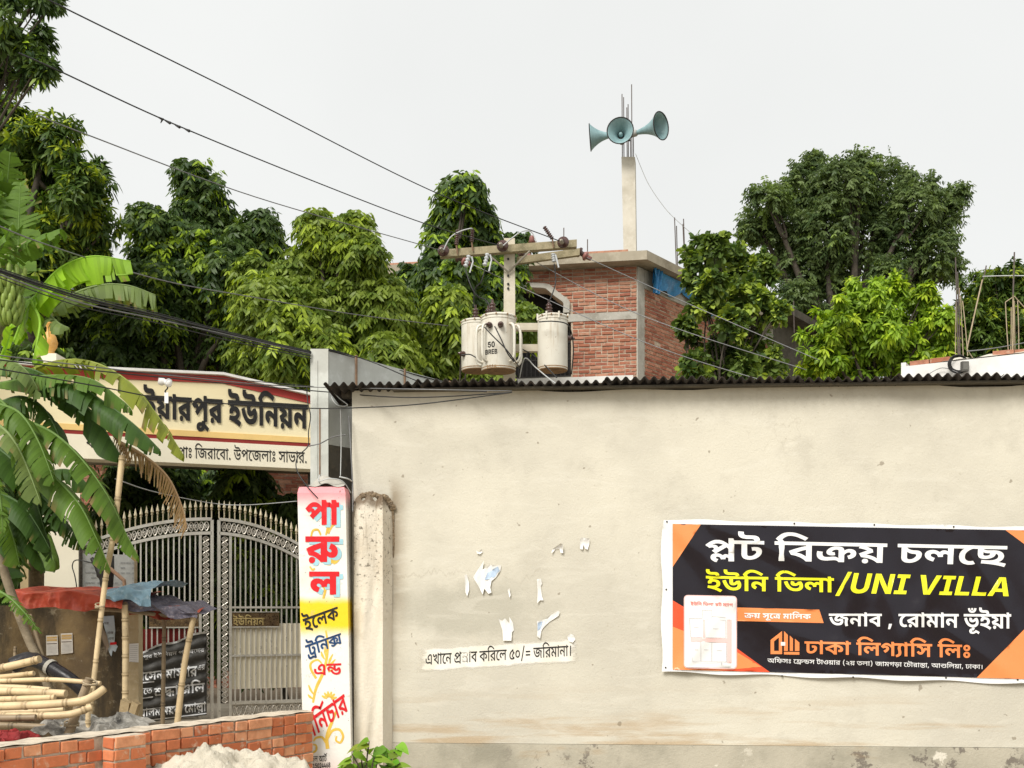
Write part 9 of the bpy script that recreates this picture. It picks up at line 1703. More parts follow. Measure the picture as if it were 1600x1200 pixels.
mb = MB(); mb.slab(OW, oL+0.001, oE, 0, OW.ray(208, 955).z, -0.24, 0.02); mb.build('end_post', grunge('tan_end_post', (0.52,0.42,0.26), (0.34,0.26,0.15), (0.64,0.56,0.4), 4, 0.8, 0.9), ow)
def poster(quad, lab, band, lines, tilt=0.0):
    cx, cy = sum(q[0] for q in quad)/4, sum(q[1] for q in quad)/4
    t_ = thing('poster', lab, 'poster', tuple(OW.ray(cx, cy, 0.01)), 'posters on the old wall')
    f = lambda off: (lambda x, y: OW.ray(x, y, 0.012+off))
    sheet([quad], f(0), M['poster'], t_, 'paper')
    (x0,y0),(x1,_),(_,y1),_ = quad
    for a_, b_, m_ in band: sheet([[(x0+1,y0+a_),(x1-1,y0+a_-0.6),(x1-1,y0+b_-0.6),(x0+1,y0+b_)]], f(0.002), M[m_], t_, 'print_band')
    m = MB()
    for y in lines:
        e = x1-1-2.5*((y*7) % 1.0)
        m.add([f(0.003)(*q) for q in ((x0+1.5,y0+y),(e,y0+y-0.5),(e,y0+y+0.1),(x0+1.5,y0+y+0.6))], [(0,1,2,3)])
    m.build('print_lines', M['v_grey'], t_)
M['poster'] = grunge('poster_paper', (0.66, 0.62, 0.55), (0.5,0.46,0.4), None, 8, 0.6, 0.85)
M['p_orange'] = grunge('faded_orange_print', (0.55, 0.36, 0.14), None, None, 9, 0.5, 0.85)
M['p_dark'] = grunge('poster_dark_print', (0.12, 0.09, 0.08), None, None, 9, 0.5, 0.85)
poster([(72,993),(90,992.5),(91,1023),(72.5,1024)], 'cream notice sheet with orange print, nearer the leaning pole', [(2,5,'p_orange'),(6,9,'p_orange'),(12.5,13.7,'p_dark')], [16,18,20,22,24,26,28.5])
poster([(95,990),(113,989),(114,1020),(95.5,1022)], 'cream notice sheet with orange print, right one of the pair', [(2,5,'p_orange'),(6,9,'p_orange'),(12.5,13.7,'p_dark')], [16,18,20,22,24,26,28.5])
po = thing('torn_poster', 'torn pale blue poster peeling off the old wall beside the bamboo post', 'poster', tuple(OW.ray(172, 990, 0.02)), 'posters on the old wall')
f_ = lambda o: (lambda x, y: OW.ray(x, y, 0.03+o+0.03*math.sin((y-965)*0.09)))
sheet([[(158,963),(178,962),(180,985),(179,1003),(184,1010),(180,1019),(176,1016),(174,1026),(170,1018),(168,1010),(166,990)]], f_(0), grunge('pale_blue_poster', (0.52,0.60,0.66), (0.38,0.45,0.5), None, 6, 0.7, 0.85), po, 'paper', 5)
sheet([[(157,975),(166,990),(171,1010),(166,1020),(160,1000)]], f_(0.01), grunge('poster_back', (0.30,0.24,0.18), None, None, 6, 0.6, 0.9), po, 'curled_edge', 5)
sheet([[(172,1004),(182,1003),(182,1007),(172,1008)]], f_(0.004), M['letter_red'], po, 'print_band', 5)
for i, (x, y) in enumerate(((168,987),(169,996),(161,972))):
    lettering('mem2b', [(x,y),(x+9,y),(x+9,y+3.5),(x,y+3.5)], f_(0.005), M['p_dark'], po)
wn_ = thing('white_notice', 'lined white notice pasted on the wall end post', 'notice', tuple(OW.ray(208, 1020, 0.03)))
sheet([[(202,1006),(216.5,1005),(216.5,1035),(202,1034)]], lambda x, y: OW.ray(x, y, 0.028), M['letter_white'], wn_, 'paper')
m = MB()
for k in range(9): m.add([OW.ray(x, y, 0.031) for x, y in ((203,1009+3*k),(215,1008.5+3*k),(215,1009.1+3*k),(203,1009.6+3*k))], [(0,1,2,3)])
m.build('print_lines', M['v_grey'], wn_)

# bamboo: tube with swollen nodes
def bamboo(pts, r, lab, mat='bamboo', name='bamboo_pole', group=None, node=0.26, taper=0.85, cat='bamboo pole', wob=0.0, seed=0):
    q = spline([P(*p) if len(p) == 3 else p for p in pts], 10)
    L_ = sum((q[i+1]-q[i]).length for i in range(len(q)-1)); s = 0.0
    path, rad, nod = [], [], []
    rg = random.Random(seed+len(lab)); ph = rg.uniform(0, node)
    nodes = []
    for i in range(len(q)-1):
        seg = (q[i+1]-q[i]).length; k = max(2, int(seg/0.009))
        for j in range(k):
            ss = s + seg*j/k; u = ss/L_
            d = abs(((ss+ph) % node) - node/2)
            bulge = 0.20*math.exp(-(d/0.010)**2) - 0.07*math.exp(-(d/0.035)**2); nod.append(math.exp(-((d-0.012)/0.007)**2))
            path.append(q[i].lerp(q[i+1], j/k)); rad.append(r*(1-(1-taper)*u)*(1+bulge))
        s += seg
    path.append(q[-1]); rad.append(r*taper)
    nod.append(0.3)
    m = MB(); m.tube(path, rad, 9)
    o = m.build(name, M[mat], None, smooth=True)
    o.data.attributes.new('node', 'FLOAT', 'POINT').data.foreach_set('value', np.repeat(np.array(nod, np.float32), 9))
    try: o.data.set_sharp_from_angle(angle=math.radians(50))
    except Exception: pass
    return tag(o, lab, cat, group)
s_ = lambda rpx, Y: rpx/F_PX*Y
G1 = 'bamboo poles stacked behind the low wall'
bl_ = [([(-120,1062,9.0),(-10,1046,8.9),(62,1030,8.8)], 7.5, 'topmost stacked bamboo pole, thick and pale'),
 ([(-120,1068,8.7),(0,1058,8.6),(53,1052,8.55)], 5.0, 'short pale bamboo pole end with a thin tip, second from the top'),
 ([(-120,1064,8.3),(0,1064,8.2),(80,1062,8.15),(157,1068,8.1)], 4.6, 'long thin yellow bamboo pole passing behind the stake'),
 ([(-120,1084,8.6),(0,1080,8.5),(103,1084,8.4)], 7.5, 'thick pale pink bamboo pole with a ragged cut end'),
 ([(-120,1096,8.2),(0,1093,8.1),(86,1090,8.05)], 6.0, 'pale bamboo pole lying just under the ragged one'),
 ([(-120,1108,7.8),(0,1104,7.75),(70,1101,7.7),(125,1096,7.7),(148,1087,7.75),(163,1076,7.8)], 8.0, 'front bamboo pole with an upward crook at its end'),
 ([(-120,1122,8.0),(0,1119,7.95),(60,1119,7.9),(110,1116,7.9),(143,1105,7.95)], 7.2, 'yellow bamboo pole below the crooked one, lifted at its end'),
 ([(-120,1114,8.3),(30,1112,8.3),(100,1108,8.3)], 5.5, 'short bamboo pole wedged behind the yellow one'),
 ([(-120,1124,7.7),(0,1122,7.7),(56,1121,7.7)], 6.5, 'brown blotched bamboo pole, lower left of the stack'),
 ([(-120,1135,8.1),(0,1134,8.1),(100,1138,8.1)], 6.5, 'shaded brown bamboo pole at the bottom of the stack'),
 ([(-60,1072,8.9),(30,1074,8.9),(78,1078,8.85)], 5.0, 'pinkish bamboo pole in the gap of the stack')]
for i, (pts, r, lab) in enumerate(bl_):
    bamboo(pts, s_(r*0.86, pts[-1][2]), lab, 'bamboo' if i not in (8,9) else 'bamboo_old', group=G1, node=0.30, taper=0.95, seed=i)
G2 = 'upright bamboo poles of the stall'
bamboo([(128,1215,8.9),(140,1120,8.9),(163,920,9.0),(178,830,9.05),(191,712,9.1)], s_(3.6,8.9), 'tall slim bamboo pole leaning past the tarpaulin to the banana leaves', group=G2, node=0.34, taper=1.35)
bamboo([(196,1240,9.6),(196,1095,9.6),(196,1000,9.6),(195,945,9.6)], s_(5.2,9.6), 'pale bamboo post with a split foot at the stall corner', group=G2, node=0.16, taper=0.95)
bamboo([(253,1200,10.0),(254,1135,10.0),(257,955,10.0)], s_(3.6,10.0), 'thin grey bamboo prop before the memorial banner', 'bamboo_old', group=G2, node=0.3)
bamboo([(272,1180,9.7),(277,1132,9.7),(288,1040,9.7),(303,962,9.7)], s_(5.2,9.7), 'slanting bamboo prop at the right end of the tarpaulin', 'bamboo', group=G2, node=0.4)
bamboo([(96,1180,8.0),(118,1118,8.0),(140,1060,8.0)], s_(8,8.0), 'dark split bamboo stake holding the stacked poles', 'bamboo_old', group=G2, node=0.25, taper=0.8)
bamboo([(136,1215,8.2),(138,1110,8.2),(141,1075,8.2)], s_(4.5,8.2), 'short bamboo peg tied beside the split stake', 'bamboo', group=G2, node=0.2)
bamboo([(22,1060,9.6),(24,1010,9.6)], s_(3.0,9.6), 'short grey stick standing behind the stacked bamboo', 'bamboo_old', group=G2, node=0.2)
mb = MB(); st_ = [P(-30,800,9.2), P(-2,870,9.2), P(22,940,9.25), P(45,1000,9.3), P(64,1040,9.3), P(90,1120,9.3)]
mb.tube(spline(st_, 6), s_(7,9.2), 9); tag(mb.build('leaning_pole', grunge('grey_weathered_wood', (0.27,0.22,0.15), (0.14,0.11,0.07), (0.4,0.34,0.25), 7, 0.8, 0.9), smooth=True), 'grey weathered wooden pole leaning against the old wall', 'pole')
mb = MB(); mb.tube(spline([P(46,960,9.35),P(60,1005,9.35),P(74,1050,9.35)], 6), s_(3.5,9.2), 8); tag(mb.build('leaning_stick', M['bamboo_old'], smooth=True), 'thinner stick lying along the grey leaning pole', 'pole')
# lashing
for cx, cy, Y, R_, lab in ((141,1066,8.0,0.05,'pale rope lashing round the split stake'),(112,1130,8.0,0.05,'pale rope lashing low on the dark stake'),(156,945,8.97,0.035,'pale twine knot on the tall slim bamboo')):
    mb = MB()
    for k in range(3):
        c = P(cx, cy+k*2.2, Y); mb.tube([c+Vector((R_*math.cos(t*0.5236), R_*math.sin(t*0.5236), 0.012*math.sin(t*0.52+k)-0.2*R_*math.cos(t*0.5236))) for t in range(13)], 0.006, 5, False)
    tag(mb.build('rope_lashing', M['cane']), lab, 'rope', 'rope lashings on the bamboo')
# split wood foot of the corner post
fp = thing('split_wood_block', 'split wooden block propping the foot of the corner post', 'wood block', tuple(P(195,1130,9.4)))
mb = MB()
for (x0,y0,x1,y1,w) in ((187,1148,196,1095,7),(193,1140,212,1097,5)):
    a_, b_ = P(x0,y0,9.35), P(x1,y1,9.35); wd_ = s_(w,9.35)
    mb.hexa([(a_.x-wd_,9.33,a_.z-.1),(a_.x+wd_,9.33,a_.z-.1),(a_.x+wd_,9.42,a_.z-.1),(a_.x-wd_,9.42,a_.z-.1),(b_.x-wd_*.9,9.33,b_.z+.01),(b_.x+wd_,9.33,b_.z-.02),(b_.x+wd_,9.42,b_.z-.02),(b_.x-wd_*.9,9.42,b_.z+.02)])
    mb.build('wedge', grunge('split_wood', (0.42,0.32,0.18), (0.24,0.17,0.09), (0.55,0.45,0.3), 9, 0.8, 0.85), fp); mb = MB()
# black pipe
mb = MB(); pp = spline([P(20,1040,9.3),P(45,1030,9.3),P(70,1038,9.2),P(110,1062,9.1),P(135,1085,9.1)], 8)
mb.tube(pp, [s_(13,9.2)*(1.0-0.25*i/(len(pp)-1)) for i in range(len(pp))], 12)
bp = thing('black_pipe_bundle', 'black plastic covered roll lying on the bamboo stack', 'roll', tuple(pp[10]))
mb.build('roll', grunge('black_plastic', (0.022,0.02,0.022), None, (0.06,0.055,0.06), 6, 0.6, 0.35, bump=0.3, fine=14, bd=0.01), bp, smooth=True)
mb = MB(); c = pp[18]; ax_ = (pp[19]-pp[17]).normalized(); mb.lathe([(s_(12.6,9.2),-0.02),(s_(12.9,9.2),0.0),(s_(12.6,9.2),0.02)], c, ax_, 16, False); mb.build('band', M['cement'], bp)
# crumpled sacks under the stack
rg_ = np.random.default_rng(5)
def crumple(name, lab, x0, x1, y0, y1, Y0, Y1, mat, amp, cat, seed):
    r = np.random.default_rng(seed); ph = r.uniform(0, 6, 12)
    a_, b_ = P(x0, y1, Y0), P(x1, y0, Y1)
    def fn(u, v):
        x = a_.x + (P(x1,0,Y0).x-a_.x)*u; y = Y0+(Y1-Y0)*v
        q = Vector((u*4.2+ph[0]*3, v*2.0+ph[1], ph[2])); w_ = MN.noise_vector(q*1.3)*0.5
        h = amp*(1.0 - 1.7*abs(MN.noise((q+w_)*0.8)) - 0.5*abs(MN.noise((q+w_)*1.7)))
        ed = min(1, 5*min(u,1-u,v+0.1,1-v+0.1))
        return (x+0.02*math.sin(31*v+ph[4]), y+0.03*math.sin(19*u+ph[5]), a_.z + (b_.z-a_.z)*v + h*ed)
    m = MB(); m.grid(fn, 90, 40); return tag(m.build(name, mat, smooth=True), lab, cat)
crumple('crumpled_sack', 'crumpled grey and white plastic sacks under the bamboo stack', 20, 182, 1128, 1158, 7.9, 8.7, grunge('grey_sacking', (0.34,0.32,0.28), (0.06,0.055,0.05), (0.62,0.6,0.54), 7, 1.0, 0.7, bump=0.5, fine=20, bd=0.01), 0.13, 'sack', 1)
crumple('red_cloth', 'dark red cloth bundle behind the low wall at the picture edge', -60, 26, 1160, 1180, 7.2, 7.8, grunge('dark_red_cloth', (0.30,0.03,0.03), (0.12,0.012,0.012), None, 6, 0.7, 0.8), 0.12, 'cloth', 2)

# tarpaulin roof: red with a blue patch on a rough bamboo frame
M['tarp_red'] = grunge('faded_red_tarpaulin', (0.42, 0.065, 0.032), (0.17,0.024,0.016), (0.52,0.15,0.08), 3.5, 0.9, 0.55, bump=0.35, fine=18, bd=0.012)
M['tarp_pale'] = grunge('pale_blue_tarpaulin', (0.25, 0.40, 0.50), (0.12,0.20,0.27), (0.50,0.62,0.68), 5, 0.9, 0.45, bump=0.3, fine=18, bd=0.01)
M['tarp_patch'] = grunge('patched_tarpaulin', (0.16, 0.15, 0.19), (0.07,0.06,0.08), (0.45,0.36,0.36), 7, 1.0, 0.6, bump=0.3)
tp = thing('tarpaulin_roof', 'sagging red and blue tarpaulin roof over the bamboo stall', 'tarpaulin', tuple(P(160, 1000, 10)))
def tarp(x0, x1, ytop, ylip, Y0, Y1, mat, nm, seed, sagf=0.0, lip=0.13):
    r = random.Random(seed); p1, p2, p3 = r.uniform(0,6), r.uniform(0,6), r.uniform(0,6)
    def fn(u, v):
        px = x0+(x1-x0)*u
        yl = ylip(u); yt = ytop(u)
        q = Vector((u*(x1-x0)/28.0+p1, v*1.6+p2, p3))
        cr = 1.1*abs(MN.noise(q)) + 0.35*abs(MN.noise(q*2.4)) + 0.05
        t_ = P(px, yt, Y0+0.02)
        if v < 0.4:           # hanging front edge with creases
            k = v/0.4; pt = P(px, yl, Y0).lerp(t_, k)
            pt.y += 0.11*(cr-0.35)*(1-0.4*k); pt.z += 0.02*(cr-0.35)
            return pt
        k = (v-0.4)/0.6
        return Vector((t_.x, Y0+0.02+(Y1-Y0)*k, t_.z + 0.05*k + 0.06*(cr-0.35)*min(1, k*4) - sagf*math.sin(math.pi*k)))
    m = MB(); m.grid(fn, 120, 36); return m.build(nm, M[mat], tp, smooth=True)
tarp(22, 192, lambda u: 921+10*u+3*math.sin(9*u), lambda u: 945+8*math.sin(2.6*u)+3*math.sin(13*u), 9.55, 10.7, 'tarp_red', 'red_sheet', 1)
tarp(160, 236, lambda u: 927-8*math.sin(2.4*u+.3)+3*math.sin(11*u), lambda u: 934+12*u+3*math.sin(9*u), 9.50, 10.6, 'tarp_pale', 'blue_sheet', 2, -0.03)
tarp(190, 308, lambda u: 932+27*u+2*math.sin(17*u), lambda u: 950+19*u+3*math.sin(11*u), 9.62, 10.5, 'tarp_patch', 'patched_sheet', 3, 0.02)
tarp(200, 300, lambda u: 946+14*u, lambda u: 966-4*math.cos(5*u)-3*u, 9.75, 10.2, 'tarp_red', 'red_lining', 4)
mb = MB(); mb.tube([P(20,944,9.75), P(195,954,9.75), P(310,968,9.8)], 0.020, 7); mb.build('front_pole', M['bamboo_old'], tp)
mb = MB(); mb.tube([P(196,944,9.62), P(190,940,10.6)], 0.022, 7); mb.build('side_pole', M['bamboo_old'], tp)
# charred stump and bracket behind the tarp
cs = thing('charred_stump', 'blackened branch stump with bent iron behind the tarpaulin', 'stump', tuple(P(165, 930, 10.9)))
mb = MB(); mb.tube(spline([P(168,930,10.9),P(163,905,10.9),P(152,885,10.9),P(143,872,10.9)], 5), [0.07,0.065,0.06,0.055,0.06,0.05,0.05,0.06,0.045,0.04,0.03,0.03,0.03,0.025,0.02,0.02], 8); mb.tube([P(168,930,10.9),P(172,890,10.9),P(174,868,10.9)], [0.05,0.045,0.03], 7); mb.build('stump', M['iron'], cs, smooth=True)
mb = MB(); mb.tube([P(172,888,10.85),P(194,907,10.85),P(195,920,10.85)], 0.02, 7); mb.build('bent_iron', M['rust'], cs)
wire([(120,918,11.2),(117,900,11.2),(113,884,11.3),(120,875,11.2),(145,880,11.0)], 'thin dark wire curling across the cream gateway pier', 0.006, 'wire', 'service wires', 'cable')

# ------------------------------------------------------------------ banana plants
M['banana_leaf'] = make_leaf('banana_leaf', 0.34, 0.5)
M['banana_stem'] = grunge('banana_stem', (0.20,0.24,0.09), (0.12,0.10,0.04), (0.36,0.38,0.16), 5, 0.8, 0.6)
def banana_leaf(parent, pts, width, col, hang=0.55, tears=0.35, seed=0, side=0, tipw=0.25, rib=True, gap=0.10, back=None, fringe=False):
    """midrib through pts (px, py, Y); blades of torn strips; hang 0 flat .. 1 hanging; side +-1 keeps one blade"""
    rg = random.Random(seed)
    q = spline([P(*p) for p in pts], 12)
    # resample evenly
    Ls = [0.0]
    for i in range(len(q)-1): Ls.append(Ls[-1]+(q[i+1]-q[i]).length)
    n = max(24, int(Ls[-1]/0.034)); path = []
    j = 0
    for i in range(n+1):
        s = Ls[-1]*i/n
        while j < len(q)-2 and Ls[j+1] < s: j += 1
        path.append(q[j].lerp(q[j+1], (s-Ls[j])/max(1e-6, Ls[j+1]-Ls[j])))
    m = MB(); ribs = MB()
    Wm = width
    for sg in ((-1,1) if side == 0 else (side,)):
        tilt = 0.0; prev = None; hg = hang
        for i in range(n):
            u0, u1 = i/n, (i+1)/n
            wf = lambda u: Wm*(0.35+0.65*min(1, u/0.22))*(1 if u < 0.72 else 1-(1-tipw)*((u-0.72)/0.28)**1.6)
            if rg.random() < tears*1.25 or prev is None:
                tilt = rg.uniform(-gap, gap)*1.6; hg = hang + rg.uniform(-0.22, 0.24); torn = True; ln = rg.uniform(0.74, 1.06)
            else: torn = False
            rows = []
            for p_, u in ((path[i], u0), (path[i+1], u1)):
                k_ = min(max(int(u*n), 0), n-1)
                t = (path[min(k_+1,n)]-path[max(k_-1,0)]).normalized()
                h = t.cross(Vector((0,0,1)))
                h = h.normalized() if h.length > 0.15 else Vector((1,0,0))*1.0
                upv = h.cross(t).normalized()
                if upv.z < 0 and abs(t.z) < 0.97: upv = -upv
                w = wf(u)*ln; pr_ = []
                for s in (0.0, 0.3, 0.65, 1.0):
                    an = ((hg*1.5)*(0.35+0.65*s)*s**0.35 if hang < 0.7 else hg*1.5*(0.86+0.14*s)) if s > 0 else 0
                    flat = h*sg
                    d = flat*math.cos(an) + (-upv*0.55+Vector((0,0,-0.6))).normalized()*math.sin(an) + t*(0.28 + tilt*s)
                    lift = upv*(0.10*math.sin(math.pi*s*0.7))
                    pr_.append(p_ + d*w*s + lift*w*(1-hg))
                rows.append(pr_)
            k = len(m.v)
            shrink = rg.uniform(0.02, 0.12) if torn else 0
            A, B = rows
            if fringe: A = [a_.lerp(b_, 0.42*s) for s, a_, b_ in zip((0,.6,.9,1), A, B)]; B = [b_.lerp(a_, 0.42*s) for s, a_, b_ in zip((0,.6,.9,1), A, B)]
            elif torn and i > 0:
                A = [a_.lerp(b_, 0.0 if s == 0 else shrink*6*s) for s, a_, b_ in zip((0,.1,.35,.6), A, B)]
            m.v += [tuple(x) for x in A+B]
            m.f += [(k+c, k+c+1, k+5+c, k+4+c) for c in range(3)]
            prev = 1
    o = m.build('leaf', M['banana_leaf'], parent, smooth=True)
    nv = len(o.data.vertices); rr2 = np.random.default_rng(seed)
    at = o.data.attributes.new('tint', 'FLOAT_COLOR', 'POINT')
    c = np.ones((nv//8, 8, 4), np.float32); c[...,:3] = np.array(col)*rr2.uniform(0.82,1.16,(nv//8,1,1))
    edge_b = rr2.random(nv//8) < 0.10
    bk_ = back or (0.26,0.21,0.08); c[edge_b, 3, :3] = bk_; c[edge_b, 7, :3] = bk_
    at.data.foreach_set('color', c.ravel())
    if rib:
        r2 = MB(); r2.tube(path, [max(0.004, 0.017*(1-0.85*i/n)) for i in range(n+1)], 6)
        ro = r2.build('midrib', M['banana_leaf'], o, smooth=True); tinted(ro, tuple(x*1.35+0.05 for x in col))
    return o
DG, MG, BG, YG, OL = (0.055,0.115,0.022), (0.120,0.215,0.032), (0.27,0.47,0.025), (0.30,0.34,0.05), (0.17,0.235,0.07)
BRN = (0.34,0.22,0.11)
b1 = thing('banana_plant', 'tall banana plant with a green fruit bunch at the left edge', 'banana plant', tuple(Vector((P(18,950,10.0).x, 10.0, 0))), 'banana plants')
mb = MB(); mb.tube(spline([Vector((P(-90,950,10.0).x,10.0,0)), P(-70,800,10.0), P(-40,620,10.0), P(5,490,10.0)], 6), [0.15-0.005*i for i in range(19)], 10); mb.build('stem', M['banana_stem'], b1, smooth=True)
BL = lambda par, pts, w, col, **k: banana_leaf(par, pts, w, col, **k)
BL(b1, [(22,535,9.9),(44,482,9.85),(75,437,9.75),(105,412,9.7),(148,400,9.6),(204,408,9.6)], 0.25, BG, hang=0.85, tears=0.24, seed=1, tipw=0.6, gap=0.16)
BL(b1, [(70,490,10.1),(110,462,10.1),(155,446,10.1),(200,446,10.1),(243,461,10.1)], 0.21, OL, hang=0.85, tears=0.5, seed=2, tipw=0.8, gap=0.06)
BL(b1, [(30,520,10.1),(29,430,10.2),(29,360,10.2),(32,285,10.2)], 0.24, MG, hang=0.05, tears=0.6, seed=3, gap=0.25)
BL(b1, [(-20,480,10.3),(2,380,10.3),(10,300,10.3),(16,238,10.2)], 0.22, MG, hang=0.1, tears=0.4, seed=4, gap=0.15)
BL(b1, [(-10,420,9.8),(30,388,9.7),(60,372,9.6),(96,358,9.5)], 0.16, MG, hang=0.6, tears=0.4, seed=5, gap=0.12, tipw=0.5)
BL(b1, [(-20,420,9.6),(5,380,9.5),(18,350,9.5)], 0.18, MG, hang=0.3, tears=0.5, seed=6, gap=0.2)
BL(b1, [(48,470,9.75),(62,500,9.7),(58,535,9.6),(50,566,9.6)], 0.13, BG, hang=0.75, tears=0.2, seed=7, gap=0.1)
BL(b1, [(75,490,9.9),(92,505,9.8),(108,512,9.8)], 0.15, OL, hang=0.6, tears=0.3, seed=8, gap=0.08)
BL(b1, [(-15,590,9.4),(4,555,9.4),(14,528,9.4),(18,506,9.4)], 0.10, BG, hang=0.12, tears=0.1, seed=9, gap=0.03, tipw=0.05)
mb = MB(); mb.tube(spline([P(-15,425,9.8),P(12,400,9.75),P(44,380,9.7)], 5), 0.028, 8); mb.build('petiole', M['banana_stem'], b1, smooth=True)
BL(b1, [(10,520,10.2),(45,470,10.2),(90,450,10.3),(120,470,10.3)], 0.2, MG, hang=0.6, tears=0.4, seed=41, gap=0.1)
BL(b1, [(-25,500,10.3),(-5,430,10.3),(20,380,10.3),(50,340,10.3)], 0.22, MG, hang=0.25, tears=0.5, seed=42, gap=0.15)
BL(b1, [(-30,520,10.2),(-25,430,10.2),(-12,340,10.2),(4,270,10.2)], 0.24, MG, hang=0.15, tears=0.4, seed=43, gap=0.15)
# fruit
fg = MB(); fg.tube(spline([Vector((0,0,0)),Vector((0.045,0,0.05)),Vector((0.05,0,0.12)),Vector((0.035,0,0.16))], 3), [0.010,0.018,0.021,0.022,0.022,0.022,0.021,0.018,0.010,0.005], 6)
fme = bpy.data.meshes.new('banana'); fme.from_pydata(fg.v, [], fg.f); fme.shade_smooth()
fme.materials.append(grunge('green_banana_skin', (0.22,0.30,0.06), (0.13,0.20,0.04), (0.38,0.42,0.14), 9, 0.7, 0.45))
bc = P(14, 440, 9.6); rgb_ = random.Random(2)
mb = MB(); mb.tube([bc+Vector((0,0,0.15)), bc+Vector((0,0,-0.38))], 0.03, 8); mb.build('fruit_stalk', M['banana_stem'], b1)
for tier in range(7):
    for k in range(11):
        an = k*2*math.pi/11 + tier*0.3
        part('banana', fme, b1, bc + Vector((math.cos(an)*(0.07-0.005*tier), math.sin(an)*(0.07-0.005*tier), -0.02-tier*0.062)), (rgb_.uniform(-.1,.1), rgb_.uniform(-.15,.25), an))
b2 = thing('banana_plant', 'lower banana plant with broad torn drooping leaves before the sign', 'banana plant', tuple(Vector((P(5,950,9.4).x, 9.4, 0))), 'banana plants')
mb = MB(); mb.tube(spline([Vector((P(-80,950,9.4).x,9.4,0)), P(-70,850,9.4), P(-45,700,9.4), P(-15,610,9.4)], 6), [0.14-0.004*i for i in range(19)], 10); mb.build('stem', M['banana_stem'], b2, smooth=True)
BL(b2, [(20,590,9.6),(90,565,9.5),(150,568,9.45),(205,600,9.4),(250,655,9.4),(287,712,9.4)], 0.21, YG, hang=0.42, tears=0.4, seed=11, gap=0.05, back=BRN)
BL(b2, [(0,600,9.2),(70,588,9.1),(140,592,9.0),(190,625,9.0),(205,640,9.0)], 0.22, MG, hang=0.5, tears=0.45, seed=12, gap=0.05)
BL(b2, [(40,605,9.1),(110,600,9.0),(165,630,8.95),(215,668,8.9),(250,703,8.9)], 0.24, DG, hang=0.65, tears=0.3, seed=13, gap=0.06)
BL(b2, [(-10,560,9.0),(30,570,8.9),(55,600,8.9),(58,615,8.9)], 0.18, OL, hang=0.5, tears=0.4, seed=14, gap=0.06)
BL(b2, [(-10,630,8.9),(30,645,8.8),(60,690,8.75),(84,752,8.7)], 0.20, MG, hang=0.45, tears=0.4, seed=15, gap=0.05)
BL(b2, [(20,650,9.1),(80,675,9.0),(125,715,8.95),(165,770,8.9),(195,830,8.9),(216,870,8.9)], 0.22, MG, hang=0.45, tears=0.35, seed=16, gap=0.05, back=BRN)
BL(b2, [(-15,655,8.7),(15,680,8.6),(40,725,8.6),(63,785,8.55)], 0.15, OL, hang=0.4, tears=0.45, seed=17, gap=0.05)
BL(b2, [(40,700,9.0),(85,745,8.9),(125,790,8.85),(150,840,8.8),(172,890,8.8)], 0.21, MG, hang=0.5, tears=0.3, seed=18, gap=0.06)
BL(b2, [(60,770,9.2),(90,800,9.1),(115,830,9.1),(130,848,9.1)], 0.19, DG, hang=0.5, tears=0.5, seed=19, gap=0.1, tipw=0.5)
BL(b2, [(-25,720,8.3),(-6,755,8.25),(2,795,8.2),(4,832,8.2)], 0.07, MG, hang=0.2, tears=0.8, seed=20, gap=0.05)
BL(b2, [(0,770,9.0),(35,790,8.9),(60,825,8.9),(78,858,8.9)], 0.17, DG, hang=0.4, tears=0.15, seed=21, gap=0.04)
BL(b2, [(15,790,9.1),(40,830,9.0),(62,870,9.0),(70,890,9.0)], 0.16, DG, hang=0.5, tears=0.15, seed=22, gap=0.04)
BL(b2, [(-20,640,9.3),(30,620,9.2),(70,640,9.2),(100,700,9.1)], 0.24, DG, hang=0.6, tears=0.4, seed=23, gap=0.08)
BL(b2, [(0,700,9.3),(40,720,9.2),(70,780,9.2),(80,830,9.1)], 0.22, DG, hang=0.6, tears=0.4, seed=24, gap=0.08)
BL(b2, [(-20,820,9.0),(10,840,8.9),(35,880,8.9)], 0.16, DG, hang=0.4, tears=0.2, seed=26, gap=0.05)
BL(b2, [(-15,918,8.4),(12,932,8.35),(36,955,8.3),(64,990,8.3)], 0.085, MG, hang=0.2, tears=0.9, seed=27, gap=0.08)
BL(b2, [(80,600,9.3),(140,640,9.25),(175,690,9.2),(190,715,9.2)], 0.2, DG, hang=0.75, tears=0.3, seed=28, gap=0.06, back=BRN)
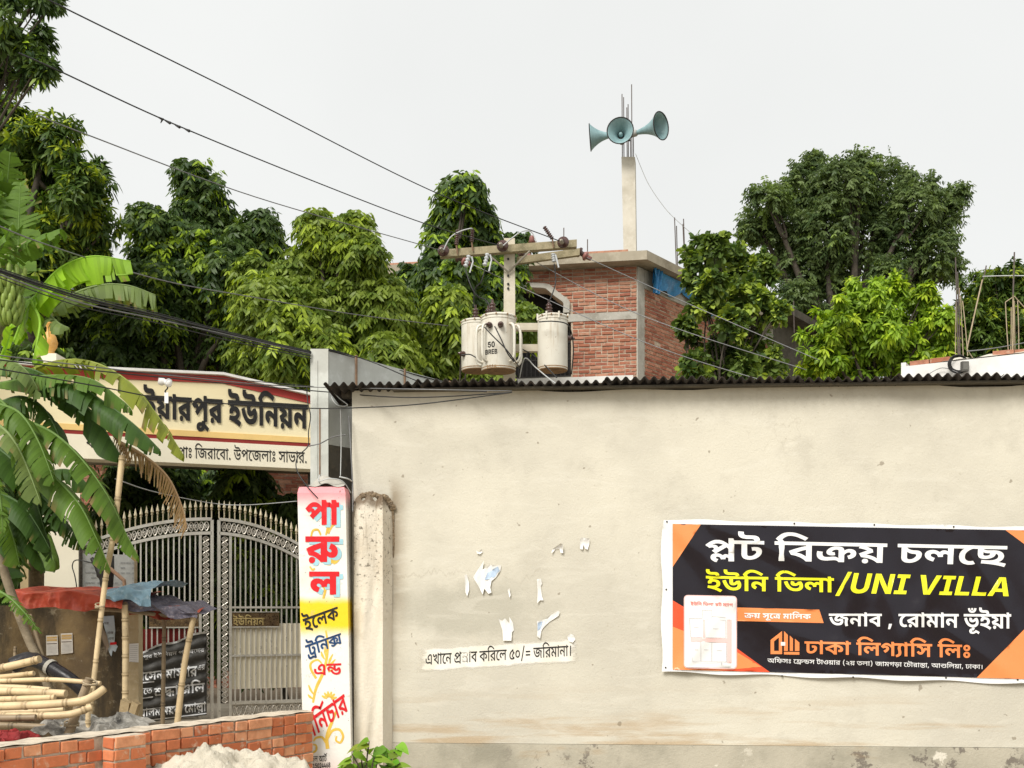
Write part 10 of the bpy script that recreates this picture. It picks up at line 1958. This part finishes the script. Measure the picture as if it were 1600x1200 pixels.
BL(b2, [(185,690,9.25),(225,712,9.2),(262,745,9.2),(284,790,9.2),(292,825,9.2)], 0.17, BRN, fringe=True, hang=0.95, tears=0.95, seed=29, gap=0.10, tipw=0.5)
BL(b2, [(178,680,9.3),(195,700,9.3),(205,720,9.3)], 0.15, BRN, fringe=True, hang=0.95, tears=0.95, seed=30, gap=0.10)
BL(b2, [(-20,580,9.3),(40,575,9.3),(90,600,9.3),(120,640,9.3)], 0.24, DG, hang=0.5, tears=0.4, seed=44, gap=0.08)
BL(b2, [(-20,690,9.1),(20,720,9.0),(50,770,9.0),(70,830,9.0),(80,870,9.0)], 0.22, DG, hang=0.45, tears=0.35, seed=45, gap=0.06)
BL(b2, [(-30,760,8.9),(0,790,8.8),(20,840,8.8),(30,880,8.8)], 0.2, MG, hang=0.45, tears=0.35, seed=46, gap=0.06)
BL(b2, [(-20,610,9.0),(15,640,8.9),(40,690,8.9),(50,740,8.9)], 0.2, MG, hang=0.5, tears=0.4, seed=47, gap=0.06)
b3 = thing('young_banana_plant', 'young banana plant with a dark ragged stem behind the tarpaulin', 'banana plant', tuple(Vector((P(56,950,10.9).x, 10.9, 0))))
mb = MB(); mb.tube(spline([Vector((P(56,950,10.9).x,10.9,0)), P(57,930,10.9), P(57,850,10.9), P(54,770,10.9)], 6), [0.075]*12+[0.06]*7, 9); mb.build('stem', grunge('ragged_stem', (0.14,0.10,0.055), (0.05,0.04,0.025), (0.3,0.22,0.12), 7, 0.9, 0.9), b3, smooth=True)
BL(b3, [(55,800,10.9),(70,840,10.7),(82,870,10.6),(88,888,10.6)], 0.2, MG, hang=0.35, tears=0.1, seed=31, gap=0.03)
BL(b3, [(52,790,10.9),(30,830,10.7),(20,880,10.6),(28,925,10.6)], 0.2, DG, hang=0.4, tears=0.2, seed=32, gap=0.05)
BL(b3, [(54,770,10.9),(75,740,10.9),(110,735,10.9),(140,760,10.9)], 0.2, DG, hang=0.5, tears=0.3, seed=33, gap=0.06)
# lower weedy banana leaf at the stall
